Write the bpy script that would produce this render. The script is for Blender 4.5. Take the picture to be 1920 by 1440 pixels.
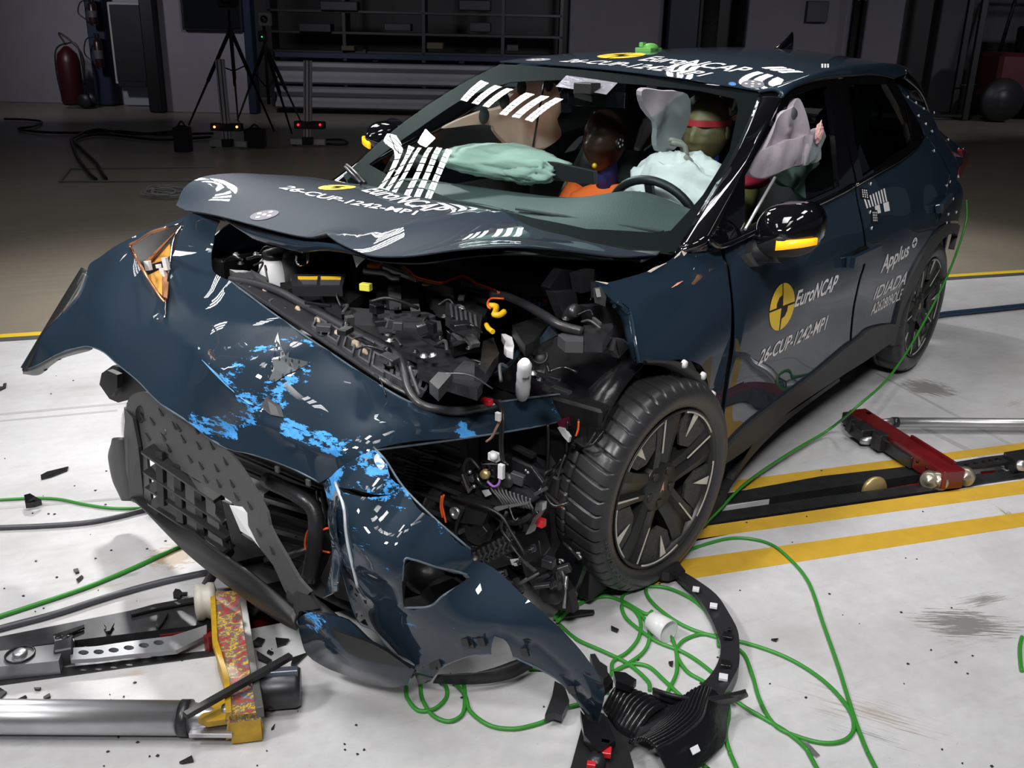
import bpy, bmesh, math, random
import numpy as np
from mathutils import Vector, Matrix, noise
from mathutils.geometry import delaunay_2d_cdt
for o in list(bpy.data.objects): bpy.data.objects.remove(o)
SC = bpy.context.scene; COL = SC.collection
# ---------------------------------------------------------------- camera
CP = np.array([2.462, 2.057, 1.590])
YAW, PIT, ROL, FO = map(float, (np.radians(217.07), np.radians(-20.31), np.radians(1.256), 1813.2))
CF = np.array([math.cos(PIT)*math.cos(YAW), math.cos(PIT)*math.sin(YAW), math.sin(PIT)])
CR = np.cross(CF, [0, 0, 1]); CR /= np.linalg.norm(CR); CU = np.cross(CR, CF)
CR, CU = CR*math.cos(ROL)+CU*math.sin(ROL), -CR*math.sin(ROL)+CU*math.cos(ROL)
cd = bpy.data.cameras.new('camera'); co = bpy.data.objects.new('camera', cd); COL.objects.link(co)
M4 = Matrix(((CR[0], CU[0], -CF[0], CP[0]), (CR[1], CU[1], -CF[1], CP[1]), (CR[2], CU[2], -CF[2], CP[2]), (0, 0, 0, 1)))
co.matrix_world = M4
cd.sensor_fit = 'HORIZONTAL'; cd.sensor_width = 36; cd.lens = FO/1920*36; cd.clip_start = .05; cd.clip_end = 200
SC.camera = co
# ---------------------------------------------------------------- world and exposure
w = bpy.data.worlds.new('world'); SC.world = w; w.use_nodes = True
w.node_tree.nodes['Background'].inputs[0].default_value = (.55, .6, .75, 1)
w.node_tree.nodes['Background'].inputs[1].default_value = .05
vs = SC.view_settings; vs.view_transform = 'Standard'; vs.look = 'None'; vs.gamma = 1; vs.use_curve_mapping = False
vs.exposure = 0.0
# ---------------------------------------------------------------- area lights of the test hall rig (hung over the impact zone) and added fills
def area(name, loc, tgt, sx, sy, power, spread, col=(1, .98, .95)):
    L = bpy.data.lights.new(name, 'AREA'); L.shape = 'RECTANGLE'; L.size = sx; L.size_y = sy; L.energy = power
    L.spread = math.radians(spread); L.color = col
    o = bpy.data.objects.new(name, L); COL.objects.link(o); o.location = loc
    o.rotation_euler = (Vector(tgt)-Vector(loc)).to_track_quat('-Z', 'Y').to_euler()
    return o
AREAS = [((.9, -.4, 5.6), (.9, -.6, 0), 12, 66), ((2.0, .8, 5.6), (2.0, .8, 0), 6.5, 66), ((-1.2, 1.6, 5.6), (-1.2, 1.6, 0), 10, 66),
         ((.8, 2.4, 5.6), (.6, 2.1, 0), 6.5, 66), ((-3.4, 2.8, 5.6), (-3.0, 2.2, 0), 10, 66), ((2.6, -1.6, 5.6), (1.4, -2.0, 0), 9, 56),
         ((5.2, -1.2, 5.4), (-.8, -.2, .9), 42, 50), ((4.6, 3.6, 5.4), (-.6, .2, .9), 30, 50)]
for i, (l, t, p, s) in enumerate(AREAS): area('rig_and_fill_light', l, t, 1.2, .8, p, s)
area('rig_and_fill_light', (-3.3, -6.1, 6.), (-.8, -.3, .8), .35, .35, 55, 46)
area('rig_and_fill_light', (-.9, -3.0, 5.6), (-.9, -3.2, 0), .8, .6, 17, 42); area('rig_and_fill_light', (-5.2, -.4, 5.6), (-5.2, -.2, 0), .8, .6, 15, 42)  # two added fills that brighten the concrete along the boundary line
# added, unseen fill lamps that brighten the back walls of the hall
for r_ in (-8, -3.5, 1, 6, 11):
    p_ = CP+np.array([math.cos(YAW), math.sin(YAW), 0])*14.5+np.array([math.sin(YAW), -math.cos(YAW), 0])*r_; q_ = CP+np.array([math.cos(YAW), math.sin(YAW), 0])*19.8+np.array([math.sin(YAW), -math.cos(YAW), 0])*r_
    area('hall_wall_fill', (p_[0], p_[1], 3.3), (q_[0], q_[1], .6), .4, .4, 12 if r_ < 0 else 17, 84, (.93, .92, 1.))
# ---------------------------------------------------------------- helpers
def ray(px, py): return CF+CR*(px-960)/FO-CU*(py-720)/FO
def at(px, py, ax, v):
    d = ray(px, py); i = 'xyz'.index(ax); return CP+d*((v-CP[i])/d[i])
def gr(px, py, z=0.): return at(px, py, 'z', z)
def dist(px, py, t):
    d = ray(px, py); return CP+d/np.linalg.norm(d)*t
def ht(px, py, base):
    """height of the picture row py on the vertical line through base"""
    f = np.array([math.cos(YAW), math.sin(YAW), 0]); d = ray(px, py)
    t = ((np.array(base)-CP)@f)/(d@f); return (CP+d*t)
def P3(p):
    """(px,py,axis,value) or a plain 3-D point"""
    if len(p) == 4 and isinstance(p[2], str): return at(*p)
    return np.array(p[:3], float)
def srgb(h):
    h = h.lstrip('#'); c = [int(h[i:i+2], 16)/255 for i in (0, 2, 4)]
    return tuple(x/12.92 if x < .04045 else ((x+.055)/1.055)**2.4 for x in c)+(1,)
MATS = {}
def mat(name, col, rough=.5, metal=0., coat=0., spec=.5, emit=None, es=1., noise_=None, bump=None, trans=0., alpha=1.):
    """noise_=(scale, amount)  bump=(scale, strength)"""
    if name in MATS: return MATS[name]
    m = bpy.data.materials.new(name); m.use_nodes = True; nt = m.node_tree; b = nt.nodes['Principled BSDF']
    c = srgb(col) if isinstance(col, str) else tuple(col)+(1,)
    b.inputs['Base Color'].default_value = c; b.inputs['Roughness'].default_value = rough; b.inputs['Metallic'].default_value = metal
    b.inputs['Coat Weight'].default_value = coat; b.inputs['Coat Roughness'].default_value = .02
    b.inputs['Specular IOR Level'].default_value = spec; b.inputs['Transmission Weight'].default_value = trans
    b.inputs['Alpha'].default_value = alpha
    if emit: b.inputs['Emission Color'].default_value = srgb(emit); b.inputs['Emission Strength'].default_value = es
    tc = nt.nodes.new('ShaderNodeTexCoord')
    if noise_:
        n = nt.nodes.new('ShaderNodeTexNoise'); n.inputs['Scale'].default_value = noise_[0]; n.inputs['Detail'].default_value = 6
        nt.links.new(tc.outputs['Object'], n.inputs['Vector'])
        mx = nt.nodes.new('ShaderNodeMix'); mx.data_type = 'RGBA'; mx.inputs['B'].default_value = c
        mx.inputs['A'].default_value = tuple(x*(1-noise_[1]) for x in c[:3])+(1,)
        nt.links.new(n.outputs['Fac'], mx.inputs['Factor']); nt.links.new(mx.outputs['Result'], b.inputs['Base Color'])
    if bump:
        n = nt.nodes.new('ShaderNodeTexNoise'); n.inputs['Scale'].default_value = bump[0]; n.inputs['Detail'].default_value = 4
        nt.links.new(tc.outputs['Object'], n.inputs['Vector'])
        bp = nt.nodes.new('ShaderNodeBump'); bp.inputs['Strength'].default_value = bump[1]; bp.inputs['Distance'].default_value = .01
        nt.links.new(n.outputs['Fac'], bp.inputs['Height']); nt.links.new(bp.outputs['Normal'], b.inputs['Normal'])
    MATS[name] = m; return m
def nd(nt, t, **k):
    n = nt.nodes.new('ShaderNode'+t)
    for a, v in k.items():
        if a in n.inputs: n.inputs[a].default_value = v
        else: setattr(n, a, v)
    return n
# ---- tags and linking
def tag(o, label=None, cat=None, group=None, kind=None):
    if label: o['label'] = label
    if cat: o['category'] = cat
    if group: o['group'] = group
    if kind: o['kind'] = kind
    return o
def empty(name, loc=(0, 0, 0), parent=None):
    o = bpy.data.objects.new(name, None); COL.objects.link(o); o.empty_display_size = .1
    o.location = loc
    if parent: o.parent = parent
    return o
def link(name, me, m, parent=None):
    o = bpy.data.objects.new(name, me); COL.objects.link(o)
    if m is not None:
        for mm in (m if isinstance(m, (list, tuple)) else [m]): me.materials.append(mm)
    if parent is not None:
        o.parent = parent
        o.matrix_parent_inverse = abs_inv(parent)
    return o
def abs_inv(p):
    M = Matrix.Identity(4); q = p
    while q:
        M = (q.matrix_parent_inverse if q.parent else Matrix.Identity(4)) @ Matrix.LocRotScale(q.location, q.rotation_euler, q.scale) @ M
        q = q.parent
    return M.inverted()
class MB:
    """collects shapes into one mesh, in world coordinates"""
    def __init__(s): s.v = []; s.f = []; s.mi = []; s.sm = []
    def add(s, v, f, mi=0, smooth=False):
        n = len(s.v); s.v += [tuple(map(float, p)) for p in v]
        for q in f: s.f.append(tuple(i+n for i in q)); s.mi.append(mi); s.sm.append(smooth)
        return s
    def box(s, c, d, rz=0, rx=0, ry=0, mi=0, R=None):
        """centre, full size; rotation about z (then given matrix R)"""
        if R is None: R = Matrix.Rotation(rz, 3, 'Z') @ Matrix.Rotation(ry, 3, 'Y') @ Matrix.Rotation(rx, 3, 'X')
        h = [x/2 for x in d]; b = min(d)*.08
        V = []
        # chamfered box: 24 vertices
        bm = bmesh.new(); bmesh.ops.create_cube(bm, size=1)
        for v in bm.verts: v.co = Vector((v.co.x*d[0], v.co.y*d[1], v.co.z*d[2]))
        bmesh.ops.bevel(bm, geom=bm.edges[:], offset=b, segments=1, affect='EDGES')
        bm.verts.index_update()
        s.add([Vector(c)+R @ v.co for v in bm.verts], [[v.index for v in f.verts] for f in bm.faces], mi)
        bm.free(); return s
    def bar(s, a, b, w, h, up=(0, 0, 1), mi=0):
        a, b = Vector(a), Vector(b); d = b-a; L = d.length; x = d.normalized(); u = Vector(up)
        y = u.cross(x)
        if y.length < 1e-4: y = Vector((1, 0, 0)).cross(x)
        y.normalize(); z = x.cross(y); R = Matrix((x, y, z)).transposed()
        return s.box((a+b)/2, (L, w, h), R=R, mi=mi)
    def tube(s, pts, r, n=8, mi=0, closed=False, cap=True, flat=1.):
        P = [Vector(p) for p in pts]; N = len(P); rr = r if isinstance(r, (list, tuple)) else [r]*N
        T = []
        for i in range(N):
            a = P[(i-1) % N] if (closed or i) else P[0]; b = P[(i+1) % N] if (closed or i < N-1) else P[-1]
            t = (b-a); T.append(t.normalized() if t.length > 1e-9 else Vector((0, 0, 1)))
        u = Vector((0, 0, 1)) if abs(T[0].z) < .9 else Vector((1, 0, 0)); u = (u-T[0]*u.dot(T[0])).normalized()
        V = []
        for i in range(N):
            u = (u-T[i]*u.dot(T[i]));
            u = u.normalized() if u.length > 1e-6 else T[i].orthogonal().normalized()
            w_ = T[i].cross(u)
            for k in range(n):
                a = 2*math.pi*k/n; V.append(P[i]+u*math.cos(a)*rr[i]*flat+w_*math.sin(a)*rr[i])
        F = []
        for i in range(N if closed else N-1):
            for k in range(n):
                j = (i+1) % N; F.append((i*n+k, i*n+(k+1) % n, j*n+(k+1) % n, j*n+k))
        s.add(V, F, mi, True)
        if cap and not closed: s.add(V[:n], [tuple(range(n))[::-1]], mi); s.add(V[-n:], [tuple(range(n))], mi)
        return s
    def lathe(s, prof, c, axis, n=32, mi=0, smooth=True, a0=0, a1=2*math.pi):
        """prof=[(radius, offset along axis)]"""
        ax = Vector(axis).normalized(); u = ax.orthogonal().normalized(); 
        if abs(ax.z) < .9: u = Vector((0, 0, 1)).cross(ax).normalized()
        v = ax.cross(u); c = Vector(c); full = abs(a1-a0-2*math.pi) < 1e-6; m = n if full else n+1; V = []
        for k in range(m):
            a = a0+(a1-a0)*k/n
            for (r, h) in prof: V.append(c+ax*h+(u*math.cos(a)+v*math.sin(a))*r)
        q = len(prof); F = []
        for k in range(n):
            k2 = (k+1) % m
            for j in range(q-1): F.append((k*q+j, k2*q+j, k2*q+j+1, k*q+j+1))
        return s.add(V, F, mi, smooth)
    def prism(s, poly, ext, mi=0):
        """poly: 3-D outline, ext: extrusion vector"""
        P = [Vector(p) for p in poly]; n = len(P); e = Vector(ext)
        return s.add(P+[p+e for p in P], [tuple(range(n))[::-1], tuple(range(n, 2*n))]+[(i, (i+1) % n, n+(i+1) % n, n+i) for i in range(n)], mi)
    def ball(s, c, r, R=None, nu=20, nv=12, mi=0):
        r = r if isinstance(r, (tuple, list)) else (r, r, r); R = R or Matrix.Identity(3); V = []
        for j in range(nv+1):
            t = math.pi*j/nv
            for i in range(nu):
                p = 2*math.pi*i/nu
                V.append(Vector(c)+R @ Vector((r[0]*math.sin(t)*math.cos(p), r[1]*math.sin(t)*math.sin(p), r[2]*math.cos(t))))
        F = [(j*nu+i, (j+1)*nu+i, (j+1)*nu+(i+1) % nu, j*nu+(i+1) % nu) for j in range(nv) for i in range(nu)]
        return s.add(V, F, mi, True)
    def grid(s, rows, mi=0, smooth=True, closed_u=False):
        n = len(rows[0]); V = [p for r in rows for p in r]; F = []
        for i in range(len(rows)-1):
            for j in range(n if closed_u else n-1): F.append((i*n+j, i*n+(j+1) % n, (i+1)*n+(j+1) % n, (i+1)*n+j))
        return s.add(V, F, mi, smooth)
    def build(s, name, m, parent=None, weld=False, solid=0, origin=None):
        me = bpy.data.meshes.new(name)
        V = s.v
        if parent is None:
            if origin is None:
                A = np.array(V); origin = ((A[:, 0].min()+A[:, 0].max())/2, (A[:, 1].min()+A[:, 1].max())/2, A[:, 2].min())
            V = [(p[0]-origin[0], p[1]-origin[1], p[2]-origin[2]) for p in V]
        me.from_pydata(V, [], s.f)
        me.polygons.foreach_set('material_index', s.mi); me.polygons.foreach_set('use_smooth', s.sm); me.update()
        o = link(name, me, m, parent)
        if parent is None: o.location = origin
        if weld or True:
            bm = bmesh.new(); bm.from_mesh(me); bmesh.ops.remove_doubles(bm, verts=bm.verts, dist=1e-5)
            bmesh.ops.recalc_face_normals(bm, faces=bm.faces); bm.to_mesh(me); bm.free()
        if solid:
            md = o.modifiers.new('thickness', 'SOLIDIFY'); md.thickness = solid; md.offset = 0
        return o
def spl(pts, n=8, closed=False):
    """Catmull-Rom through 3-D (or 2-D) points"""
    P = [np.array(p, float) for p in pts]; N = len(P); out = []
    for i in range(N if closed else N-1):
        p0 = P[(i-1) % N] if (closed or i) else 2*P[0]-P[1]; p1 = P[i]; p2 = P[(i+1) % N]
        p3 = P[(i+2) % N] if (closed or i+2 < N) else 2*P[-1]-P[-2]
        for k in range(n):
            t = k/n; out.append(.5*((2*p1)+(-p0+p2)*t+(2*p0-5*p1+4*p2-p3)*t*t+(-p0+3*p1-3*p2+p3)*t**3))
    if not closed: out.append(P[-1])
    return out
# ---- sheet metal: a smooth surface through measured points, trimmed by an outline
class Surf:
    def __init__(s, ctrl, nrm, reg=1e-4):
        C = np.array([P3(p) for p in ctrl]); n = np.array(nrm, float); n /= np.linalg.norm(n)
        s.n = n; s.o = C.mean(0); a = np.array([0, 0, 1.]) if abs(n[2]) < .85 else np.array([1., 0, 0])
        s.u = np.cross(a, n); s.u /= np.linalg.norm(s.u); s.v = np.cross(n, s.u); s.ridges = []
        Q = C-s.o; s.c = np.c_[Q@s.u, Q@s.v]; h = Q@n; N = len(C)
        K = s.k(s.c, s.c)+reg*np.eye(N); A = np.zeros((N+3, N+3)); A[:N, :N] = K; A[:N, N] = 1; A[:N, N+1:] = s.c
        A[N, :N] = 1; A[N+1:, :N] = s.c.T; b = np.zeros(N+3); b[:N] = h
        s.w = np.linalg.solve(A, b)
    @staticmethod
    def k(a, b):
        r2 = ((a[:, None]-b[None])**2).sum(-1)+1e-12; return .5*r2*np.log(r2)
    def h(s, uv):
        uv = np.atleast_2d(uv); N = len(s.c); r = s.k(uv, s.c)@s.w[:N]+s.w[N]+uv@s.w[N+1:]
        for (L, amp, wd) in s.ridges:
            d = np.full(len(uv), 9.)
            for a, b in zip(L[:-1], L[1:]):
                ab = b-a; t = np.clip(((uv-a)@ab)/(ab@ab), 0, 1); d = np.minimum(d, np.hypot(*(uv-a-t[:, None]*ab).T))
            r = r+amp*np.exp(-np.sqrt(d*d+(wd*.25)**2)/wd)
        return r
    def uv(s, p): q = np.asarray(p)-s.o; return np.array([q@s.u, q@s.v])
    def p3(s, uv, off=0.):
        uv = np.atleast_2d(uv); P = s.o+uv[:, :1]*s.u+uv[:, 1:]*s.v+s.h(uv)[:, None]*s.n
        return P+s.nm(uv)*off if off else P
    def nm(s, uv):
        uv = np.atleast_2d(uv); e = 2e-3
        du = (s.h(uv+[e, 0])-s.h(uv-[e, 0]))/(2*e); dv = (s.h(uv+[0, e])-s.h(uv-[0, e]))/(2*e)
        N = s.n-du[:, None]*s.u-dv[:, None]*s.v; return N/np.linalg.norm(N, axis=1)[:, None]
    def hit(s, px, py):
        d = ray(px, py); q = CP-s.o; lo, hi = s.c.min(0)-.35, s.c.max(0)+.35
        T = np.linspace(.8, 9, 900); X = q+T[:, None]*d; uv = np.c_[X@s.u, X@s.v]; ok = ((uv > lo) & (uv < hi)).all(1)
        if not ok.any(): raise ValueError('ray misses %s %s' % (px, py))
        T = T[ok]; f = s.h(uv[ok])-X[ok]@s.n; k = np.nonzero(f[:-1]*f[1:] <= 0)[0]
        if len(k):
            k = k[0]; t0, t1 = T[k], T[k+1]; f0 = f[k]
            for _ in range(18):
                t = (t0+t1)/2; X = q+d*t; g = s.h(np.array([X@s.u, X@s.v]))[0]-X@s.n
                if g*f0 <= 0: t1 = t
                else: t0, f0 = t, g
            t = (t0+t1)/2
        else:
            t = T[np.abs(f).argmin()]; print('near miss', px, py, round(float(np.abs(f).min()), 3))
        X = q+d*t; return np.array([X@s.u, X@s.v])
    def ridge(s, pts, amp, wd): s.ridges.append(([s.hit(*p[:2]) if len(p) < 3 else s.uv(P3(p)) for p in pts], amp, wd)); return s
def inside(P, poly):
    x, y = P[:, 0], P[:, 1]; r = np.zeros(len(P), bool); n = len(poly)
    for i in range(n):
        x1, y1 = poly[i]; x2, y2 = poly[(i+1) % n]
        c = ((y1 > y) != (y2 > y)); 
        with np.errstate(all='ignore'): r ^= c & (x < (x2-x1)*(y-y1)/(y2-y1+1e-15)+x1)
    return r
def outline(S, pts, g):
    """points: (px,py) | (px,py,1) corner | (px,py,'ax',val[,1]) | ('w',x,y,z[,1]); floats x<50 as first value mean world points"""
    uv = []; cor = []
    for p in pts:
        p = tuple(p)
        if isinstance(p[0], (int, float)) and abs(p[0]) < 12 and len(p) >= 3:
            uv.append(S.uv(np.array(p[:3], float))); cor.append(len(p) > 3 and p[3] == 1)
        elif len(p) >= 4 and isinstance(p[2], str): uv.append(S.uv(at(*p[:4]))); cor.append(len(p) > 4 and p[4] == 1)
        else: uv.append(S.hit(p[0], p[1])); cor.append(len(p) > 2 and p[2] == 1)
    n = len(uv); out = []
    for i in range(n):
        a, b = uv[i], uv[(i+1) % n]
        p0 = uv[i-1] if not cor[i] else 2*a-b; p3 = uv[(i+2) % n] if not cor[(i+1) % n] else 2*b-a
        L = np.linalg.norm(b-a); k = max(1, int(math.ceil(L/g)))
        for j in range(k):
            t = j/k; out.append(.5*((2*a)+(-p0+b)*t+(2*p0-5*a+4*b-p3)*t*t+(-p0+3*a-3*b+p3)*t**3))
    return np.array(out)
def flat_outline(S, pts, g): return outline(S, [(tuple(p)[:2]+(1,)) if abs(p[0]) > 12 and not (len(p) > 2 and isinstance(p[2], str)) else (tuple(p)[:4]+(1,) if isinstance(p[2], str) else tuple(p)[:3]+(1,)) for p in pts], g)
def sheet(name, S, pts, m, parent, th=.004, g=.03, holes=(), smooth=True, off=0., mirror=False, attr=None, back=None, loop=None):
    L = loop if loop is not None else (outline(S, pts, g) if smooth else flat_outline(S, pts, g))
    H = [flat_outline(S, h, g) for h in holes]
    lo, hi = L.min(0), L.max(0); assert max(hi-lo) < 6, name; X, Y = np.meshgrid(np.arange(lo[0]+g/2, hi[0], g), np.arange(lo[1]+g/2, hi[1], g))
    G = np.c_[X.ravel(), Y.ravel()]
    if len(G):
        G = G[inside(G, L)]
        for h in H: G = G[~inside(G, h)] if len(G) else G
        if len(G):
            B = np.vstack([L]+H); G = G[np.sqrt(((G[:, None]-B[None])**2).sum(-1)).min(1) > g*.35]
    vs_ = [Vector(p) for p in L]; ed = [(i, (i+1) % len(L)) for i in range(len(L))]
    for h in H:
        n0 = len(vs_); vs_ += [Vector(p) for p in h]; ed += [(n0+i, n0+(i+1) % len(h)) for i in range(len(h))]
    vs_ += [Vector(p) for p in G]
    v2, e2, f2, *_ = delaunay_2d_cdt(vs_, ed, [], 0, 1e-6)
    V = np.array([tuple(p) for p in v2]); F = [tuple(f) for f in f2]
    cen = np.array([V[list(f)].mean(0) for f in F]); keep = inside(cen, L)
    for h in H: keep &= ~inside(cen, h)
    F = [f for f, k in zip(F, keep) if k]
    W = S.p3(V, off); Nn = S.nm(V)
    if mirror: W = W*[1, -1, 1]; Nn = Nn*[1, -1, 1]; F = [f[::-1] for f in F]
    cnt = {}
    for f in F:
        for a, b in zip(f, f[1:]+f[:1]): cnt[(a, b)] = 1
    rim = [(a, b) for (a, b) in cnt if (b, a) not in cnt]
    # face direction check
    f = F[0]; nn = np.cross(W[f[1]]-W[f[0]], W[f[2]]-W[f[0]])
    if nn@Nn[f[0]] < 0: F = [f[::-1] for f in F]; rim = [(b, a) for a, b in rim]
    n = len(W); Wb = W-Nn*th; VV = [tuple(p) for p in W]+[tuple(p) for p in Wb]; FF = list(F)+[tuple(i+n for i in f[::-1]) for f in F]
    base = len(VV); nor = [tuple(x) for x in Nn]+[tuple(-x) for x in Nn]
    for (a, b) in rim:
        e = W[b]-W[a]; rn = np.cross(e, Nn[a]); l = np.linalg.norm(rn); rn = rn/l if l > 1e-9 else Nn[a]
        k = len(VV); VV += [tuple(W[a]), tuple(W[b]), tuple(Wb[b]), tuple(Wb[a])]; nor += [tuple(rn)]*4; FF.append((k+1, k, k+3, k+2))
    me = bpy.data.meshes.new(name); me.from_pydata(VV, [], FF); me.polygons.foreach_set('use_smooth', [True]*len(FF)); me.update()
    if back is not None: me.polygons.foreach_set('material_index', [0]*len(F)+[1]*(len(FF)-len(F)))
    if attr is not None:
        at_ = me.attributes.new('wear', 'FLOAT', 'POINT'); a = attr(W); at_.data.foreach_set('value', list(a)+list(a)+[0.]*(len(VV)-2*n))
    try: me.normals_split_custom_set_from_vertices(nor)
    except Exception as e: print('nrm', e)
    o = link(name, me, [m] if back is None else [m, back], parent); return o
def decal_map(S, q):
    """q: four pixels (bottom-left, bottom-right, top-right, top-left) on S"""
    a, b, c, d = [S.hit(*p) if len(p) == 2 else S.uv(P3(p)) for p in q]
    return lambda s_, t: (a*(1-s_)+b*s_)*(1-t)+(d*(1-s_)+c*s_)*t
def text_mesh(txt, bold=0.):
    cu = bpy.data.curves.new('t', 'FONT'); cu.body = txt; cu.size = 1; cu.offset = bold; cu.resolution_u = 3
    ob = bpy.data.objects.new('t', cu); COL.objects.link(ob); dg = bpy.context.evaluated_depsgraph_get(); dg.update()
    me = bpy.data.meshes.new_from_object(ob.evaluated_get(dg)); bpy.data.objects.remove(ob); return me
def decal_bm(name, bm, S, q, m, parent, off=.0015, box=None):
    xs = [v.co.x for v in bm.verts]; ys = [v.co.y for v in bm.verts]
    x0, x1, y0, y1 = box or (min(xs), max(xs), min(ys), max(ys)); f = decal_map(S, q)
    for k in range(1, 24):
        X = x0+(x1-x0)*k/24; bmesh.ops.bisect_plane(bm, geom=bm.verts[:]+bm.edges[:]+bm.faces[:], plane_co=(X, 0, 0), plane_no=(1, 0, 0))
    me = bpy.data.meshes.new(name); uv = np.array([f((v.co.x-x0)/(x1-x0), (v.co.y-y0)/(y1-y0)) for v in bm.verts])
    W = S.p3(uv, off)
    for v, p in zip(bm.verts, W): v.co = p
    bm.normal_update(); nn = S.nm(uv[:1])[0]
    for fc in bm.faces:
        if fc.normal.dot(Vector(nn)) < 0: fc.normal_flip()
    bm.to_mesh(me); bm.free(); me.polygons.foreach_set('use_smooth', [True]*len(me.polygons)); me.update(); return link(name, me, m, parent)
def text_decal(name, txt, S, q, m, parent, bold=.01, shear=0., off=.0015):
    me = text_mesh(txt, bold); bm = bmesh.new(); bm.from_mesh(me)
    for v in bm.verts: v.co.x += v.co.y*shear; v.co.z = 0
    return decal_bm(name, bm, S, q, m, parent, off)
def poly_decal(name, polys, S, q, m, parent, off=.0015):
    """polys in the unit square"""
    bm = bmesh.new()
    for p in polys: bm.faces.new([bm.verts.new((x, y, 0)) for x, y in p])
    bmesh.ops.triangulate(bm, faces=bm.faces[:])
    return decal_bm(name, bm, S, q, m, parent, off, box=(0, 1, 0, 1))
def arc(cx, cy, r, a0, a1, n=14): return [(cx+r*math.cos(math.radians(a0+(a1-a0)*i/n)), cy+r*math.sin(math.radians(a0+(a1-a0)*i/n))) for i in range(n+1)]
# ---------------------------------------------------------------- materials
BLACK = mat('black_plastic', (.012, .0125, .014), rough=.42, bump=(180, .05))
DARK = mat('dark_plastic', (.022, .023, .026), rough=.5, bump=(90, .05))
GREYP = mat('grey_plastic', (.06, .061, .066), rough=.45)
GLOSS = mat('gloss_black', (.004, .004, .005), rough=.05, coat=1.)
RUB = mat('rubber', (.022, .022, .024), rough=.42, spec=.5, bump=(60, .12))
MET = mat('bare_metal', (.62, .62, .65), rough=.36, metal=.85, noise_=(14, .35))
CHR = mat('chrome', (.8, .8, .82), rough=.12, metal=1.)
ALU = mat('aluminium', (.62, .62, .66), rough=.42, metal=.7)
DMET = mat('worn_dark_metal', (.09, .092, .1), rough=.35, metal=.7, noise_=(25, .7))
WHP = mat('white_plastic', (.7, .7, .73), rough=.45)
GREENC = mat('green_cable', (.035, .25, .03), rough=.4)
GREYC = mat('grey_cable', (.06, .062, .072), rough=.4)
REDP = mat('red_paint', (.2, .012, .016), rough=.3, coat=.3, noise_=(12, .75))
YEL = mat('yellow_marking', (.83, .56, .03), rough=.4)
WHM = mat('white_marking', (.82, .82, .84), rough=.4)
ORG = mat('orange_cable', (.85, .12, .02), rough=.4)
YELP = mat('yellow_plastic', (.85, .5, .02), rough=.35)
REDL = mat('red_plastic', (.6, .02, .03), rough=.35)
FABW = mat('airbag_cloth', (.66, .63, .66), rough=.85, bump=(45, .25))
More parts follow.
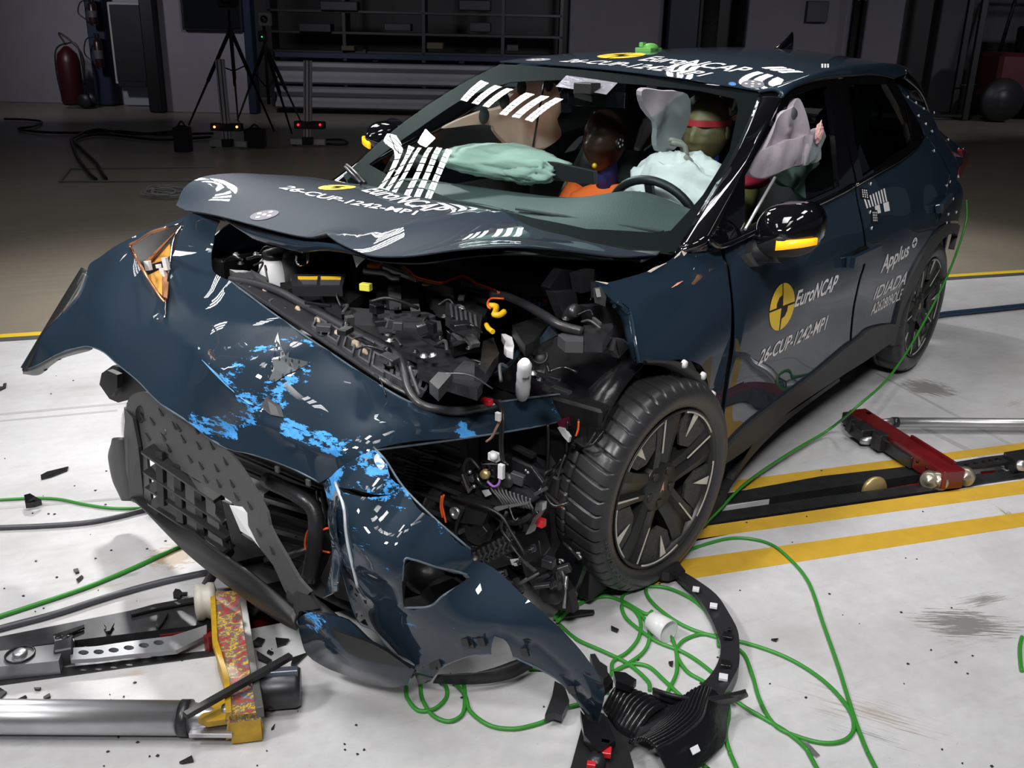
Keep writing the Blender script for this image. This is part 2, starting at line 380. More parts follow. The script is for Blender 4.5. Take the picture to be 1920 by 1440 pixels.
# ---- floor
def floor_mat(name, base, dark, rough, patches, scuff=.55):
    m = bpy.data.materials.new(name); m.use_nodes = True; nt = m.node_tree; b = nt.nodes['Principled BSDF']; L = nt.links
    tc = nd(nt, 'TexCoord'); ang = math.radians(149)
    mp = nd(nt, 'Mapping'); mp.inputs['Rotation'].default_value = (0, 0, -ang); L.new(tc.outputs['Object'], mp.inputs['Vector'])
    st = nd(nt, 'Mapping'); st.inputs['Scale'].default_value = (.35, 3.2, 1); L.new(mp.outputs[0], st.inputs['Vector'])
    n1 = nd(nt, 'TexNoise', Scale=1.1, Detail=9, Roughness=.62); L.new(tc.outputs['Object'], n1.inputs['Vector'])
    n2 = nd(nt, 'TexNoise', Scale=5., Detail=8, Roughness=.7); L.new(st.outputs[0], n2.inputs['Vector'])
    n3 = nd(nt, 'TexNoise', Scale=60., Detail=3, Roughness=.6); L.new(tc.outputs['Object'], n3.inputs['Vector'])
    def ramp(src, a, bb):
        r = nd(nt, 'MapRange'); r.inputs['From Min'].default_value = a; r.inputs['From Max'].default_value = bb; L.new(src, r.inputs['Value']); return r.outputs[0]
    def math_(op, a, c):
        q = nd(nt, 'Math', operation=op)
        for i, x in enumerate((a, c)):
            if isinstance(x, (int, float)): q.inputs[i].default_value = x
            else: L.new(x, q.inputs[i])
        return q.outputs[0]
    def mix(f, a, c):
        x = nd(nt, 'Mix', data_type='RGBA'); L.new(f, x.inputs['Factor'])
        for k, s in (('A', a), ('B', c)):
            if isinstance(s, tuple): x.inputs[k].default_value = s+((1,) if len(s) == 3 else ())
            else: L.new(s, x.inputs[k])
        return x.outputs['Result']
    f0 = math_('MULTIPLY', ramp(n2.outputs['Fac'], .3, .7), .22); base = mix(f0, base, tuple(x*.62 for x in base))
    n4 = nd(nt, 'TexNoise', Scale=24., Detail=6, Roughness=.7); L.new(tc.outputs['Object'], n4.inputs['Vector']); base = mix(math_('MULTIPLY', ramp(n4.outputs['Fac'], .35, .7), .25), base, dark)
    f1 = math_('MULTIPLY', ramp(n1.outputs['Fac'], .45, .72), scuff); col = mix(f1, base, dark)
    f2 = math_('MULTIPLY', ramp(n2.outputs['Fac'], .56, .75), math_('MULTIPLY', ramp(n1.outputs['Fac'], .4, .62), scuff)); col = mix(f2, col, dark)
    f3 = math_('MULTIPLY', ramp(n3.outputs['Fac'], .69, .74), .6); col = mix(f3, col, dark)
    for (x, y, a, hx, hy, c, thr, sc) in patches:
        t = nd(nt, 'Mapping', vector_type='TEXTURE'); t.inputs['Location'].default_value = (x, y, 0); t.inputs['Rotation'].default_value = (0, 0, a); t.inputs['Scale'].default_value = (hx, hy, 1)
        L.new(tc.outputs['Object'], t.inputs['Vector']); ln = nd(nt, 'VectorMath', operation='LENGTH'); L.new(t.outputs[0], ln.inputs[0])
        s2 = nd(nt, 'Mapping'); s2.inputs['Scale'].default_value = (.6, sc, 1); L.new(t.outputs[0], s2.inputs['Vector'])
        nn = nd(nt, 'TexNoise', Scale=2.5, Detail=9, Roughness=.72); L.new(s2.outputs[0], nn.inputs['Vector'])
        v = math_('SUBTRACT', math_('MULTIPLY', nn.outputs['Fac'], 2.), math_('MULTIPLY', ln.outputs['Value'], .55))
        f = ramp(v, thr, thr+.12); f = math_('MULTIPLY', f, ramp(ln.outputs['Value'], 1.35, 1.0)); col = mix(f, col, c)
    L.new(col, b.inputs['Base Color']); b.inputs['Roughness'].default_value = rough
    L.new(ramp(n1.outputs['Fac'], .2, .9), b.inputs['Roughness']) if False else None
    rr = nd(nt, 'MapRange'); rr.inputs['To Min'].default_value = rough-.1; rr.inputs['To Max'].default_value = rough+.15; L.new(n2.outputs['Fac'], rr.inputs['Value']); L.new(rr.outputs[0], b.inputs['Roughness'])
    bp = nd(nt, 'Bump', Strength=.12, Distance=.01); L.new(n2.outputs['Fac'], bp.inputs['Height']); L.new(bp.outputs[0], b.inputs['Normal'])
    return m
def patch(px, py, qx, qy, hy, c, thr, sc):
    """ends of the long axis in the picture, half width in metres"""
    a, b = gr(px, py), gr(qx, qy); d = b-a; return ((a[0]+b[0])/2, (a[1]+b[1])/2, math.atan2(d[1], d[0]), np.hypot(d[0], d[1])/2, hy, c, thr, sc)
PATCH = [patch(1690, 1165, 1930, 1175, .10, (.22, .215, .21), .62, 5.), patch(1760, 1140, 1925, 1110, .05, (.25, .245, .24), .75, 5.),
         patch(1330, 1250, 1960, 1430, .12, (.42, .38, .34), .86, 6.), patch(1380, 1300, 1900, 1460, .07, (.25, .25, .26), .95, 7.), patch(1400, 1250, 1700, 1330, .06, (.36, .33, .3), .98, 5.),
         patch(275, 1050, 375, 1035, .085, (.42, .31, .22), .5, 1.5), patch(80, 1110, 360, 1050, .07, (.33, .34, .37), .88, 1.), patch(60, 1130, 330, 1070, .035, (.45, .4, .33), .88, 1.),
         patch(1690, 715, 1790, 740, .12, (.27, .265, .26), .5, 3.), patch(1850, 940, 1925, 985, .05, (.35, .35, .22), .8, 2.), patch(1870, 770, 1930, 745, .07, (.4, .39, .37), .8, 3.),
         patch(205, 1270, 300, 1255, .03, (.5, .42, .38), .75, 2.), patch(1200, 1290, 1420, 1240, .07, (.5, .48, .46), 1., 5.), patch(700, 1380, 900, 1300, .06, (.55, .55, .6), 1.05, 5.),
         patch(1160, 800, 1660, 770, .1, (.4, .4, .42), 1.02, 7.), patch(1470, 770, 1640, 830, .07, (.35, .35, .37), .95, 7.)]
FL = floor_mat('white_painted_floor', (.66, .66, .69), (.36, .355, .355), .42, PATCH, .85)
CONC = floor_mat('concrete_floor', (.30, .26, .205), (.2, .18, .155), .33, [])
TD = np.array([-.816, .578, 0]); TN = np.array([.578, .816, 0])        # track direction, across
B0 = np.array([.08, -2.91, 0])
_a, _b = B0-TD*30, B0+TD*50; _n = TN*45
fl = MB().add([(*_b[:2], -.012), (*_a[:2], -.012), (*(_a-_n)[:2], -.012), (*(_b-_n)[:2], -.012)], [(0, 1, 2, 3)])
fl.add([(*(_a)[:2], -.13), (*(_b)[:2], -.13), (*(_b+_n)[:2], -.13), (*(_a+_n)[:2], -.13)], [(0, 1, 2, 3)])
floor = fl.build('floor', CONC, None, origin=(0, 0, 0)); tag(floor, kind='structure')
def slab(name, pts, m, z0, z1, parent=floor):
    return MB().prism([(p[0], p[1], z0) for p in pts], (0, 0, z1-z0)).build(name, m, parent)
a = B0-TD*16; b = B0+TD*30
# the white slab is cut by the guide-rail slot
RC = lambda px, py: gr(px, py)
r1a, r1b = RC(0, 1200), RC(1920, 848); r2a, r2b = RC(0, 1272), RC(1920, 893)
def ext(p, q, ka, kb): d = (q-p)/np.linalg.norm(q-p); return p-d*ka, q+d*kb
r1a, r1b = ext(r1a, r1b, 14, 28); r2a, r2b = ext(r2a, r2b, 14, 28)
slab('painted_zone', [a+TN*.09, b+TN*.09, r1b, r1a], FL, -.12, 0)
slab('painted_zone', [r2a, r2b, r2b+TN*16, r2a+TN*16], FL, -.12, 0)
slab('slot_bed', [r1a, r1b, r2b, r2a], mat('slot_bed', (.008, .008, .009), rough=.6), -.1, -.06)
slab('boundary_gap', [a, b, b+TN*.07, a+TN*.07], mat('gap', (.06, .065, .06), rough=.6), -.02, -.004)
slab('boundary_line', [a-TN*.08, b-TN*.08, b, a], YEL, -.02, -.008)
def quad(name, px4, m, z=.0012, th=.0012):
    P = [gr(*p) for p in px4]; return MB().prism([(p[0], p[1], z-th) for p in P], (0, 0, th)).build(name, m, floor)
YL = mat('floor_yellow', (.72, .44, .045), rough=.45, noise_=(18, .3))
def zt(x, y): return (1320+x/3.2, 740+y/3.2)
quad('yellow_line', [zt(160, 582), zt(200, 515), zt(4000, 14), zt(4000, 34)], YL)
quad('yellow_line', [zt(-60, 800), zt(-60, 868), zt(4000, 309), zt(4000, 213)], YL)
quad('yellow_line', [(1100, 1075), (2570, 870), (2570, 885), (1095, 1117)], YL)
GRV = mat('groove', (.42, .42, .43), rough=.6)
for q in ([(0, 775), (0, 779), (240, 757), (240, 754)], [(0, 788), (0, 791), (220, 771), (220, 768)], [(1640, 700), (1646, 700), (1960, 865), (1952, 867)], [(0, 951), (0, 955), (250, 935), (250, 931)], [(1700, 790), (1712, 790), (1960, 910), (1940, 910)]): quad('floor_joint', q, GRV, .0008, .0006)
# ---- walls, in a frame that faces the zone: fd = distance of the plane from the photographer's side
FD = np.array([math.cos(YAW), math.sin(YAW), 0]); RD = np.array([-FD[1], FD[0], 0])*-1
def bg(px, py, fd): d = ray(px, py); return CP+d*(fd/(d@FD))
def bgx(px, fd, z=0.):
    py = 150.
    for _ in range(3):
        p = bg(px, py, fd); q = p.copy(); q[2] = z; dd = q-CP; den = dd@CF; py = 720-FO*(dd@CU)/den
    return q
def bbox(name, x0, x1, y0, y1, fd, dep, m, parent=None, zlo=None, zhi=None):
    """box standing behind its front face x0..x1 / y0..y1 of the picture, fd metres away"""
    ym = (y0+y1)/2; a, b = bg(x0, ym, fd), bg(x1, ym, fd); zt_, zb = bg((x0+x1)/2, y0, fd)[2], bg((x0+x1)/2, y1, fd)[2]
    if zlo is not None: zb = zlo
    if zhi is not None: zt_ = zhi
    c = (a+b)/2+FD*dep/2; c[2] = (zt_+zb)/2
    return MB().box(c, (np.linalg.norm((b-a)[:2]), dep, zt_-zb), rz=math.atan2(RD[1], RD[0])).build(name, m, parent)
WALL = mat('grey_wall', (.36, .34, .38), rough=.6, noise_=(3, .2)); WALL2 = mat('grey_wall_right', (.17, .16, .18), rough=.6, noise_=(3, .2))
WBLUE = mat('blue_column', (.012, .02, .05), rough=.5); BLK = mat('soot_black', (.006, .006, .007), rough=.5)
def wall(name, x0, x1, fd, m, z1=7., th=.25, z0=-.02):
    a, b = bgx(x0, fd), bgx(x1, fd); c = (a+b)/2+FD*th/2; c[2] = (z0+z1)/2
    o = MB().box(c, (np.linalg.norm(b-a), th, z1-z0), rz=math.atan2(RD[1], RD[0])).build(name, m, None); return tag(o, kind='structure')
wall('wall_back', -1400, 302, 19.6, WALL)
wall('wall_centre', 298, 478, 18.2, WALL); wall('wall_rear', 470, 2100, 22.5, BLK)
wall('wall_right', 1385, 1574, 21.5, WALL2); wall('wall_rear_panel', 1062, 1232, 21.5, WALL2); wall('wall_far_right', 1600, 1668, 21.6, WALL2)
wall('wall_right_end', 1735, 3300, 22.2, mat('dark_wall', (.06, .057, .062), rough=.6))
c_ = MB().add([(-45, -45, 7.2), (12, -45, 7.2), (12, 20, 7.2), (-45, 20, 7.2)], [(0, 1, 2, 3)]).build('ceiling', BLK, None, origin=(0, 0, 7.2)); tag(c_, kind='structure')
def col_(x0, x1, fd, m, name, label, cat, dep=.3, z1=6.9):
    a, b = bgx(x0, fd), bgx(x1, fd); c = (a+b)/2; c[2] = z1/2
    o = MB().box(c, (np.linalg.norm(b-a), dep, z1), rz=math.atan2(RD[1], RD[0])).build(name, m, None); return tag(o, label, cat)
tag(bpy.data.objects[col_(186, 219, 19.3, WBLUE, 'trim_1', None, None).name], kind='structure')
tag(col_(472, 486, 18.3, WBLUE, 'trim_2', None, None), kind='structure'); tag(col_(286, 311, 18.1, BLK, 'trim_3', None, None), kind='structure')
tag(col_(1240, 1296, 21.3, mat('navy_panel', (.008, .011, .03), rough=.5), 'trim_4', None, None), kind='structure')
# door with a dark vent panel
dr = bbox('door_1', 218, 292, -60, 189, 19.35, .12, mat('door_paint', (.38, .40, .45), rough=.5), None, zlo=0, zhi=3.2); tag(dr, kind='structure')
e_ = empty('vent_cabinet', tuple(bg(242, 150, 19.1))); tag(e_, 'narrow dark vent cabinet with pale metal frame beside the wall extinguishers', 'cabinet')
bbox('frame', 208, 272, 4, 158, 19.1, .2, mat('pale_frame', (.5, .5, .52), rough=.4), e_); bbox('vent_panel', 212, 268, 9, 153, 19.07, .1, BLK, e_); bbox('base_tray', 222, 274, 153, 163, 19.0, .2, DMET, e_)
# pipes and ducts on the right
for i, (x0, x1, fd, lab) in enumerate([(1303, 1332, 21., 'shiny round ventilation duct standing against the dark wall above the roof'), (1576, 1586, 21.2, 'thin dark vertical pipe left of the pale wall strip'), (1591, 1597, 21.2, 'pale-edged vertical pipe right of the thin dark one')]):
    a, b = bgx(x0, fd), bgx(x1, fd); r = np.linalg.norm(b-a)/2; c = (a+b)/2
    tag(MB().lathe([(r, .02), (r, 2.2), (r*1.06, 2.2), (r*1.06, 2.26), (r, 2.26), (r, 6.5)], c, (0, 0, 1), 20).build('duct' if i == 0 else 'pipe', DMET, None), lab, 'duct' if i == 0 else 'pipe')
tag(bbox('junction_box', 1513, 1553, 2, 42, 21.35, .14, mat('box_grey', (.03, .03, .034), rough=.5), None), 'square grey electrical box on the dark wall above the car roof', 'box')
# television
tv = empty('television', tuple(bg(395, 20, 18.1))); tag(tv, 'black flat television hung on the grey wall behind the tripod', 'television')
bbox('bezel', 338, 452, -40, 57, 18.1, .08, BLK, tv); bbox('screen', 342, 448, -36, 53, 18.08, .03, GLOSS, tv)
# crash barrier rails stacked in the background
def rail_(name, y0, y1, lab):
    fd = 18.6; a, b = bgx(521, fd), bgx(1070, fd); z1, z0 = bg(700, y0, fd)[2], bg(700, y1, fd)[2]; H = z1-z0; rows = []
    prof = [(0, 0), (.02, .03), (.10, .10), (.10, .24), (.02, .36), (0, .44), (0, .56), (.02, .64), (.10, .76), (.10, .90), (.02, .97), (0, 1)]
    for s in (0, 1):
        q = a+(b-a)*s; rows.append([q-FD*p[0]*1.4+np.array([0, 0, z0+H*p[1]]) for p in prof])
    o = MB().grid(rows, smooth=False).build(name, mat('galvanised', (.33, .33, .36), rough=.4, metal=.3), None, solid=.006); tag(o, lab, 'barrier', 'steel barrier rails at the back')
rail_('crash_barrier_rail', 116, 160, 'upper galvanised W-shaped barrier rail, behind the tripods'); rail_('crash_barrier_rail', 164, 206, 'lower galvanised W-shaped barrier rail, nearest the floor')
tag(bbox('steel_beam', 515, 1058, 103, 113, 18.4, .2, WBLUE, None), 'long dark blue steel beam lying above the barrier rails', 'beam')
for k, x in enumerate((540, 700, 860, 1020)): bbox('beam_post', x, x+10, 113, 212, 18.9, .15, BLK, bpy.data.objects['steel_beam'], zlo=0)
rk = empty('storage_rack', tuple(bgx(760, 20.))); tag(rk, 'dark open storage rack behind the blue beam', 'rack')
for x in (500, 640, 790, 940, 1050): bbox('upright', x, x+7, -60, 108, 20., .6, DARK, rk, zlo=0, zhi=3.)
for y in (22, 62, 98): bbox('shelf', 500, 1055, y, y+5, 20., .7, DARK, rk)
random.seed(4)
for i, (x, y, w_, h_) in enumerate([(640, 95, 24, 9), (680, 101, 6, 8), (800, 92, 30, 12), (880, 60, 40, 18), (560, 60, 60, 16), (720, 58, 50, 14), (950, 96, 22, 12), (600, 20, 70, 18), (860, 20, 60, 20)]):
    tag(bbox('parts_box', x, x+w_, y-h_, y, 19.9, .4, mat('cardboard', (.1, .085, .06), rough=.8) if i in (0, 2) else DARK, None), ['small brown carton on the lowest rack shelf, behind the left barrier end', 'little dark tin beside the brown carton on the rack', 'brown carton on the lowest rack shelf, further right', 'dark case on the middle rack shelf, right part', 'long dark case on the middle rack shelf, left end', 'dark case on the middle rack shelf, centre', 'dark tin on the lowest rack shelf, right end', 'long dark case on the top rack shelf, left end', 'dark case on the top rack shelf, right part'][i], 'box', 'boxes on the storage rack')
# ---- extinguishers
RED_D = mat('extinguisher_red', (.05, .006, .009), rough=.4)
def ext_wall(x, y0, y1, lab):
    fd = 18.9; c = bg(x, y1, fd); t = bg(x, y0, fd)[2]-c[2]; e = empty('fire_extinguisher', tuple(c)); tag(e, lab, 'fire extinguisher', 'extinguishers on the blue column')
    MB().lathe([(0, 0), (.075, .0), (.08, .03), (.08, t*.72), (.055, t*.8), (.02, t*.84), (0, t*.84)], c, (0, 0, 1), 20).build('bottle', mat('ext_dark', (.03, .01, .012), rough=.3), e)
    MB().box(c+np.array([0, 0, t*.92]), (.05, .12, .09)).build('valve', DMET, e)
    MB().lathe([(.082, t*.25), (.082, t*.5)], c, (0, 0, 1), 16).build('paper_label', mat('ext_label', (.1, .1, .1), rough=.5), e)
    h = [c+RD*-.03+np.array([0, 0, t*.9]), c-RD*.2+np.array([0, 0, t*.8]), c-RD*.26+np.array([0, 0, t*.4]), c-RD*.12+np.array([0, 0, t*.15])]
    MB().tube(spl(h, 6), .012).build('hose', BLACK, e)
ext_wall(176, -5, 45, 'upper of the two small fire extinguishers on the blue column'); ext_wall(188, 62, 126, 'lower of the two small fire extinguishers on the blue column')
c = bgx(139, 18.6); we = empty('fire_extinguisher', tuple(c)); tag(we, 'big dark red wheeled fire extinguisher standing on the floor by the left wall', 'fire extinguisher')
MB().lathe([(0, .04), (.17, .05), (.2, .12), (.205, .8), (.17, .95), (.08, 1.04), (.04, 1.08), (0, 1.08)], c, (0, 0, 1), 28).build('tank', RED_D, we)
MB().tube(spl([c+np.array([0, 0, 1.1]), c-RD*.1+[0, 0, 1.3], c+RD*.12+[0, 0, 1.15], c+RD*.28+[0, 0, .9], c+RD*.25+[0, 0, .4]], 6), .018).build('hose', BLACK, we)
for s in (-1, 1): MB().lathe([(.0, -.03), (.12, -.03), (.13, 0), (.12, .03), (0, .03)], c+RD*.26+FD*.12*s+np.array([0, 0, .13]), FD, 20).build('wheel', RUB, we)
MB().tube(spl([c-RD*.19+[0, 0, .1], c-RD*.24+[0, 0, .6], c-RD*.2+[0, 0, 1.0], c+[0, 0, 1.12], c+RD*.22+[0, 0, 1.05], c+RD*.26+[0, 0, .2]], 6), .014).build('carry_frame', DMET, we)
# ---- tripods
def tripod(fd, apex, feet, lab, head):
    a = bg(apex[0], apex[1], fd); e = empty('tripod', tuple(np.array([a[0], a[1], 0]))); tag(e, lab, 'tripod')
    for (x, y) in feet:
        g = gr(x, y); MB().tube([a, a+(g-a)*.5, a+(g-a)*.5, g], [.028, .028, .018, .014], 8).build('leg', BLK, e)
        MB().tube([a-np.array([0, 0, .55]), a+(g-a)*.33], .01, 6).build('brace', BLK, e)
    MB().tube([a+[0, 0, .25], a-np.array([0, 0, .75])], .02, 8).build('centre_column', BLK, e)
    return e, a
t1, a1 = tripod(14.2, (432, 55), [(354, 234), (446, 222), (514, 246)], 'tall black tripod behind the left light barrier, carrying a dark camera', 1)
MB().box(a1+[0, 0, .38], (.16, .26, .2), rz=YAW).lathe([(.05, 0), (.06, .12), (0, .12)], a1+[0, 0, .38]-FD*.08, -FD, 16).build('camera_head', BLK, t1)
t2, a2 = tripod(13.4, (497, 84), [(446, 224), (547, 250), (566, 232)], 'black tripod with a pale square camera, behind the barrier rails end', 1)
c = bg(497, 36, 13.4); MB().box(c, (.1, .155, .16), rz=YAW).build('camera', mat('cam_grey', (.3, .3, .33), rough=.4), t2)
MB().lathe([(0, .055), (.045, .055), (.05, .0)], c-FD*.02, -FD, 20).build('lens', GLOSS, t2)
c = bg(493, 68, 13.4); MB().box(c, (.1, .1, .13), rz=YAW).build('trigger_box', BLK, t2)
MB().ball(bg(491, 69, 13.3), .009).build('status_light', mat('led_green', (.1, .8, .4), emit='#30ff90', es=1.5), t2)
# ---- light barriers
def barrier(x0, x1, ytop, ybase, bx0, bx1, xt, led, lab):
    m = (x0+x1)/2; g = gr(m, ybase); fd = (g-CP)@FD; e = empty('light_barrier', tuple(g)); tag(e, lab, 'light barrier', 'aluminium light barriers behind the car')
    bbox('foot_rail', x0, x1, ybase-13, ybase-2, fd, .08, ALU, e)
    p0 = bg(xt[0], ytop, fd); p1 = bg(xt[1], ybase-8, fd); MB().bar(p1, p0, .105, .08, up=FD).build('upright', ALU, e)
    for k in (-.025, .025): MB().bar(p1-FD*.045+RD*k, p0-FD*.045+RD*k, .012, .004, up=FD).build('groove', DMET, e)
    bb = bbox('sensor_box', bx0, bx1, ybase-46, ybase-32, fd-.06, .12, BLK, e)
    for x in (bx0+8, bx1-8): MB().ball(bg(x, ybase-40, fd-.13), .016).build('indicator_light', mat('led_'+led, (1, .2, .1) if led == 'red' else (1, .6, .3), emit='#ff2030' if led == 'red' else '#ffb070', es=2.), e)
    q = bg(xt[1], ybase-10, fd-.05); MB().box(q, (.1, .14, .1), rz=YAW).build('clamp', BLK, e)
    for x in (x0+8, x1-8): MB().lathe([(.0, 0), (.03, 0), (.03, .012), (.01, .016), (.01, .05)], gr(x, ybase-1), (0, 0, 1), 12).build('foot', DMET, e)
barrier(392, 462, 111, 278, 394, 452, (412, 427), 'amber', 'left aluminium light barrier with orange lights, leaning slightly')
barrier(544, 609, 113, 274, 551, 608, (577, 577), 'red', 'right aluminium light barrier with two red lights, upright')
def bag(x0, x1, y0, y1, lab):
    g = gr((x0+x1)/2, y1); fd = (g-CP)@FD; w_ = (x1-x0)/FO*fd*1.05; h_ = (y1-y0)/FO*fd; e = empty('equipment_bag', tuple(g)); tag(e, lab, 'bag')
    MB().box(g+[0, 0, h_*.46], (w_*.6, w_*.95, h_*.9), rz=YAW).ball(g+[0, 0, h_*.86], (w_*.28, w_*.45, h_*.12), R=Matrix.Rotation(YAW, 3, 'Z')).build('bag_body', BLK, e)
    MB().tube(spl([g+RD*-w_*.3+[0, 0, h_*.85], g+[0, 0, h_*1.12], g+RD*w_*.3+[0, 0, h_*.85]], 6), .012).build('carry_strap', BLK, e)
bag(330, 360, 236, 285, 'upright black bag on the floor left of the light barriers'); bag(462, 498, 240, 276, 'slumped black bag between the two light barriers')
# ---- cables lying on the hall floor
def runout(P):
    """cables that leave the picture run on over the floor"""
    for e, b in ((0, 1), (-1, -2)):
        d = P[e]-CP; dd = d@CF; x, y = 960+FO*(d@CR)/dd, 720-FO*(d@CU)/dd
        if not (3 < x < 1917 and y < 1437):
            t = P[e]-P[b]; t[2] = 0; t /= np.linalg.norm(t); q = P[e]+t*.6; q2 = P[e]+t*1.1+np.array([-t[1], t[0], 0])*.3
            P = [q2, q]+P if e == 0 else P+[q, q2]
    return P
def cable(name, pts, r, m, lab, cat='cable', group=None, n=8, z=None, nn=8):
    P = runout([gr(p[0], p[1], (p[2] if len(p) > 2 else r)) for p in pts]); o = MB().tube(spl(P, n), r, nn).build(name, m, None); return tag(o, lab, cat, group)
cable('cable', [(8, 223), (45, 224), (78, 228), (62, 237), (34, 241), (70, 247), (140, 249), (220, 246), (300, 252), (400, 250)], .017, BLACK, 'dark cable snaking across the far floor at the left')
cable('cable', [(330, 246), (250, 251), (180, 243), (137, 258), (135, 268), (146, 296), (168, 325), (180, 336)], .018, BLACK, 'dark cable curving down to the left end of the floor hatch')
cable('cable', [(395, 257), (300, 262), (190, 252), (142, 262), (155, 280), (180, 305), (190, 322), (199, 335)], .018, BLACK, 'second dark cable running beside it to the floor hatch')
cable('cable', [(610, 262), (640, 262), (652, 267), (640, 271), (612, 270)], .015, BLACK, 'thin black cable loop beside the right light barrier')
random.seed(2)
pc = MB()
for k in range(9):
    cx, cy = 305+random.uniform(-8, 14), 357+random.uniform(-4, 5); w_, h_ = random.uniform(22, 42), random.uniform(5, 11); a = random.uniform(0, 6)
    pc.tube(spl([gr(cx+w_*math.cos(t+a), cy+h_*math.sin(t+a)+random.uniform(-1, 1), .008+.004*k) for t in np.linspace(0, 6.2, 9)], 5), .006, 6)
tag(pc.build('rope_coil', mat('rope', (.35, .35, .36), rough=.7), None), 'loose coil of pale thin rope on the floor behind the bonnet', 'rope')
hatch = MB()
for a_, b_ in (((112, 340), (372, 338)), ((130, 316), (402, 312)), ((112, 340), (130, 316))): hatch.bar(gr(*a_), gr(*b_), .03, .012)
hatch.build('hatch_frame', mat('hatch', (.3, .3, .32), rough=.4, metal=.5), floor)
cable('hose', [(1730, 598), (1765, 590), (1830, 583), (1925, 573)], .018, mat('blue_hose', (.02, .045, .09), rough=.4), 'dark blue hose lying on the white floor behind the rear wheel', 'hose')
# ---- fork lift in the dark at the right
g = bgx(1874, 20.); fk = empty('forklift', tuple(g)); tag(fk, 'dark red forklift parked in the shade at the far right', 'forklift'); zz = np.array([0, 0, 1.])
MB().lathe([(0, -.13), (.2, -.13), (.22, -.1), (.4, -.12), (.42, 0), (.4, .12), (.2, .12), (0, .12)], g+zz*.42-RD*.05, FD, 32).build('front_wheel', RUB, fk)
MB().lathe([(0, -.1), (.3, -.1), (.31, 0), (.3, .1), (0, .1)], g+zz*.31+RD*1.5, FD, 28).build('rear_wheel', RUB, fk)
MB().box(g+zz*.85+RD*.85+FD*.5, (2.1, 1.0, .9), rz=math.atan2(RD[1], RD[0])).build('body', mat('forklift_red', (.08, .01, .012), rough=.4), fk)
MB().box(g+zz*1.55+RD*.95+FD*.5, (1.0, .9, .5), rz=math.atan2(RD[1], RD[0])).build('seat', BLK, fk)
for s in (0, 1):
    MB().box(g+zz*1.5-RD*.62+FD*(.2+.6*s), (.12, .1, 3.), rz=math.atan2(RD[1], RD[0])).build('mast', BLK, fk); MB().bar(g+zz*.08-RD*.7+FD*(.2+.6*s), g+zz*.08-RD*1.7+FD*(.2+.6*s), .1, .05).build('fork', BLK, fk)
    MB().tube([g+zz*1.2+RD*.2+FD*(.1+.9*s), g+zz*2.4+RD*.35+FD*(.1+.9*s), g+zz*2.4+RD*1.5+FD*(.1+.9*s), g+zz*1.2+RD*1.7+FD*(.1+.9*s)], .04).build('cage_bar', BLK, fk)
g = gr(1803, 222); fd = (g-CP)@FD; ps = empty('barrier_post', tuple(g)); tag(ps, 'thin metal stand with round foot in the shade beside the forklift', 'stand')
MB().lathe([(0, 0), (.19, 0), (.19, .02), (.03, .035), (0, .035)], g, zz, 24).build('base', DMET, ps); MB().tube([g+zz*.03, bg(1826, 113, fd)], .025).build('post', DMET, ps)
MB().tube([bg(1800, 160, fd), bg(1852, 158, fd)], .02).build('cross_bar', DMET, ps)
# ---- LED fixtures of the hall ceiling
LED = mat('led_cells', (1, 1, 1), emit='#ffffff', es=16.)
def fixture(c, ang, lab, sz=1., tgt=None):
    e = empty('led_floodlight', tuple(c)); tag(e, lab, 'floodlight', 'LED floodlights on the hall rig'); c = Vector(c)
    z = (Vector(tgt)-c).normalized() if tgt else Vector((0, 0, -1)); x = Vector((math.cos(ang), math.sin(ang), 0)); x = (x-z*x.dot(z)).normalized(); y = z.cross(x)
    hs = MB()
    for k in (-1, 0, 1):
        o = c+y*k*.2*sz; hs.box(o-z*.05, (.68*sz, .15*sz, .08), R=Matrix((x, y, z)).transposed())
    hs.box(c-z*.12, (.1, .6*sz, .05), R=Matrix((x, y, z)).transposed()); hs.build('housing', DARK, e)
    for k in (-1, 0, 1):
        cells = MB()
        for i in range(8):
            for j in (0, 1):
                q = c+y*(k*.2+(j-.5)*.062)*sz+x*((i-3.5)*.079)*sz+z*.0; s = .034*sz; t = .027*sz
                cells.add([q-x*s-y*t, q+x*s-y*t, q+x*s+y*t, q-x*s+y*t], [(0, 1, 2, 3)])
        cells.build('led_bar', LED, e)
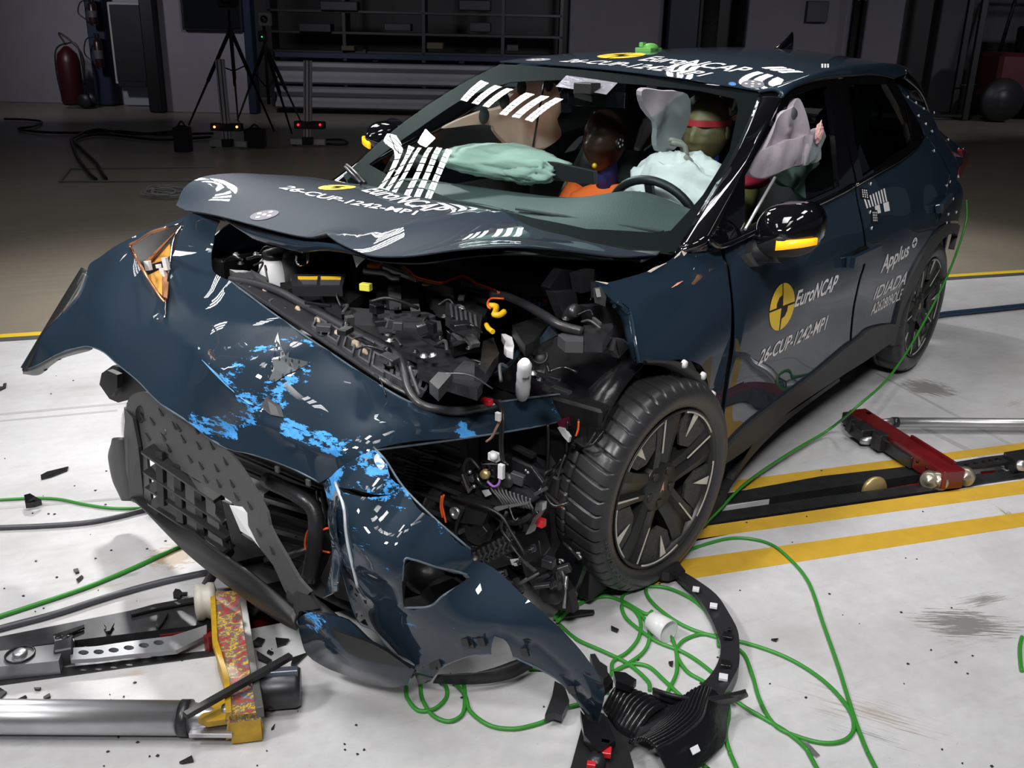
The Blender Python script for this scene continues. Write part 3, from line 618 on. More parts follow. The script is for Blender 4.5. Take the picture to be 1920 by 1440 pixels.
# ================================================================ THE CAR
def paint_mat():
    m = bpy.data.materials.new('petrol_blue_paint'); m.use_nodes = True; nt = m.node_tree; b = nt.nodes['Principled BSDF']; L = nt.links
    b.inputs['Metallic'].default_value = 0; b.inputs['Roughness'].default_value = .6; b.inputs['Specular IOR Level'].default_value = .08; b.inputs['Coat Weight'].default_value = 1.; b.inputs['Coat Roughness'].default_value = .015
    a = nd(nt, 'Attribute', attribute_name='wear'); tc = nd(nt, 'TexCoord')
    mp = nd(nt, 'Mapping'); mp.inputs['Rotation'].default_value = (.35, .2, .3); mp.inputs['Scale'].default_value = (1.3, .7, 2.4); L.new(tc.outputs['Object'], mp.inputs['Vector'])
    n = nd(nt, 'TexNoise', Scale=24., Detail=11, Roughness=.75); L.new(mp.outputs[0], n.inputs['Vector'])
    s = nd(nt, 'Math', operation='MULTIPLY_ADD'); L.new(a.outputs['Fac'], s.inputs[0]); s.inputs[1].default_value = .365; L.new(n.outputs['Fac'], s.inputs[2])
    r = nd(nt, 'MapRange'); r.inputs['From Min'].default_value = .86; r.inputs['From Max'].default_value = .885; L.new(s.outputs[0], r.inputs['Value'])
    n2 = nd(nt, 'TexNoise', Scale=70., Detail=3); L.new(tc.outputs['Object'], n2.inputs['Vector'])
    cc = nd(nt, 'Mix', data_type='RGBA'); cc.inputs['A'].default_value = srgb('#2a78c4'); cc.inputs['B'].default_value = srgb('#5fb0f0'); L.new(n2.outputs['Fac'], cc.inputs['Factor'])
    g = nd(nt, 'Math', operation='MULTIPLY'); L.new(r.outputs[0], g.inputs[0]); gt = nd(nt, 'Math', operation='GREATER_THAN'); L.new(a.outputs['Fac'], gt.inputs[0]); gt.inputs[1].default_value = .05; L.new(gt.outputs[0], g.inputs[1])
    x = nd(nt, 'Mix', data_type='RGBA'); x.inputs['A'].default_value = PAINTC+(1,); L.new(cc.outputs['Result'], x.inputs['B']); L.new(g.outputs[0], x.inputs['Factor']); L.new(x.outputs['Result'], b.inputs['Base Color'])
    q = nd(nt, 'Math', operation='SUBTRACT'); q.inputs[0].default_value = 1; L.new(g.outputs[0], q.inputs[1]); L.new(q.outputs[0], b.inputs['Coat Weight'])
    return m
PAINTC = (.0125, .025, .042)
PAINT = paint_mat()
UNDER = mat('inner_paint', (.012, .02, .028), rough=.4, coat=.3)
PRIM = mat('broken_edge', (.55, .5, .42), rough=.6)
def glass_mat(name, tint, f0=.06):
    m = bpy.data.materials.new(name); m.use_nodes = True; nt = m.node_tree; nt.nodes.remove(nt.nodes['Principled BSDF']); L = nt.links; o = nt.nodes['Material Output']
    t = nd(nt, 'BsdfTransparent'); t.inputs[0].default_value = tint+(1,); g = nd(nt, 'BsdfGlossy'); g.inputs['Roughness'].default_value = .0
    fr = nd(nt, 'Fresnel', IOR=1.5); ge_ = nd(nt, 'NewGeometry'); inv = nd(nt, 'Math', operation='SUBTRACT'); inv.inputs[0].default_value = 1; L.new(ge_.outputs['Backfacing'], inv.inputs[1]); ff = nd(nt, 'Math', operation='MULTIPLY'); L.new(fr.outputs[0], ff.inputs[0]); L.new(inv.outputs[0], ff.inputs[1]); x = nd(nt, 'MixShader'); L.new(ff.outputs[0], x.inputs[0]); L.new(t.outputs[0], x.inputs[1]); L.new(g.outputs[0], x.inputs[2]); L.new(x.outputs[0], o.inputs[0])
    return m
GLASS = glass_mat('windscreen_glass', (.88, .94, .93)); PRIV = glass_mat('tinted_glass', (.28, .32, .32)); SIDEG = glass_mat('side_glass', (.87, .93, .91))
car = empty('car', (-1.2, 0, 0)); tag(car, 'crashed dark petrol blue five-door hatchback with its front smashed open and bumper torn', 'car')
def grp(name, loc=(0, 0, 0)): return empty_in(name, loc)
def z4(x, y): return (1280+x/2.88, 400+y/2.88)
def z3(x, y): return (1300+x/3.097, y/3.097)
def zf(x, y): return (1100+x/5.333, 440+y/5.333)
def z2(x, y): return (600+x/2.341, 40+y/2.341)
# ---- side of the body
SIDE_C = [(.32, .72, .93), (.3, .84, .73), (.3, .88, .5), (.3, .885, .3), (-.05, .75, 1.), (-.05, .85, .8), (-.05, .885, .6), (-.05, .88, .3),
          (-.35, .78, 1.04), (-.35, .86, .82), (-.35, .888, .62), (-.35, .87, .4), (-.35, .855, .22), (-.8, .79, 1.05), (-.8, .87, .84), (-.8, .885, .64), (-.8, .862, .42), (-.8, .85, .22),
          (-1.4, .81, 1.05), (-1.4, .875, .85), (-1.4, .885, .65), (-1.4, .862, .42), (-1.4, .855, .22), (-1.95, .80, 1.07), (-1.95, .88, .86), (-1.95, .892, .66), (-1.95, .872, .42), (-1.95, .86, .22),
          (-2.4, .765, 1.13), (-2.4, .875, .9), (-2.4, .9, .68), (-2.4, .89, .4), (-2.85, .72, 1.12), (-2.85, .84, .94), (-2.85, .875, .72), (-2.85, .865, .45),
          (-3.15, .64, 1.1), (-3.15, .76, .95), (-3.15, .79, .7), (-3.15, .77, .4), (-3.35, .55, 1.05), (-3.35, .62, .9), (-3.35, .62, .6)]
S = Surf(SIDE_C, (0, 1, 0))
fender = [zf(75, 465)+(1,), zf(200, 478), zf(400, 430), zf(600, 368), zf(780, 285), zf(880, 222), zf(940, 160)+(1,), zf(1180, 150)+(1,), zf(1320, 112)+(1,), zf(1362, 240), zf(1425, 500), zf(1445, 700), zf(1445, 900), zf(1425, 1150), zf(1380, 1440), (1349, 780), (1343, 815)+(1,),
          (1338, 775), (1331, 735), zf(1170, 1345), zf(1080, 1275), zf(950, 1250), zf(860, 1255), zf(700, 1265), zf(515, 1285)+(1,), zf(470, 1050), zf(440, 800), zf(430, 740), zf(370, 690), zf(285, 682)+(1,)]
S.ridge([(.2, .9, .88), (-.1, .9, .90), (-.5, .9, .9)], .006, .03)
S.ridge([(-.1, .9, .4), (.02, .9, .55), (.2, .9, .66)], -.012, .04)
sheet('front_fender', S, fender, PAINT, car, g=.02)
door_f = [(1356, 461, 1), (1365, 490), (1374, 540), (1379, 600), (1378, 650), (1368, 712), (1358, 780), (1350, 868, 1), (1412, 792), (1488, 733), (1562, 672), (1593, 645, 1), (1595, 610), (1600, 570), (1610, 525), (1620, 490), (1619, 440), (1608, 385), (1601, 344, 1), (1584, 355), (1526, 383), (1440, 421), (1400, 441)]
sheet('front_door', S, door_f, PAINT, car, g=.03)
door_r = [(1605, 343, 1), (1612, 385), (1623, 440), (1624, 490), (1614, 525), (1604, 570), (1599, 610), (1597, 643, 1), (1612, 628), (1640, 610), (1676, 606, 1), (1690, 560), (1708, 516), (1728, 474, 1), (1752, 425), (1772, 365), (1780, 325, 1), (1762, 290), (1738, 256, 1), (1712, 277), (1687, 297), (1640, 326)]
sheet('rear_door', S, door_r, PAINT, car, g=.03)
quarter = [(1740, 255, 1), (1764, 289), (1783, 325, 1), (1775, 366), (1755, 427), (1748, 440, 1), (1760, 425), (1776, 416), (1792, 414), (1803, 422), (1809, 442), (1808, 470, 1), (1813, 430), (1812, 387), (1806, 360), (1794, 337, 1), (1797, 322), (1806, 302), (1812, 285, 1), (1800, 274), (1782, 262), (1762, 246), (1756, 236, 1)]
sheet('rear_quarter_panel', S, quarter, PAINT, car, g=.03)
S2 = Surf([(p[0], p[1]+.012, p[2]) for p in SIDE_C], (0, 1, 0))
clad = [z4(170, 1395)+(1,), z4(190, 1335)+(1,), z4(380, 1128), z4(600, 958), z4(850, 755), z4(960, 672), z4(1010, 628), z4(1080, 605), z4(1150, 598)+(1,), z4(1130, 700)+(1,), z4(1000, 790), z4(850, 885), z4(600, 1052), z4(350, 1272)]
sheet('sill_cladding', S2, clad, DARK, car, g=.03, th=.02)
arch_o = [z4(1150, 600), z4(1195, 440), z4(1275, 265), z4(1365, 122), z4(1425, 68), z4(1475, 55), z4(1508, 78), z4(1528, 140), z4(1535, 200)]
arch_i = [z4(1520, 205), z4(1500, 130), z4(1465, 108), z4(1425, 125), z4(1385, 165), z4(1320, 270), z4(1240, 420), z4(1180, 560), z4(1150, 700), z4(1125, 705)]
sheet('rear_arch_cladding', S2, arch_o+arch_i, DARK, car, g=.03, th=.03)
S3 = Surf([(p[0], p[1]-.03, p[2]) for p in SIDE_C], (0, 1, 0))
sheet('loose_sill_strip', S3, [z4(845, 890)+(1,), z4(600, 1060), z4(430, 1180), z4(290, 1400), z4(260, 1480), z4(200, 1500)+(1,), (1357, 975, 1), (1345, 968, 1), (1338, 965), (1400, 868), z4(500, 1180), z4(640, 1060), z4(850, 905)+(1,)], DARK, car, g=.03, th=.03)
sheet('loose_sill_strip', S3, [(1318, 928, 1), (1350, 930), (1375, 900), (1352, 960), (1330, 990, 1), (1298, 992, 1), (1300, 975)], DARK, car, g=.03, th=.03, smooth=False)
# right-hand side of the body (mirror image, undamaged behind the front axle)
sheet('front_door', S, door_f, PAINT, car, g=.05, mirror=True); sheet('rear_door', S, door_r, PAINT, car, g=.05, mirror=True); sheet('rear_quarter_panel', S, quarter, PAINT, car, g=.05, mirror=True)
sheet('front_fender', S, [(.55, .8, .78), (.4, .72, .95), (-.1, .77, .99), (-.16, .8, .99), (-.22, .87, .6), (-.24, .87, .25), (-.36+.14, .87, .4), (-.1, .88, .62), (.14, .88, .72), (.4, .88, .62), (.5, .86, .5)], PAINT, car, g=.05, mirror=True)
sheet('sill_cladding', S2, clad, DARK, car, g=.05, th=.02, mirror=True); sheet('rear_arch_cladding', S2, arch_o+arch_i, DARK, car, g=.05, th=.03, mirror=True)
# ---- greenhouse sides
GH = Surf([(-.2, .80, 1.02), (-.6, .80, 1.05), (-1.4, .81, 1.05), (-2., .80, 1.07), (-2.4, .765, 1.13), (-2.9, .69, 1.15), (-1.0, .655, 1.40), (-1.5, .65, 1.43), (-2.0, .64, 1.43), (-2.4, .62, 1.41), (-2.8, .585, 1.35), (-.6, .74, 1.22), (-1.5, .74, 1.25), (-2.1, .73, 1.26), (-3.1, .6, 1.15), (-3.0, .56, 1.33)], (0, 1, .35))
GHo = lambda d: Surf([tuple(np.array(p)+[0, d, d*.3]) for p in [(-.2, .80, 1.02), (-.6, .80, 1.05), (-1.4, .81, 1.05), (-2., .80, 1.07), (-2.4, .765, 1.13), (-2.9, .69, 1.15), (-1.0, .655, 1.40), (-1.5, .65, 1.43), (-2.0, .64, 1.43), (-2.4, .62, 1.41), (-2.8, .585, 1.35), (-.6, .74, 1.22), (-1.5, .74, 1.25), (-2.1, .73, 1.26), (-3.1, .6, 1.15), (-3.0, .56, 1.33)]], (0, 1, .35))
GI = GHo(-.012); GO = GHo(.006)
frame_f = [(1352, 462, 1), (1329, 452, 1), (1395, 320), (1440, 235), (1468, 186), (1484, 168), (1510, 157), (1545, 149), (1572, 146, 1), (1585, 250), (1604, 344, 1), (1526, 384), (1400, 443)]
glass_f = [(1396, 428, 1), (1397, 330, 1), (1420, 285), (1455, 225), (1475, 195), (1498, 176), (1530, 165), (1552, 163, 1), (1562, 230), (1574, 350, 1), (1500, 383)]
frame_r = [(1574, 148, 1), (1623, 142), (1676, 149, 1), (1700, 190), (1722, 228), (1738, 256, 1), (1687, 300), (1608, 344, 1), (1588, 250)]
glass_r = [(1590, 166, 1), (1600, 158), (1662, 158, 1), (1680, 190), (1700, 230), (1711, 268, 1), (1670, 293), (1618, 331, 1), (1602, 260)]
glass_q = [(1691, 176, 1), (1714, 222), (1727, 250, 1), (1713, 264, 1), (1704, 225)]
for mi in (False, True):
    sheet('front_door_frame', GH, frame_f, GLOSS, car, g=.04, holes=[glass_f], mirror=mi, th=.02)
    sheet('rear_door_frame', GH, frame_r, GLOSS, car, g=.04, holes=[glass_r], mirror=mi, th=.02)
    sheet('rear_side_glass', GI, glass_r, PRIV, car, g=.05, mirror=mi, th=.004)
    sheet('quarter_glass', GO, glass_q, GLOSS, car, g=.05, mirror=mi, th=.004)
# front door glass: on the left it has partly dropped, the lower rear pane remains
sheet('front_side_glass', GI, [(1574, 352, 1), (1500, 385, 1), (1460, 400, 1), (1500, 345), (1526, 262), (1540, 247, 1), (1568, 240, 1)], SIDEG, car, g=.05, smooth=False)
sheet('front_side_glass', GI, glass_f, SIDEG, car, g=.05, mirror=True)
MB().tube([GO.p3(GO.hit(1397, 430))[0], GO.p3(GO.hit(1453, 333))[0]], .005, 6).build('glass_edge', ALU, car)
MB().tube(spl([GO.p3(GO.hit(*p))[0] for p in [(1604, 348), (1650, 322), (1690, 299), (1720, 275), (1733, 256)]], 6), .006, 6).build('window_trim', CHR, car)
MB().tube(spl([GO.p3(GO.hit(*p))[0] for p in [(1330, 452), (1352, 462), (1400, 443), (1470, 410), (1530, 384), (1584, 358), (1603, 346)]], 6), .009, 6).build('belt_trim', GLOSS, car)
# pillar strip (gloss black) between windscreen and door frame
WSn = (.39, 0, .92)
WU = [(937, 117), (1048, 124), (1198, 138), (1305, 151), (1428, 172)]; WB_ = [(642, 326), (700, 350), (820, 385), (950, 410), (1100, 452), (1268, 474)]
def wpt(px, py, side):
    return None
# windscreen surface, measured on its four corners and the header bow
def ws_point(s_, t):
    L = np.array([-.901, -.585, 1.45])*(1-t)+np.array([-.067, -.67, 1.058])*t+np.array([.39, 0, .92])*.034*4*t*(1-t)
    R = np.array([-.974, .56, 1.39])*(1-t)+np.array([-.052, .75, .977])*t-np.array([.39, 0, .92])*.022*4*t*(1-t)
    k = 4*s_*(1-s_); return L*(1-s_)+R*s_+np.array([.14*t, 0, .012*(1-t)])*k+np.array([.39, 0, .92])*k*.018*4*t*(1-t)
WS = Surf([tuple(ws_point(s_, t)) for s_ in (0, .2, .4, .6, .8, 1) for t in (0, .25, .5, .75, 1)], WSn, reg=1e-5)
ws_out = [(937, 117, 1), (1048, 124), (1198, 138), (1305, 151), (1428, 172, 1), (1382, 279), (1330, 370), (1268, 474, 1), (.02, .55, .98), (.07, .3, 1.0), (.09, 0, 1.01), (.07, -.3, 1.02), (.0, -.55, 1.03), (642, 326, 1), (740, 238), (848, 164)]
wl = outline(WS, ws_out, .04)
sheet('windscreen', WS, None, GLASS, car, g=.05, th=.005, loop=wl)
c0 = wl.mean(0)
hole_px = [(958, 150), (1060, 146), (1200, 155), (1310, 166), (1380, 182), (1384, 200), (1368, 279), (1318, 362), (1258, 428), (1225, 432), (1100, 425), (1000, 405), (850, 372), (735, 330), (690, 305), (780, 240), (870, 180)]
WSo = WS
wl2 = outline(WSo, ws_out, .04)
sheet('windscreen_border', WSo, None, mat('frit_black', (.004, .004, .005), rough=.7, spec=.1), car, g=.05, th=.002, off=-.008, loop=wl2, holes=[hole_px])
# pillar sheets: from windscreen edge to door frame
def strip(name, A, B, m, parent, n=6, th=.012, bulge=.012, out=(0, 1, .3)):
    A = spl(A, 8); B = spl(B, 8); k = min(len(A), len(B)); A = [A[int(i*(len(A)-1)/(k-1))] for i in range(k)]; B = [B[int(i*(len(B)-1)/(k-1))] for i in range(k)]; o = np.array(out, float); rows = []
    for a, b in zip(A, B): rows.append([a+(b-a)*j/n+o*bulge*math.sin(math.pi*j/n) for j in range(n+1)])
    return MB().grid(rows).build(name, m, parent, solid=th)
wedge = [at(1268, 474, 'y', .75), at(1330, 370, 'y', .70), at(1382, 279, 'y', .63), at(1428, 172, 'y', .56)]
gedge = [GH.p3(GH.hit(*p))[0] for p in [(1330, 453), (1392, 325), (1434, 243), (1467, 184)]]
for s in (1, -1):
    f = np.array([1, s, 1]); strip('a_pillar', [p*f for p in wedge], [p*f for p in gedge], GLOSS, car, out=(.3, s, .3), bulge=.018)
strip('cowl_corner', [at(1268, 474, 'y', .75), at(1250, 478, 'y', .72)], [at(1330, 453, 'y', .80), at(1322, 468, 'y', .79)], GLOSS, car)
# ---- roof
RF = Surf([(937, 115, 'y', -.585), (1428, 170, 'y', .56), (-.93, -.302, 1.446), (-.945, .064, 1.432), (-.955, .307, 1.416), (-1.4, 0, 1.492), (-1.4, .6, 1.44), (-1.4, -.6, 1.475), (-2., 0, 1.518), (-2., .6, 1.462), (-2., -.6, 1.48), (-2.6, 0, 1.5), (-2.6, .57, 1.44), (-2.6, -.57, 1.455), (-3.0, 0, 1.45), (-3.0, .5, 1.385), (-3.0, -.5, 1.40)], (0, 0, 1), reg=6e-4)
roof_out = [(937, 115, 'y', -.585, 1), (1048, 123, 'x', -.93), (1198, 137, 'x', -.945), (1305, 150, 'x', -.95), (1428, 170, 'y', .56, 1), (-1.15, .59, 1.43), (-1.4, .605, 1.45), (-2., .6, 1.46), (-2.6, .57, 1.44), (-3.0, .5, 1.4, 1), (-3.05, 0, 1.4), (-3.0, -.5, 1.4, 1), (-2.6, -.57, 1.4), (-2., -.6, 1.4), (-1.4, -.605, 1.4), (-1.15, -.59, 1.4)]
roof = sheet('roof', RF, roof_out, PAINT, car, g=.05)
re = [RF.p3(RF.uv(np.array(p)))[0] for p in [(-.945, .56, 0), (-1.15, .59, 0), (-1.4, .605, 0), (-1.7, .605, 0), (-2., .6, 0), (-2.3, .587, 0), (-2.6, .57, 0), (-2.85, .53, 0), (-3., .5, 0)]]
ge = [GH.p3(GH.hit(*p))[0] for p in [(1467, 184), (1484, 167), (1510, 156), (1545, 148), (1572, 145), (1600, 143), (1625, 141), (1652, 143), (1676, 148)]]
ge2 = ge+[]
for s in (1, -1):
    f = np.array([1, s, 1]); strip('roof_rail', [p*f for p in re], [p*f for p in ge], PAINT, car, out=(0, s*.6, .6), bulge=.03, n=8)
# C pillar panel, spoiler
CS = Surf([(1676, 148, 'y', .60), (1738, 256, 'y', .76), (1760, 240, 'y', .68), (1724, 152, 'y', .50), (1700, 190, 'y', .665), (1812, 286, 'y', .72), (1783, 325, 'y', .80), (1745, 195, 'y', .58)], (0, 1, .4))
spo = [(1676, 148, 1), (1640, 118), (1689, 130), (1728, 150, 1), (1738, 175), (1757, 225, 1), (1735, 195), (1712, 168), (1690, 160, 1)]
cp = [(1680, 156, 1), (1700, 166), (1722, 180), (1745, 212), (1760, 243, 1), (1785, 264), (1812, 286, 1), (1806, 302), (1797, 322), (1782, 326, 1), (1763, 289), (1738, 256, 1), (1722, 228), (1700, 190)]
for mi in (False, True):
    sheet('c_pillar', CS, cp, PAINT, car, g=.05, mirror=mi)
for s in (1, -1):
    f = np.array([1, s, 1]); A = [np.array(p)*f for p in [(-2.55, .585, 1.43), (-2.8, .55, 1.40), (-3.0, .5, 1.385), (-3.2, .46, 1.335)]]; B = [np.array(p)*f for p in [(-2.42, .625, 1.40), (-2.66, .64, 1.33), (-2.85, .635, 1.25), (-2.95, .64, 1.17)]]
    strip('spoiler_side', A, B, GLOSS, car, out=(0, s, .3))
rows = []
for t in np.linspace(-1, 1, 13):
    y = .5*t; z = RF.p3(RF.uv(np.array([-3., y, 0])))[0][2]; rows.append([np.array([-2.98, y, z]), np.array([-3.12, y*.98, z-.02]), np.array([-3.24, y*.94, z-.055]), np.array([-3.22, y*.94, z-.08]), np.array([-3.0, y*.95, z-.07])])
MB().grid(rows).build('roof_spoiler', PAINT, car, solid=.01)
# tail: hatch, rear glass, bumper, lamps
rows = []
for x, z, hw in [(-3.05, 1.33, .46), (-3.2, 1.16, .56), (-3.32, 1.02, .64)]: rows.append([np.array([x+.06*(2*t-1)**2, hw*(2*t-1), z]) for t in np.linspace(0, 1, 13)])
MB().grid(rows).build('rear_window', GLOSS, car, solid=.01)
rows = []
for x, z, hw in [(-3.32, 1.02, .66), (-3.36, .95, .70), (-3.33, .75, .74), (-3.42, .62, .76), (-3.40, .4, .76), (-3.3, .24, .7)]: rows.append([np.array([x+.2*(2*t-1)**4, hw*(2*t-1), z]) for t in np.linspace(0, 1, 17)])
MB().grid(rows).build('tailgate', PAINT, car, solid=.01)
tl = Surf([(1800, 300, 'y', .78), (1817, 285, 'y', .66), (1800, 325, 'y', .79), (1812, 305, 'y', .70)], (-.6, 1, 0))
for mi in (False, True): sheet('tail_lamp', tl, [(1803, 280), (1812, 284), (1817, 291), (1815, 303), (1808, 318), (1799, 333), (1798, 318), (1806, 302)], mat('tail_red', (.45, .01, .02), rough=.15, coat=1), car, g=.03, th=.02, mirror=mi)
# antenna and marker on the roof
a = at(1475, 86, 'z', 1.515) if False else np.array([-2.75, 0.02, RF.p3(RF.uv(np.array([-2.75, 0, 0])))[0][2]])
q = at(1466, 84, 'y', .02); a = np.array([q[0], .02, RF.p3(RF.uv(np.array([q[0], .02, 0])))[0][2]])
rows = []
for t in np.linspace(0, 1, 9): rows.append([a+np.array([.09-.2*t, (.022*(1-t*.4))*math.sin(k)*(1-.0*t), .085*t**1.6*0+.085*(t**1.4)*max(0, math.cos(k))-.005]) for k in np.linspace(-1.571, 1.571, 9)])
MB().grid(rows).build('shark_fin_antenna', GLOSS, car, solid=.004)
g0 = at(1217, 77, 'y', -.25); g0[2] = RF.p3(RF.uv(g0))[0][2]+.012; MB().box(g0+[0, 0, -.01], (.1, .08, .02)).ball(g0+[0, .01, .0], (.04, .035, .02)).box(g0+[.02, -.02, .012], (.03, .02, .02)).build('green_tape_marker', mat('green_tape', (.12, .4, .08), rough=.6), car)
# ---- decals
def ncap(S_, qlogo, qtext, qnum, shear=.2):
    # round badge: four quadrants
    T = []
    R, r = .5, .27
    def sect(a0, a1, rin, rout): return arc(.5, .5, rout, a0, a1)+arc(.5, .5, rin, a1, a0)
    T.append(arc(.5, .5, .5, 92, 178)+[(.27, .52), (.27, .60), (.36, .72), (.48, .76)]); T.append(arc(.5, .5, .5, -88, -2)+[(.73, .48), (.72, .38), (.64, .28), (.52, .24)])
    T.append([(.53, .52)]+arc(.5, .5, .5, 3, 87)); T.append([(.47, .48)]+arc(.5, .5, .5, 183, 267))
    poly_decal('test_badge', T, S_, qlogo, YEL, car)
    text_decal('test_lettering', 'EuroNCAP', S_, qtext, WHM, car, .02, shear); text_decal('test_number', '26-CUP-1242-MP1', S_, qnum, WHM, car, .02, shear)
ncap(S, [(1437, 628), (1484, 610), (1490, 523), (1444, 540)], [(1488, 577), (1565, 545), (1573, 514), (1494, 545)], [(1420, 685), (1548, 617), (1553, 590), (1426, 657)])
poly_decal('badge_ring', [[(.5+.5*math.cos(t), .5+.5*math.sin(t)) for t in np.linspace(0, 6.28, 40)[:-1]]], S, [(1440, 626), (1485, 608), (1488, 525), (1443, 541)], BLK, car, off=.0008)
text_decal('sponsor_lettering', 'Applus', S, [(1648, 522), (1702, 487), (1706, 452), (1655, 482)], WHM, car, .025, .2)
poly_decal('sponsor_mark', [arc(.5, .5, .5, 0, 359, 30)[:-1]], S, [(1708, 467), (1718, 462), (1720, 443), (1711, 448)], WHM, car)
poly_decal('sponsor_mark', [[(.42, .15), (.58, .15), (.58, .85), (.42, .85)], [(.15, .42), (.85, .42), (.85, .58), (.15, .58)]], S, [(1708, 467), (1718, 462), (1720, 443), (1711, 448)], BLK, car, off=.002)
text_decal('sponsor_lettering', 'IDIADA', S, [(1636, 563), (1696, 533), (1703, 507), (1641, 540)], WHM, car, .02, .25)
text_decal('sponsor_number', 'A262809OLEN', S, [(1631, 592), (1697, 558), (1702, 536), (1636, 570)], WHM, car, .02, .1)
ncap(RF, [(-1.33, -.30, 0), (-1.33, -.06, 0), (-1.57, -.06, 0), (-1.57, -.30, 0)] if False else [at(1082, 103, 'z', 1.5)*[1, 1, 0] if False else (-1.18, -.33, 0, 0), (-1.18, -.13, 0, 0), (-1.40, -.13, 0, 0), (-1.40, -.33, 0, 0)], [(-1.17, -.08, 0, 0), (-1.17, .38, 0, 0), (-1.30, .38, 0, 0), (-1.30, -.08, 0, 0)], [(-1.01, -.36, 0, 0), (-1.01, .30, 0, 0), (-1.11, .30, 0, 0), (-1.11, -.36, 0, 0)])
DISC = mat('marker_disc', (.17, .17, .2), rough=.7, spec=.15)
def disc(S_, q, m=DISC, dots=True, n=5):
    poly_decal('marker_disc', [arc(.5, .5, .5, 0, 359, 30)[:-1]], S_, q, m, car)
    if dots: poly_decal('marker_dots', [arc(.5+.28*math.cos(a), .5+.28*math.sin(a), .075, 0, 359, 10)[:-1] for a in np.linspace(0, 2*math.pi, n)[:-1]]+[arc(.5, .5, .075, 0, 359, 10)[:-1]], S_, q, WHM, car, off=.0025)
disc(RF, [(1388, 165), (1432, 167), (1434, 151), (1390, 150)]); disc(RF, [(-.97, -.53, 0, 0), (-.97, -.43, 0, 0), (-1.09, -.43, 0, 0), (-1.09, -.53, 0, 0)])
poly_decal('marker_dot', [arc(.5, .5, .5, 0, 359, 20)[:-1]], RF, [(1366, 161), (1380, 162), (1380, 155), (1366, 154)], mat('blue_dot', (.05, .2, .5), rough=.5), car)
poly_decal('barcode_sticker', [[(i/8+.01, .42), (i/8+.075, .42), (i/8+.075, 1), (i/8+.01, 1)] for i in range(8)]+[[(.35, 0), (.58, 0), (.58, .4), (.35, .4)], [(.75, 0), (1, 0), (1, .4), (.75, .4)]], S, [(1628, 405), (1668, 395), (1660, 352), (1618, 372)], WHM, car)
for q in ([(1613, 372), (1630, 375), (1626, 354), (1612, 352)], [(1634, 418), (1646, 418), (1644, 394), (1632, 394)]):
    poly_decal('marker_patch', [[(0, 0), (1, 0), (1, 1), (0, 1)]], S, q, BLK, car, off=.002); poly_decal('marker_dots', [arc(.25+.25*(i % 3)+.0, .2+.2*(i//3), .08, 0, 359, 8)[:-1] for i in range(12)], S, q, WHM, car, off=.0032)
dots = MB()
for (x, y) in [(1385, 650), (1415, 730), (1470, 840), (1555, 940), (1630, 560)] if False else []: pass
for px, py in [(1775, 348), (1781, 341), (1775, 375), (1787, 373), (1778, 402), (1793, 398), (1775, 418), (1632, 345), (1631, 398), (1634, 428)]:
    p = S.p3(S.hit(px, py), .002)[0]; dots.lathe([(0, .001), (.007, .001), (.007, -.001)], p, (0, 1, 0), 10)
for x, y in [(1245, 565), (1293, 597), (1338, 632), (1308, 673), (1397, 655), (1350, 720), (1386, 763), (1420, 793), (1480, 812), (1397, 876), (1420, 870), (1468, 870), (1540, 866), (1566, 868)]:
    p = CS.p3(CS.hit(*z3(x, y)), .002)[0]; dots.lathe([(0, .001), (.007, .001), (.007, -.001)], p, (0, 1, .3), 10)
dots.build('marker_dots', WHM, car)
poly_decal('marker_dots', [arc(.2+.3*(i % 3), .15+.25*(i//3), .12, 0, 359, 8)[:-1] for i in range(9)], RF, [(1538, 128), (1556, 128), (1556, 118), (1538, 118)], WHM, car)
# ---- door handles
def handle(q, s=1):
    P = [S.p3(S.hit(*p), .03)[0] for p in q]; P0 = [S.p3(S.hit(*p), .0)[0] for p in q]
    hb = MB().bar(P[0], P[-1], .018, .045, up=(0, 0, 1)).bar(P0[0], P[0]+(P[-1]-P[0])*.12, .03, .04); hb.build('door_handle', PAINT if s else GLOSS, car)
handle([(1584, 492), (1635, 468)]); handle([(1752, 392), (1770, 372)])
poly_decal('handle_recess', [arc(.5, .5, .5, 0, 359, 24)[:-1]], S, [(1600, 490), (1630, 478), (1630, 458), (1600, 465)], BLK, car)
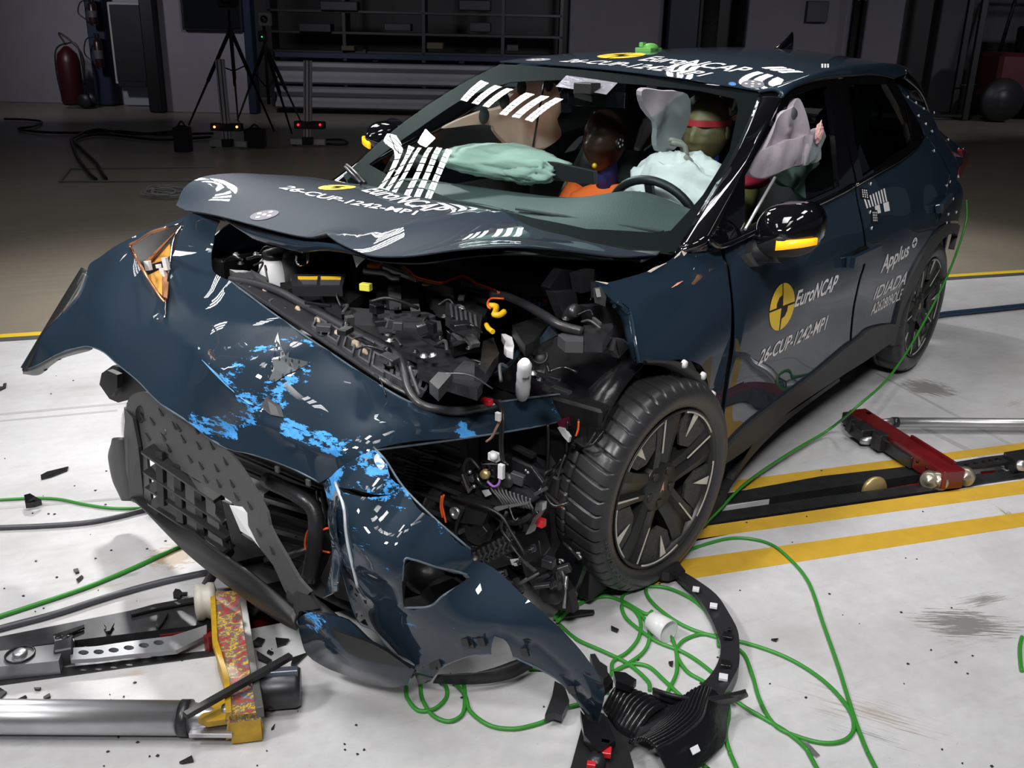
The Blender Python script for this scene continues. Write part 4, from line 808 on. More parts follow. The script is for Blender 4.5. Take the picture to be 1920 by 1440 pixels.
# ---- mirrors
def mirror_(c, s, k=1.):
    e = empty('door_mirror', tuple(c), None); e.parent = car; e.matrix_parent_inverse = abs_inv(car); c = np.array(c)
    R = Matrix.Rotation(math.radians(8*s), 3, 'Z')
    def prof(mb, k0, k1, grow=0., x0=-.06, x1=.09):
        rows = []
        for i in range(9):
            t = i/8; x = x0+(x1-x0)*t; sc = (1-max(0, (t-.35)/.65)**2.2*.75)+grow; row = []
            for j in range(25):
                a = k0+(k1-k0)*j/24; ca, sa = math.cos(a), math.sin(a)
                y = .098*k*sc*math.copysign(abs(ca)**.7, ca); z = .082*k*sc*math.copysign(abs(sa)**.75, sa)+.012*y/.098
                row.append(c+np.array(R @ Vector((x, y*s*1.0, z))))
            rows.append(row)
        mb.grid(rows); mb.add([c+np.array(R @ Vector((x1+.012, 0, 0)))]+rows[-1], [(0, j+1, j+2) for j in range(24)], 0, True); return rows
    mb = MB(); prof(mb, -.35 if s > 0 else -.35, math.pi+.35); mb.build('mirror_cap', GLOSS, e, solid=.003)
    mb = MB(); prof(mb, math.pi+.3, 2*math.pi-.3, -.03); mb.build('mirror_base', DARK, e, solid=.003)
    MB().add([c+np.array(R @ Vector((-.05, .092*math.cos(a), .075*math.sin(a)))) for a in np.linspace(0, 2*math.pi, 25)[:-1]], [tuple(range(24))]).build('mirror_glass', CHR, e, solid=.004)
    sg = []
    for t in np.linspace(0, 1, 9):
        sg.append([c+np.array(R @ Vector((.085*math.sqrt(max(0, 1-((.00+.105*t)/.115)**2))+.004, s*(-.01+.105*t), z_+.010*t))) for z_ in (-.045+.012*t, -.013+.0*t)])
    MB().grid(sg).build('turn_signal', mat('amber_lamp', (.9, .45, .02), rough=.2, emit='#ff9c00', es=1.1), e, solid=.01)
    MB().tube(spl([c+[-.02, -s*.02, -.07], c+[-.03, -s*.11, -.085], c+[-.04, -s*.21, -.11]], 5), [.035]*11, 10).build('mirror_arm', DARK, e)
    return e
mc = at(1478, 433, 'y', .955); mirror_(mc, 1); mirror_(at(722, 256, 'y', -.955), -1, .72)
sheet('mirror_mount', S, [(1388, 480, 1), (1440, 455, 1), (1452, 470), (1430, 492), (1405, 500)], GREYP, car, g=.03, off=.02, th=.02)
# ================================================================ bonnet, torn front fascia, wheels
def za(x, y): return (20+x/4.364, 380+y/4.364)
def zb(x, y): return (380+x/2.341, 420+y/2.341)
def zc(x, y): return (180+x/2.4, 700+y/2.4)
def zd(x, y): return (700+x/2.571, 740+y/2.571)
def ze(x, y): return (380+x/4.364, 430+y/4.364)
def zg(x, y): return (780+x/4.364, 430+y/4.364)
def zh(x, y): return (700+x/4.571, 760+y/4.571)
def zk(x, y): return (320+x/3., 300+y/3.)
HC = [(330, 385, 'y', -.68), (345, 352, 'y', -.73), (375, 333, 'y', -.74), (430, 325, 'y', -.72), (500, 327, 'y', -.70), (590, 333, 'y', -.68), (640, 340, 'y', -.67), (355, 395, 'x', .66), (400, 402, 'x', .65), (500, 428, 'x', .63), (587, 446, 'x', .62), (612, 442, 'x', .61),
      (633, 455, 'x', .62), (690, 478, 'x', .62), (760, 480, 'y', .28), (850, 468, 'y', .45), (960, 461, 'y', .58), (1060, 468, 'y', .65), (1155, 480, 'y', .70), (1232, 478, 'y', .71),
      (960, 399, 'x', -.02), (1031, 429, 'x', -.02), (1100, 452, 'y', .52), (790, 371, 'y', -.18), (690, 347, 'y', -.48)]
HD = Surf(HC, (0, 0, 1), reg=8e-4)
HD.ridge([(612, 442, 'x', .61), (680, 422, 'z', 1.05), (740, 415, 'z', 1.05), (870, 405, 'z', 1.03), (960, 403, 'x', .0)], .010, .03)
hood_out = [(330, 385, 'y', -.68, 1), (345, 352, 'y', -.73), (375, 333, 'y', -.74), (430, 325, 'y', -.72), (500, 327, 'y', -.70), (590, 333, 'y', -.68), (640, 340, 'y', -.67), (700, 350, 'y', -.45), (790, 371, 'y', -.18), (870, 378, 'x', -.05), (960, 399, 'x', -.03), (1031, 429, 'x', -.02), (1100, 452, 'y', .52), (1232, 478, 'y', .71, 1),
            (1155, 480, 'y', .70), (1060, 468, 'y', .65), (960, 461, 'y', .58), (850, 468, 'y', .45), (760, 480, 'y', .28), (690, 478, 'x', .62, 1), (633, 455, 'x', .62), (612, 442, 'x', .61, 1), (587, 446, 'x', .62, 1), (500, 428, 'x', .63), (400, 402, 'x', .65), (355, 395, 'x', .66, 1), (348, 388, 'x', .66, 1)]
sheet('bonnet', HD, hood_out, PAINT, car, g=.025, back=UNDER)
hd2 = Surf([P3(p)-np.array([0, 0, .028]) for p in HC], (0, 0, 1), reg=3e-4)
l2 = outline(HD, hood_out, .04); l2 = l2.mean(0)+(l2-l2.mean(0))*.90
sheet('bonnet_inner_panel', hd2, None, UNDER, car, g=.05, loop=l2)
sk = MB(); la = HD.p3(outline(HD, [p for p in hood_out], .03))
lo_ = np.array([p for p in la])
cc_ = lo_.mean(0); rows = [[p-np.array([0, 0, .002]) for p in la], [p+(cc_-p)*.05-np.array([0, 0, .010]) for p in la]]
sk.grid([rows[0]+[rows[0][0]], rows[1]+[rows[1][0]]]).build('bonnet_hem', UNDER, car, solid=.002)
# folded inner flange hanging below the front edge of the bonnet
FLG = [at(412, 404, 'x', .62), at(440, 415, 'x', .61), at(500, 432, 'x', .6), at(560, 448, 'x', .6), at(600, 455, 'x', .6), at(640, 462, 'x', .6), at(680, 476, 'x', .6)]
FLB = [at(425, 408, 'x', .6), at(480, 448, 'x', .59), at(530, 464, 'x', .59), at(565, 472, 'x', .59), at(610, 468, 'x', .59), at(650, 472, 'x', .59), at(690, 482, 'x', .59)]
strip('bonnet_flange', FLG, FLB, PAINT, car, out=(.6, 0, .3), bulge=.01)
ncap(HD, [(582, 353), (625, 359), (681, 352), (640, 346)], [(676, 358), (805, 400), (849, 392), (716, 352)], [(522, 353), (776, 404), (786, 396), (546, 349)], 0)
disc(HD, [(458, 408), (490, 417), (534, 398), (500, 392)])
poly_decal('bare_spot', [[(0, 0), (1, 0), (1, 1), (0, 1)]], HD, [(815, 401), (850, 408), (853, 401), (820, 395)], PRIM, car) if False else None
# ---- fascia
EDG = mat('scuff_highlight_edge', (.16, .21, .26), rough=.3, noise_=(30, .8))  # scraped edge tone, lightened to carry the bright edge highlights
FC = [(40, 695, 'x', 1.07), (66, 699, 'x', 1.05), (125, 655, 'x', 1.03), (165, 649, 'x', 1.03), (250, 715, 'x', 1.04), (350, 800, 'x', 1.06), (413, 835, 'x', 1.06), (597, 904, 'x', 1.04), (500, 860, 'x', 1.06), (163, 508, 'x', .86), (118, 584, 'x', .97), (77, 627, 'x', 1.03), (240, 452, 'x', .78), (348, 407, 'x', .66), (365, 400, 'x', .655),
      (432, 527, 'x', .72), (398, 456, 'x', .63), (310, 595, 'x', .90), (310, 598, 'x', .91), (247, 474, 'x', .82), (400, 690, 'x', 1.0), (470, 760, 'x', 1.035), (545, 655, 'x', .90), (560, 780, 'x', 1.0), (709, 719, 'x', .82), (619, 659, 'x', .79), (530, 599, 'x', .76), (781, 757, 'x', .77), (700, 843, 'x', .99), (650, 850, 'x', 1.02),
      (850, 764, 'x', .69), (871, 821, 'x', .72), (935, 753, 'x', .55), (1021, 796, 'x', .45), (1085, 736, 'x', .33), (1127, 764, 'x', .30), (200, 600, 'x', .99), (350, 700, 'x', .98), (450, 620, 'x', .86), (380, 560, 'x', .79), (780, 800, 'x', .86)]
FA = Surf(FC, (.88, .0, .47), reg=1.2e-3)
FA.ridge([(470, 770), (420, 705), (370, 655), (300, 600)], .012, .025)
FA.ridge([(470, 770), (560, 830), (640, 850)], .018, .02); FA.ridge([(480, 765), (430, 800), (400, 820)], -.025, .03); FA.ridge([(480, 770), (520, 720), (540, 690)], -.010, .03)
fa_out = [(41, 694, 1), (50, 671), (77, 627), (118, 584), (148, 550), (163, 511), (168, 495), (190, 480), (215, 462), (240, 449), (300, 424), (348, 405), (365, 398, 1), (400, 404), (412, 415, 1), (402, 440), (397, 470), (397, 498), (405, 514), (432, 527, 1), (470, 560), (530, 599), (619, 659), (709, 719), (756, 745), (781, 757), (807, 763), (850, 765), (935, 753), (1085, 737, 1), (1108, 741), (1127, 764, 1), (1021, 796), (871, 821), (700, 844, 1), (672, 858), (640, 880), (600, 905, 1), (534, 872), (472, 851), (413, 834), (355, 792), (300, 755), (256, 711), (219, 681), (194, 659), (169, 649), (148, 650), (105, 664), (66, 685)]
lamp_hole = [(243, 458), (311, 427), (344, 416), (334, 445), (322, 483), (316, 527), (311, 572), (295, 550), (272, 517), (247, 474)]
SEG = [((440, 690), (560, 640), .9, .05), ((470, 775), (560, 700), .95, .05), ((420, 800), (520, 760), .9, .04), ((540, 800), (640, 840), 1.1, .03), ((640, 840), (720, 830), .8, .04), ((420, 700), (480, 760), .9, .03), ((360, 790), (440, 815), 1.1, .03), ((860, 805), (880, 815), 1.4, .03), ((1040, 765), (1080, 755), .85, .03), ((560, 780), (680, 740), .5, .06), ((300, 750), (380, 800), .7, .012), ((500, 860), (600, 900), .5, .02)]
def wear_attr(S_, segs):
    LS = [(S_.p3(S_.hit(*a))[0], S_.p3(S_.hit(*b))[0], k, r) for a, b, k, r in segs]
    def f(W):
        out = np.zeros(len(W))
        for a, b, k, r in LS:
            ab = b-a; t = np.clip(((W-a)@ab)/(ab@ab), 0, 1); d = np.linalg.norm(W-a-t[:, None]*ab, axis=1); out = np.maximum(out, k*np.clip(1.6-d/r, 0, 1))
        return out
    return f
lo = outline(FA, fa_out, .018)
sheet('bumper_fascia', FA, None, PAINT, car, g=.018, th=.004, loop=lo, holes=[lamp_hole], back=DARK, attr=wear_attr(FA, SEG))
# crease along the swage of the fascia: thin edge roll, its highlight put into the lighter colour
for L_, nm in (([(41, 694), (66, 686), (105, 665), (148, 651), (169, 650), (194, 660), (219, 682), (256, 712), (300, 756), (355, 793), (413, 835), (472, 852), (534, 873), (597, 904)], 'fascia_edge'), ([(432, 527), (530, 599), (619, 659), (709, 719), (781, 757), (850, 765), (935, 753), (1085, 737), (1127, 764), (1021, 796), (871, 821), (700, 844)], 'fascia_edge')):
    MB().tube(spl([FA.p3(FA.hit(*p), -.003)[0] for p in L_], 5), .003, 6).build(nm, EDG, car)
fo = [at(155, 503, 'x', .80), at(120, 560, 'x', .90), at(75, 635, 'x', .99), at(42, 690, 'x', 1.04)]; fi = [FA.p3(FA.hit(*p))[0] for p in [(163, 511), (118, 584), (77, 627), (43, 692)]]
strip('wheel_arch_return', fo, fi, BLACK, car, bulge=-.03, out=(0, -1, 0))
strip('wheel_arch_lip', [FA.p3(FA.hit(*p))[0] for p in [(163, 515), (148, 552), (118, 588)]], [at(*p, 'x', .86) for p in [(158, 512), (137, 552), (112, 590)]], GREYP, car, bulge=0)
strip('fascia_flange', [FA.p3(FA.hit(*p), -.003)[0] for p in [(41, 694), (66, 687), (105, 666), (148, 652), (172, 651)]], [at(43, 698, 'x', 1.03), at(72, 700, 'x', 1.0), at(95, 682, 'x', .98), at(118, 668, 'x', .98), at(165, 655, 'x', .99)], GREYP, car, bulge=0)
for p in [(148, 654), (108, 672), (82, 692)]: MB().box(at(*p, 'x', 1.0), (.012, .02, .008), rz=.5).build('push_clip', BLACK, car)
# headlamp with torn amber-orange inside
hl = empty('headlamp', tuple(at(295, 480, 'x', .74))); hl.parent = car; hl.matrix_parent_inverse = abs_inv(car)
bk = Surf([at(243, 458, 'x', .72), at(311, 427, 'x', .62), (344, 416, 'x', .60), (316, 527, 'x', .74), (310, 575, 'x', .84), (272, 517, 'x', .74)], (.88, 0, .47))
sheet('lamp_housing', bk, [(238, 450), (311, 420), (350, 408), (340, 445), (326, 483), (320, 527), (313, 582), (290, 555), (266, 517), (240, 474)], BLK, hl, g=.03, smooth=False)
AMB = mat('amber_reflector', (.85, .42, .08), rough=.2, metal=.35); COP = mat('copper_edge', (.55, .25, .12), rough=.25, metal=.6)
lens_glass = mat('lamp_lens', (.8, .8, .82), rough=.15, spec=.8)
def face(name, pts, m, parent, th=.004): 
    P = [P3(p) for p in pts]; n = np.cross(P[1]-P[0], P[2]-P[0]); n /= np.linalg.norm(n)
    return MB().prism(P, n*th).build(name, m, parent)
face('reflector', [(*za(1110, 600), 'x', .80), (*za(1235, 540), 'x', .77), (*za(1240, 760), 'x', .87), (*za(1180, 700), 'x', .85)], AMB, hl)
face('reflector', [(*za(1130, 500), 'x', .76), (*za(1300, 330), 'x', .70), (*za(1310, 430), 'x', .74), (*za(1240, 470), 'x', .76)], AMB, hl)
face('inner_trim', [(*za(1090, 500), 'x', .77), (*za(1400, 200), 'x', .66), (*za(1330, 270), 'x', .67), (*za(1150, 480), 'x', .77)], COP, hl)
face('inner_trim', [(*za(1240, 620), 'x', .80), (*za(1300, 560), 'x', .76), (*za(1280, 780), 'x', .88), (*za(1250, 770), 'x', .88)], COP, hl)
for (x, y, w_, h_) in ((1270, 500, .02, .04), (1255, 600, .022, .05), (1210, 520, .015, .012), (1125, 515, .025, .03)): MB().box(at(*za(x, y), 'x', .785), (.012, w_, h_), rx=.2).build('projector_lens', lens_glass, hl)
for A in ([(975, 345), (1050, 310), (1150, 245), (1280, 205)], [(975, 350), (1010, 420), (1080, 545), (1200, 735), (1265, 820)]):
    MB().tube(spl([at(*za(*p), 'x', .80 if k < 2 else .86) for k, p in enumerate(A)], 5), .005, 6).build('lamp_seal', COP, hl)
MB().tube(spl([FA.p3(FA.hit(*za(*p)), .001)[0] for p in [(1400, 190), (1340, 290), (1310, 450), (1290, 640), (1275, 830), (1262, 950)]], 6), .0045, 6).build('lamp_trim', CHR, hl)
# emblem socket: three pointed broken badge seat
EM = mat('badge_seat', (.045, .06, .07), rough=.4)
em = [[ze(620, 850), ze(600, 900), ze(570, 1070), ze(640, 1060), ze(680, 1040), ze(640, 960)], [ze(680, 1040), ze(640, 1060), ze(700, 1110), ze(760, 1160), ze(890, 1095), ze(740, 1060), ze(705, 1050), ze(712, 1000)], [ze(640, 1060), ze(570, 1070), ze(590, 1150), ze(545, 1230), ze(600, 1250), ze(690, 1190), ze(770, 1160), ze(700, 1110)]]
def px_decal(name, polys, S_, m, parent, off=.002):
    mb = MB()
    for p in polys:
        P = S_.p3(np.array([S_.hit(*q) for q in p]), off); mb.prism(P, S_.n*.0015)
    return mb.build(name, m, parent)
px_decal('badge_seat', em, FA, EM, car)
px_decal('badge_slots', [[(x-1.3, y-2), (x+1.3, y-2.5), (x+1.3, y+2), (x-1.3, y+2.5)] for x, y in [ze(590, 995), ze(610, 960), ze(628, 1065), ze(680, 1075), ze(730, 1080), ze(787, 1090), ze(860, 1100), ze(785, 1135), ze(725, 1165), ze(655, 1200), ze(570, 1130), ze(545, 1210), ze(585, 1240), ze(575, 1055), ze(715, 1115), ze(655, 1025)]], FA, BLK, car, .004)
px_decal('blue_scratch', [[ze(0, 1070), ze(100, 1160), ze(220, 1270), ze(400, 1420), ze(425, 1440), ze(380, 1430), ze(200, 1280), ze(90, 1170)]], FA, mat('scratch_blue', (.12, .35, .65), rough=.6), car, .0022)
px_decal('scratched_sticker', [[zc(770, 105), zc(835, 150), zc(850, 200), zc(790, 190), zc(745, 150)], ], FA, GREYP, car, .003)
# ---- lower left corner of the fascia, swung out onto the floor
FBc = [(640, 870, 'x', 1.03), (700, 843, 'x', .99), (610, 912, 'x', 1.04), (622, 967, 'x', 1.07), (638, 1054, 'x', 1.09), (655, 1121, 'x', 1.08), (692, 1175, 'x', 1.07), (730, 1217, 'x', 1.05), (782, 1258, 'x', 1.03), (792, 1283, 'x', .985), (830, 1254, 'x', 1.02), (875, 1232, 'x', 1.02), (933, 1226, 'x', 1.0), (992, 1242, 'x', .96), (1038, 1269, 'x', .93), (1073, 1300, 'x', .9), (1101, 1345, 'x', .85), (1117, 1358, 'x', .84),
       (1132, 1308, 'x', .87), (1096, 1230, 'x', .9), (1039, 1168, 'x', .93), (992, 1126, 'x', .95), (887, 1051, 'x', .97), (883, 1030, 'x', .97), (817, 973, 'x', .99), (758, 915, 'x', .99), (723, 864, 'x', .99), (700, 930, 'x', 1.08), (760, 1000, 'x', 1.10), (700, 1080, 'x', 1.13), (860, 1150, 'x', 1.04), (950, 1170, 'x', 1.0), (740, 1160, 'x', 1.09), (850, 1050, 'x', 1.03)]
FB = Surf(FBc, (1, .15, .15), reg=8e-4)
FB.ridge([(640, 940), (655, 1050), (690, 1110)], .02, .02); FB.ridge([(660, 925), (740, 927)], -.012, .02); FB.ridge([(720, 900), (800, 1000), (870, 1050)], .012, .02); FB.ridge([(650, 1060), (745, 1080), (760, 1140)], .012, .018)
FB.ridge([(800, 1258), (850, 1215), (930, 1190), (1000, 1210), (1060, 1260), (1110, 1330)], -.012, .012)
fb_out = [(700, 838, 1), (723, 862), (758, 914), (817, 973), (883, 1030, 1), (887, 1051, 1), (992, 1126), (1039, 1168), (1065, 1194), (1096, 1230), (1127, 1277), (1133, 1308), (1119, 1358, 1), (1100, 1345), (1073, 1304), (1038, 1270), (992, 1243), (962, 1232, 1), (955, 1212), (944, 1198), (926, 1192, 1), (920, 1226, 1), (875, 1232), (828, 1252), (805, 1278), (784, 1284, 1), (776, 1262, 1), (778, 1246, 1), (765, 1236), (730, 1217), (700, 1180, 1), (692, 1175), (684, 1160, 1), (672, 1166), (664, 1140, 1), (655, 1121), (650, 1105, 1), (638, 1054), (634, 1010), (622, 967), (609, 915), (600, 903, 1), (630, 880), (668, 852)]
fog = [(758, 1051), (774, 1049), (817, 1063), (850, 1075), (879, 1082), (871, 1090), (832, 1117), (805, 1138), (775, 1144), (757, 1140), (754, 1090)]
tear = [(632, 911), (660, 916), (690, 924), (742, 927), (700, 932), (655, 926)]
sheet('fascia_corner', FB, None, PAINT, car, g=.018, th=.004, loop=outline(FB, fb_out, .018), holes=[fog, tear], back=DARK,
      attr=wear_attr(FB, [((620, 910), (740, 850), 1.15, .05), ((650, 920), (640, 1040), .9, .025), ((700, 900), (760, 940), .9, .05), ((650, 1000), (760, 1090), .75, .04), ((720, 870), (870, 1030), 1.0, .018), ((760, 1140), (770, 1170), .8, .035), ((640, 880), (660, 1100), .8, .02), ((880, 1050), (1040, 1170), .7, .01), ((860, 1180), (880, 1200), .6, .03), ((780, 950), (860, 1060), .5, .05)]))
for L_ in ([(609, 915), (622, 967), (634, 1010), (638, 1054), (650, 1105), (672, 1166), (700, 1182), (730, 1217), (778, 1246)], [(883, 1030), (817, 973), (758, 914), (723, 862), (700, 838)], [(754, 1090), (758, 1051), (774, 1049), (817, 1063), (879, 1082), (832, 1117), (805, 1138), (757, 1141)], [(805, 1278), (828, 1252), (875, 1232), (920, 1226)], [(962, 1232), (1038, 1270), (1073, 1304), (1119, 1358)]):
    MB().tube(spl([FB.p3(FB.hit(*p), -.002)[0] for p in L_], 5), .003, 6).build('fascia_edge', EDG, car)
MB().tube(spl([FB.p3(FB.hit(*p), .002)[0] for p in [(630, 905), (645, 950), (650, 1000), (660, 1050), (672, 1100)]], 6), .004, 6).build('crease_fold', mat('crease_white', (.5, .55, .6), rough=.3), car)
sheet('torn_flap', Surf([at(617, 950, 'x', 1.10), at(640, 1045, 'x', 1.13), at(608, 1118, 'x', 1.14), at(624, 1000, 'x', 1.15), at(600, 1110, 'x', 1.13), at(622, 1085, 'x', 1.16)], (1, .1, .1)), [(622, 940, 1), (628, 1000), (640, 1048), (632, 1108, 1), (605, 1121, 1), (617, 1080), (620, 1010), (614, 960)], PAINT, car, g=.02)
# slotted clips on the arch flange
for p in [(812, 1245), (884, 1206), (905, 1202), (984, 1220), (1072, 1290), (1106, 1342), (873, 1201), (822, 1240)]:
    q = FB.p3(FB.hit(*p), .004)[0]; MB().box(q, (.006, .022, .02), rx=.4).build('flange_clip', BLACK, car)
px_decal('sensor_seat', [[zd(430, 870), zd(455, 860), zd(452, 885)]], FB, GREYP, car)
# blade below the corner
BL = Surf([at(557, 1158, 'x', 1.15), at(597, 1150, 'x', 1.15), at(651, 1165, 'x', 1.14), at(701, 1210, 'x', 1.12), at(776, 1258, 'x', 1.06), at(765, 1284, 'x', 1.05), at(722, 1287, 'x', 1.055), at(638, 1262, 'x', 1.10), at(576, 1225, 'x', 1.14), at(620, 1205, 'x', 1.17), at(690, 1245, 'x', 1.13)], (1, 0, .3))
sheet('lower_corner_blade', BL, [(557, 1160, 1), (575, 1150), (597, 1148), (651, 1163), (701, 1208), (740, 1235), (778, 1256, 1), (765, 1284, 1), (722, 1288), (638, 1263), (600, 1246), (576, 1228), (565, 1200)], PAINT, car, g=.02, th=.01, attr=wear_attr(BL, [((575, 1160), (600, 1165), 1.0, .03)]))
sheet('lower_corner_trim', Surf([P3(p)+[.006, 0, .004] for p in [at(600, 1180, 'x', 1.165), at(701, 1215, 'x', 1.13), at(640, 1225, 'x', 1.165), at(770, 1256, 'x', 1.07)]], (1, 0, .3)), [(620, 1178, 1), (700, 1208), (770, 1254, 1), (700, 1240), (650, 1222)], BLACK, car, g=.03, th=.01)
# ---- dark textured grille surround, hanging in front
TP = Surf([at(236, 769, 'x', .95), at(249, 933, 'x', .97), at(272, 735, 'x', .97), at(305, 750, 'x', .99), at(363, 800, 'x', 1.02), at(413, 835, 'x', 1.045), at(438, 858, 'x', 1.06), at(472, 908, 'x', 1.09), at(505, 967, 'x', 1.12), at(538, 1046, 'x', 1.14), at(580, 1108, 'x', 1.15), at(397, 917, 'x', 1.08), at(274, 837, 'x', .99), at(488, 1029, 'x', 1.13), at(560, 1140, 'x', 1.14), at(430, 1033, 'x', 1.09)], (1, -.1, .2))
tp_out = [(236, 769, 1), (240, 750), (252, 738), (272, 735), (305, 750), (363, 798), (413, 833), (438, 857), (472, 908), (500, 960), (505, 985), (538, 1046), (560, 1085), (582, 1110, 1), (556, 1138, 1), (535, 1110), (512, 1060), (488, 1029), (465, 985), (440, 948), (425, 935), (397, 917), (350, 888), (317, 867), (274, 839, 1), (284, 942, 1), (262, 943), (249, 933, 1), (236, 880), (232, 825)]
sheet('grille_surround', TP, tp_out, mat('surround_grey', (.062, .063, .066), rough=.5, bump=(90, .05)), car, g=.03, th=.008)
for x, y in [(240, 290), (300, 180), (310, 290), (360, 240), (335, 340), (400, 300), (430, 390), (460, 260), (470, 330), (530, 330), (550, 430), (480, 420), (620, 500), (590, 400), (380, 250), (215, 200), (260, 220), (700, 600), (740, 720), (800, 800), (640, 560), (560, 500), (500, 480)]:
    px, py = zc(x, y)
    try: q = TP.hit(px, py)
    except ValueError: continue
    P = TP.p3(np.array([TP.hit(px-6, py-10), TP.hit(px+3.5, py+4), TP.hit(px-1, py+5)]), .001); n = TP.nm(q)[0]; MB().prism(P, n*.003).build('surround_stud', BLACK, car)
mb = MB(); q = TP.p3(TP.hit(*zc(202, 182)), .001)[0]; mb.lathe([(.0, .001), (.02, .001), (.024, .004), (.026, 0)], q, TP.n, 20).build('sensor_hole', BLK, car)
mb = MB(); q = TP.p3(TP.hit(*zc(310, 262)), .001)[0]; mb.lathe([(.0, .003), (.008, .003), (.01, 0)], q, TP.n, 14).build('sensor_hole', GREYP, car)
# side of the surround and corner splitter
face('surround_side', [(*zc(140, 150), 'x', .93), (*zc(165, 560), 'x', .96), (*zc(230, 572), 'x', .98), (*zc(205, 330), 'x', .99), (*zc(180, 200), 'x', .98)], DARK, car, .01)
strip('air_curtain_trim', [at(*zc(*p), 'x', .9) for p in [(150, 130), (125, 190), (122, 260), (140, 340)]], [at(*zc(*p), 'x', .94) for p in [(155, 140), (142, 200), (150, 290), (160, 390)]], GLOSS, car, bulge=.01)
strip('corner_splitter', [at(*zc(*p), 'x', .92) for p in [(118, 295), (80, 340), (75, 380), (100, 480), (160, 570)]], [at(*zc(*p), 'x', .95) for p in [(125, 290), (140, 380), (150, 430), (158, 500), (165, 565)]], GREYP, car, bulge=.02, out=(1, -1, 0))
# front spoiler lip
LA = [at(*zc(*p), 'x', x) for p, x in [((170, 562), .96), ((230, 565), .98), ((380, 660), 1.03), ((520, 772), 1.09), ((720, 912), 1.13), ((900, 1062), 1.14), ((900, 1085), 1.14)]]; LB = [at(*zc(*p), 'x', x) for p, x in [((172, 568), .99), ((215, 604), 1.02), ((400, 792), 1.07), ((600, 952), 1.12), ((800, 1092), 1.15), ((895, 1145), 1.16), ((905, 1140), 1.16)]]
strip('front_spoiler_lip', LA, LB, BLACK, car, bulge=.012, out=(1, 0, .3), n=8)
sp = [at(*zc(*p), 'x', x) for p, x in [((880, 950), 1.12), ((960, 990), 1.12), ((1100, 1110), 1.12), ((1250, 1230), 1.10), ((1440, 1340), 1.04)]]; sq = [at(*zc(*p), 'x', x) for p, x in [((890, 1045), 1.13), ((980, 1080), 1.13), ((1130, 1150), 1.13), ((1290, 1280), 1.10), ((1430, 1365), 1.04)]]
strip('lower_arc_trim', sp, sq, DARK, car, bulge=.015, out=(1, 0, .3))
face('surround_bracket', [(*zc(890, 990), 'x', 1.15), (*zc(960, 1000), 'x', 1.15), (*zc(1000, 1060), 'x', 1.15), (*zc(915, 1070), 'x', 1.155), (*zc(905, 1100), 'x', 1.155), (*zc(888, 1060), 'x', 1.15)], DARK, car, .012)
# lower grille mesh: vertical and horizontal blades
gb = MB()
vt = [[(290, 350), (300, 590)], [(370, 410), (385, 670)], [(460, 460), (480, 730)], [(555, 560), (600, 790)]]
for (a, b) in vt: MB().bar(at(*zc(*a), 'x', 1.03), at(*zc(*b), 'x', 1.05), .035, .014, up=(1, 0, 0)).build('grille_blade', BLACK, car)
hz = [[(232, 340), (560, 560)], [(240, 430), (600, 660)], [(250, 500), (610, 730)], [(260, 570), (600, 790)]]
for (a, b) in hz: MB().bar(at(*zc(*a), 'x', 1.02), at(*zc(*b), 'x', 1.05), .045, .012, up=(.3, 0, 1)).build('grille_blade', BLACK, car)
for (a, b) in ([(480, 740), (300, 640)],): MB().bar(at(*zc(*a), 'x', 1.0), at(*zc(*b), 'x', 1.0), .05, .03).build('grille_blade', BLACK, car)
face('torn_label', [(*zc(600, 592), 'x', 1.10), (*zc(690, 605), 'x', 1.10), (*zc(728, 650), 'x', 1.11), (*zc(748, 800), 'x', 1.12), (*zc(700, 740), 'x', 1.12), (*zc(650, 710), 'x', 1.11)], WHP, car)
face('torn_blade', [(*zc(565, 572), 'x', 1.06), (*zc(605, 590), 'x', 1.06), (*zc(650, 720), 'x', 1.07), (*zc(770, 800), 'x', 1.07), (*zc(700, 830), 'x', 1.07), (*zc(610, 760), 'x', 1.07)], BLACK, car, .01)
MB().tube([at(*zc(600, 800), 'x', 1.02), at(*zc(540, 880), 'x', 1.03), at(*zc(490, 965), 'x', 1.04)], .016, 8).build('grille_strut', BLACK, car)
# ---- crash beam end, radiator pack
cbm = MB(); cbm.prism([at(*zc(*p), 'x', .82) for p in [(25, 0), (75, -35), (140, -20), (215, 40), (260, 90), (100, 132), (60, 115), (15, 50)]], (-.10, 0, 0)); cbm.build('crash_beam_end', BLACK, car)
MB().prism([at(*zc(*p), 'x', .83) for p in [(75, -20), (120, 0), (120, 60), (90, 100), (75, 60)]], (.02, 0, 0)).build('crash_beam_rib', DARK, car)
MB().bar((.72, -.68, .47), (.78, .35, .52), .09, .11).build('crash_beam', DARK, car)
MB().box((.60, -.05, .38), (.05, 1.15, .5)).build('radiator', BLK, car)
for k in range(11): MB().box((.64, -.05, .16+k*.044), (.012, 1.12, .008)).build('radiator_slat', DARK, car)
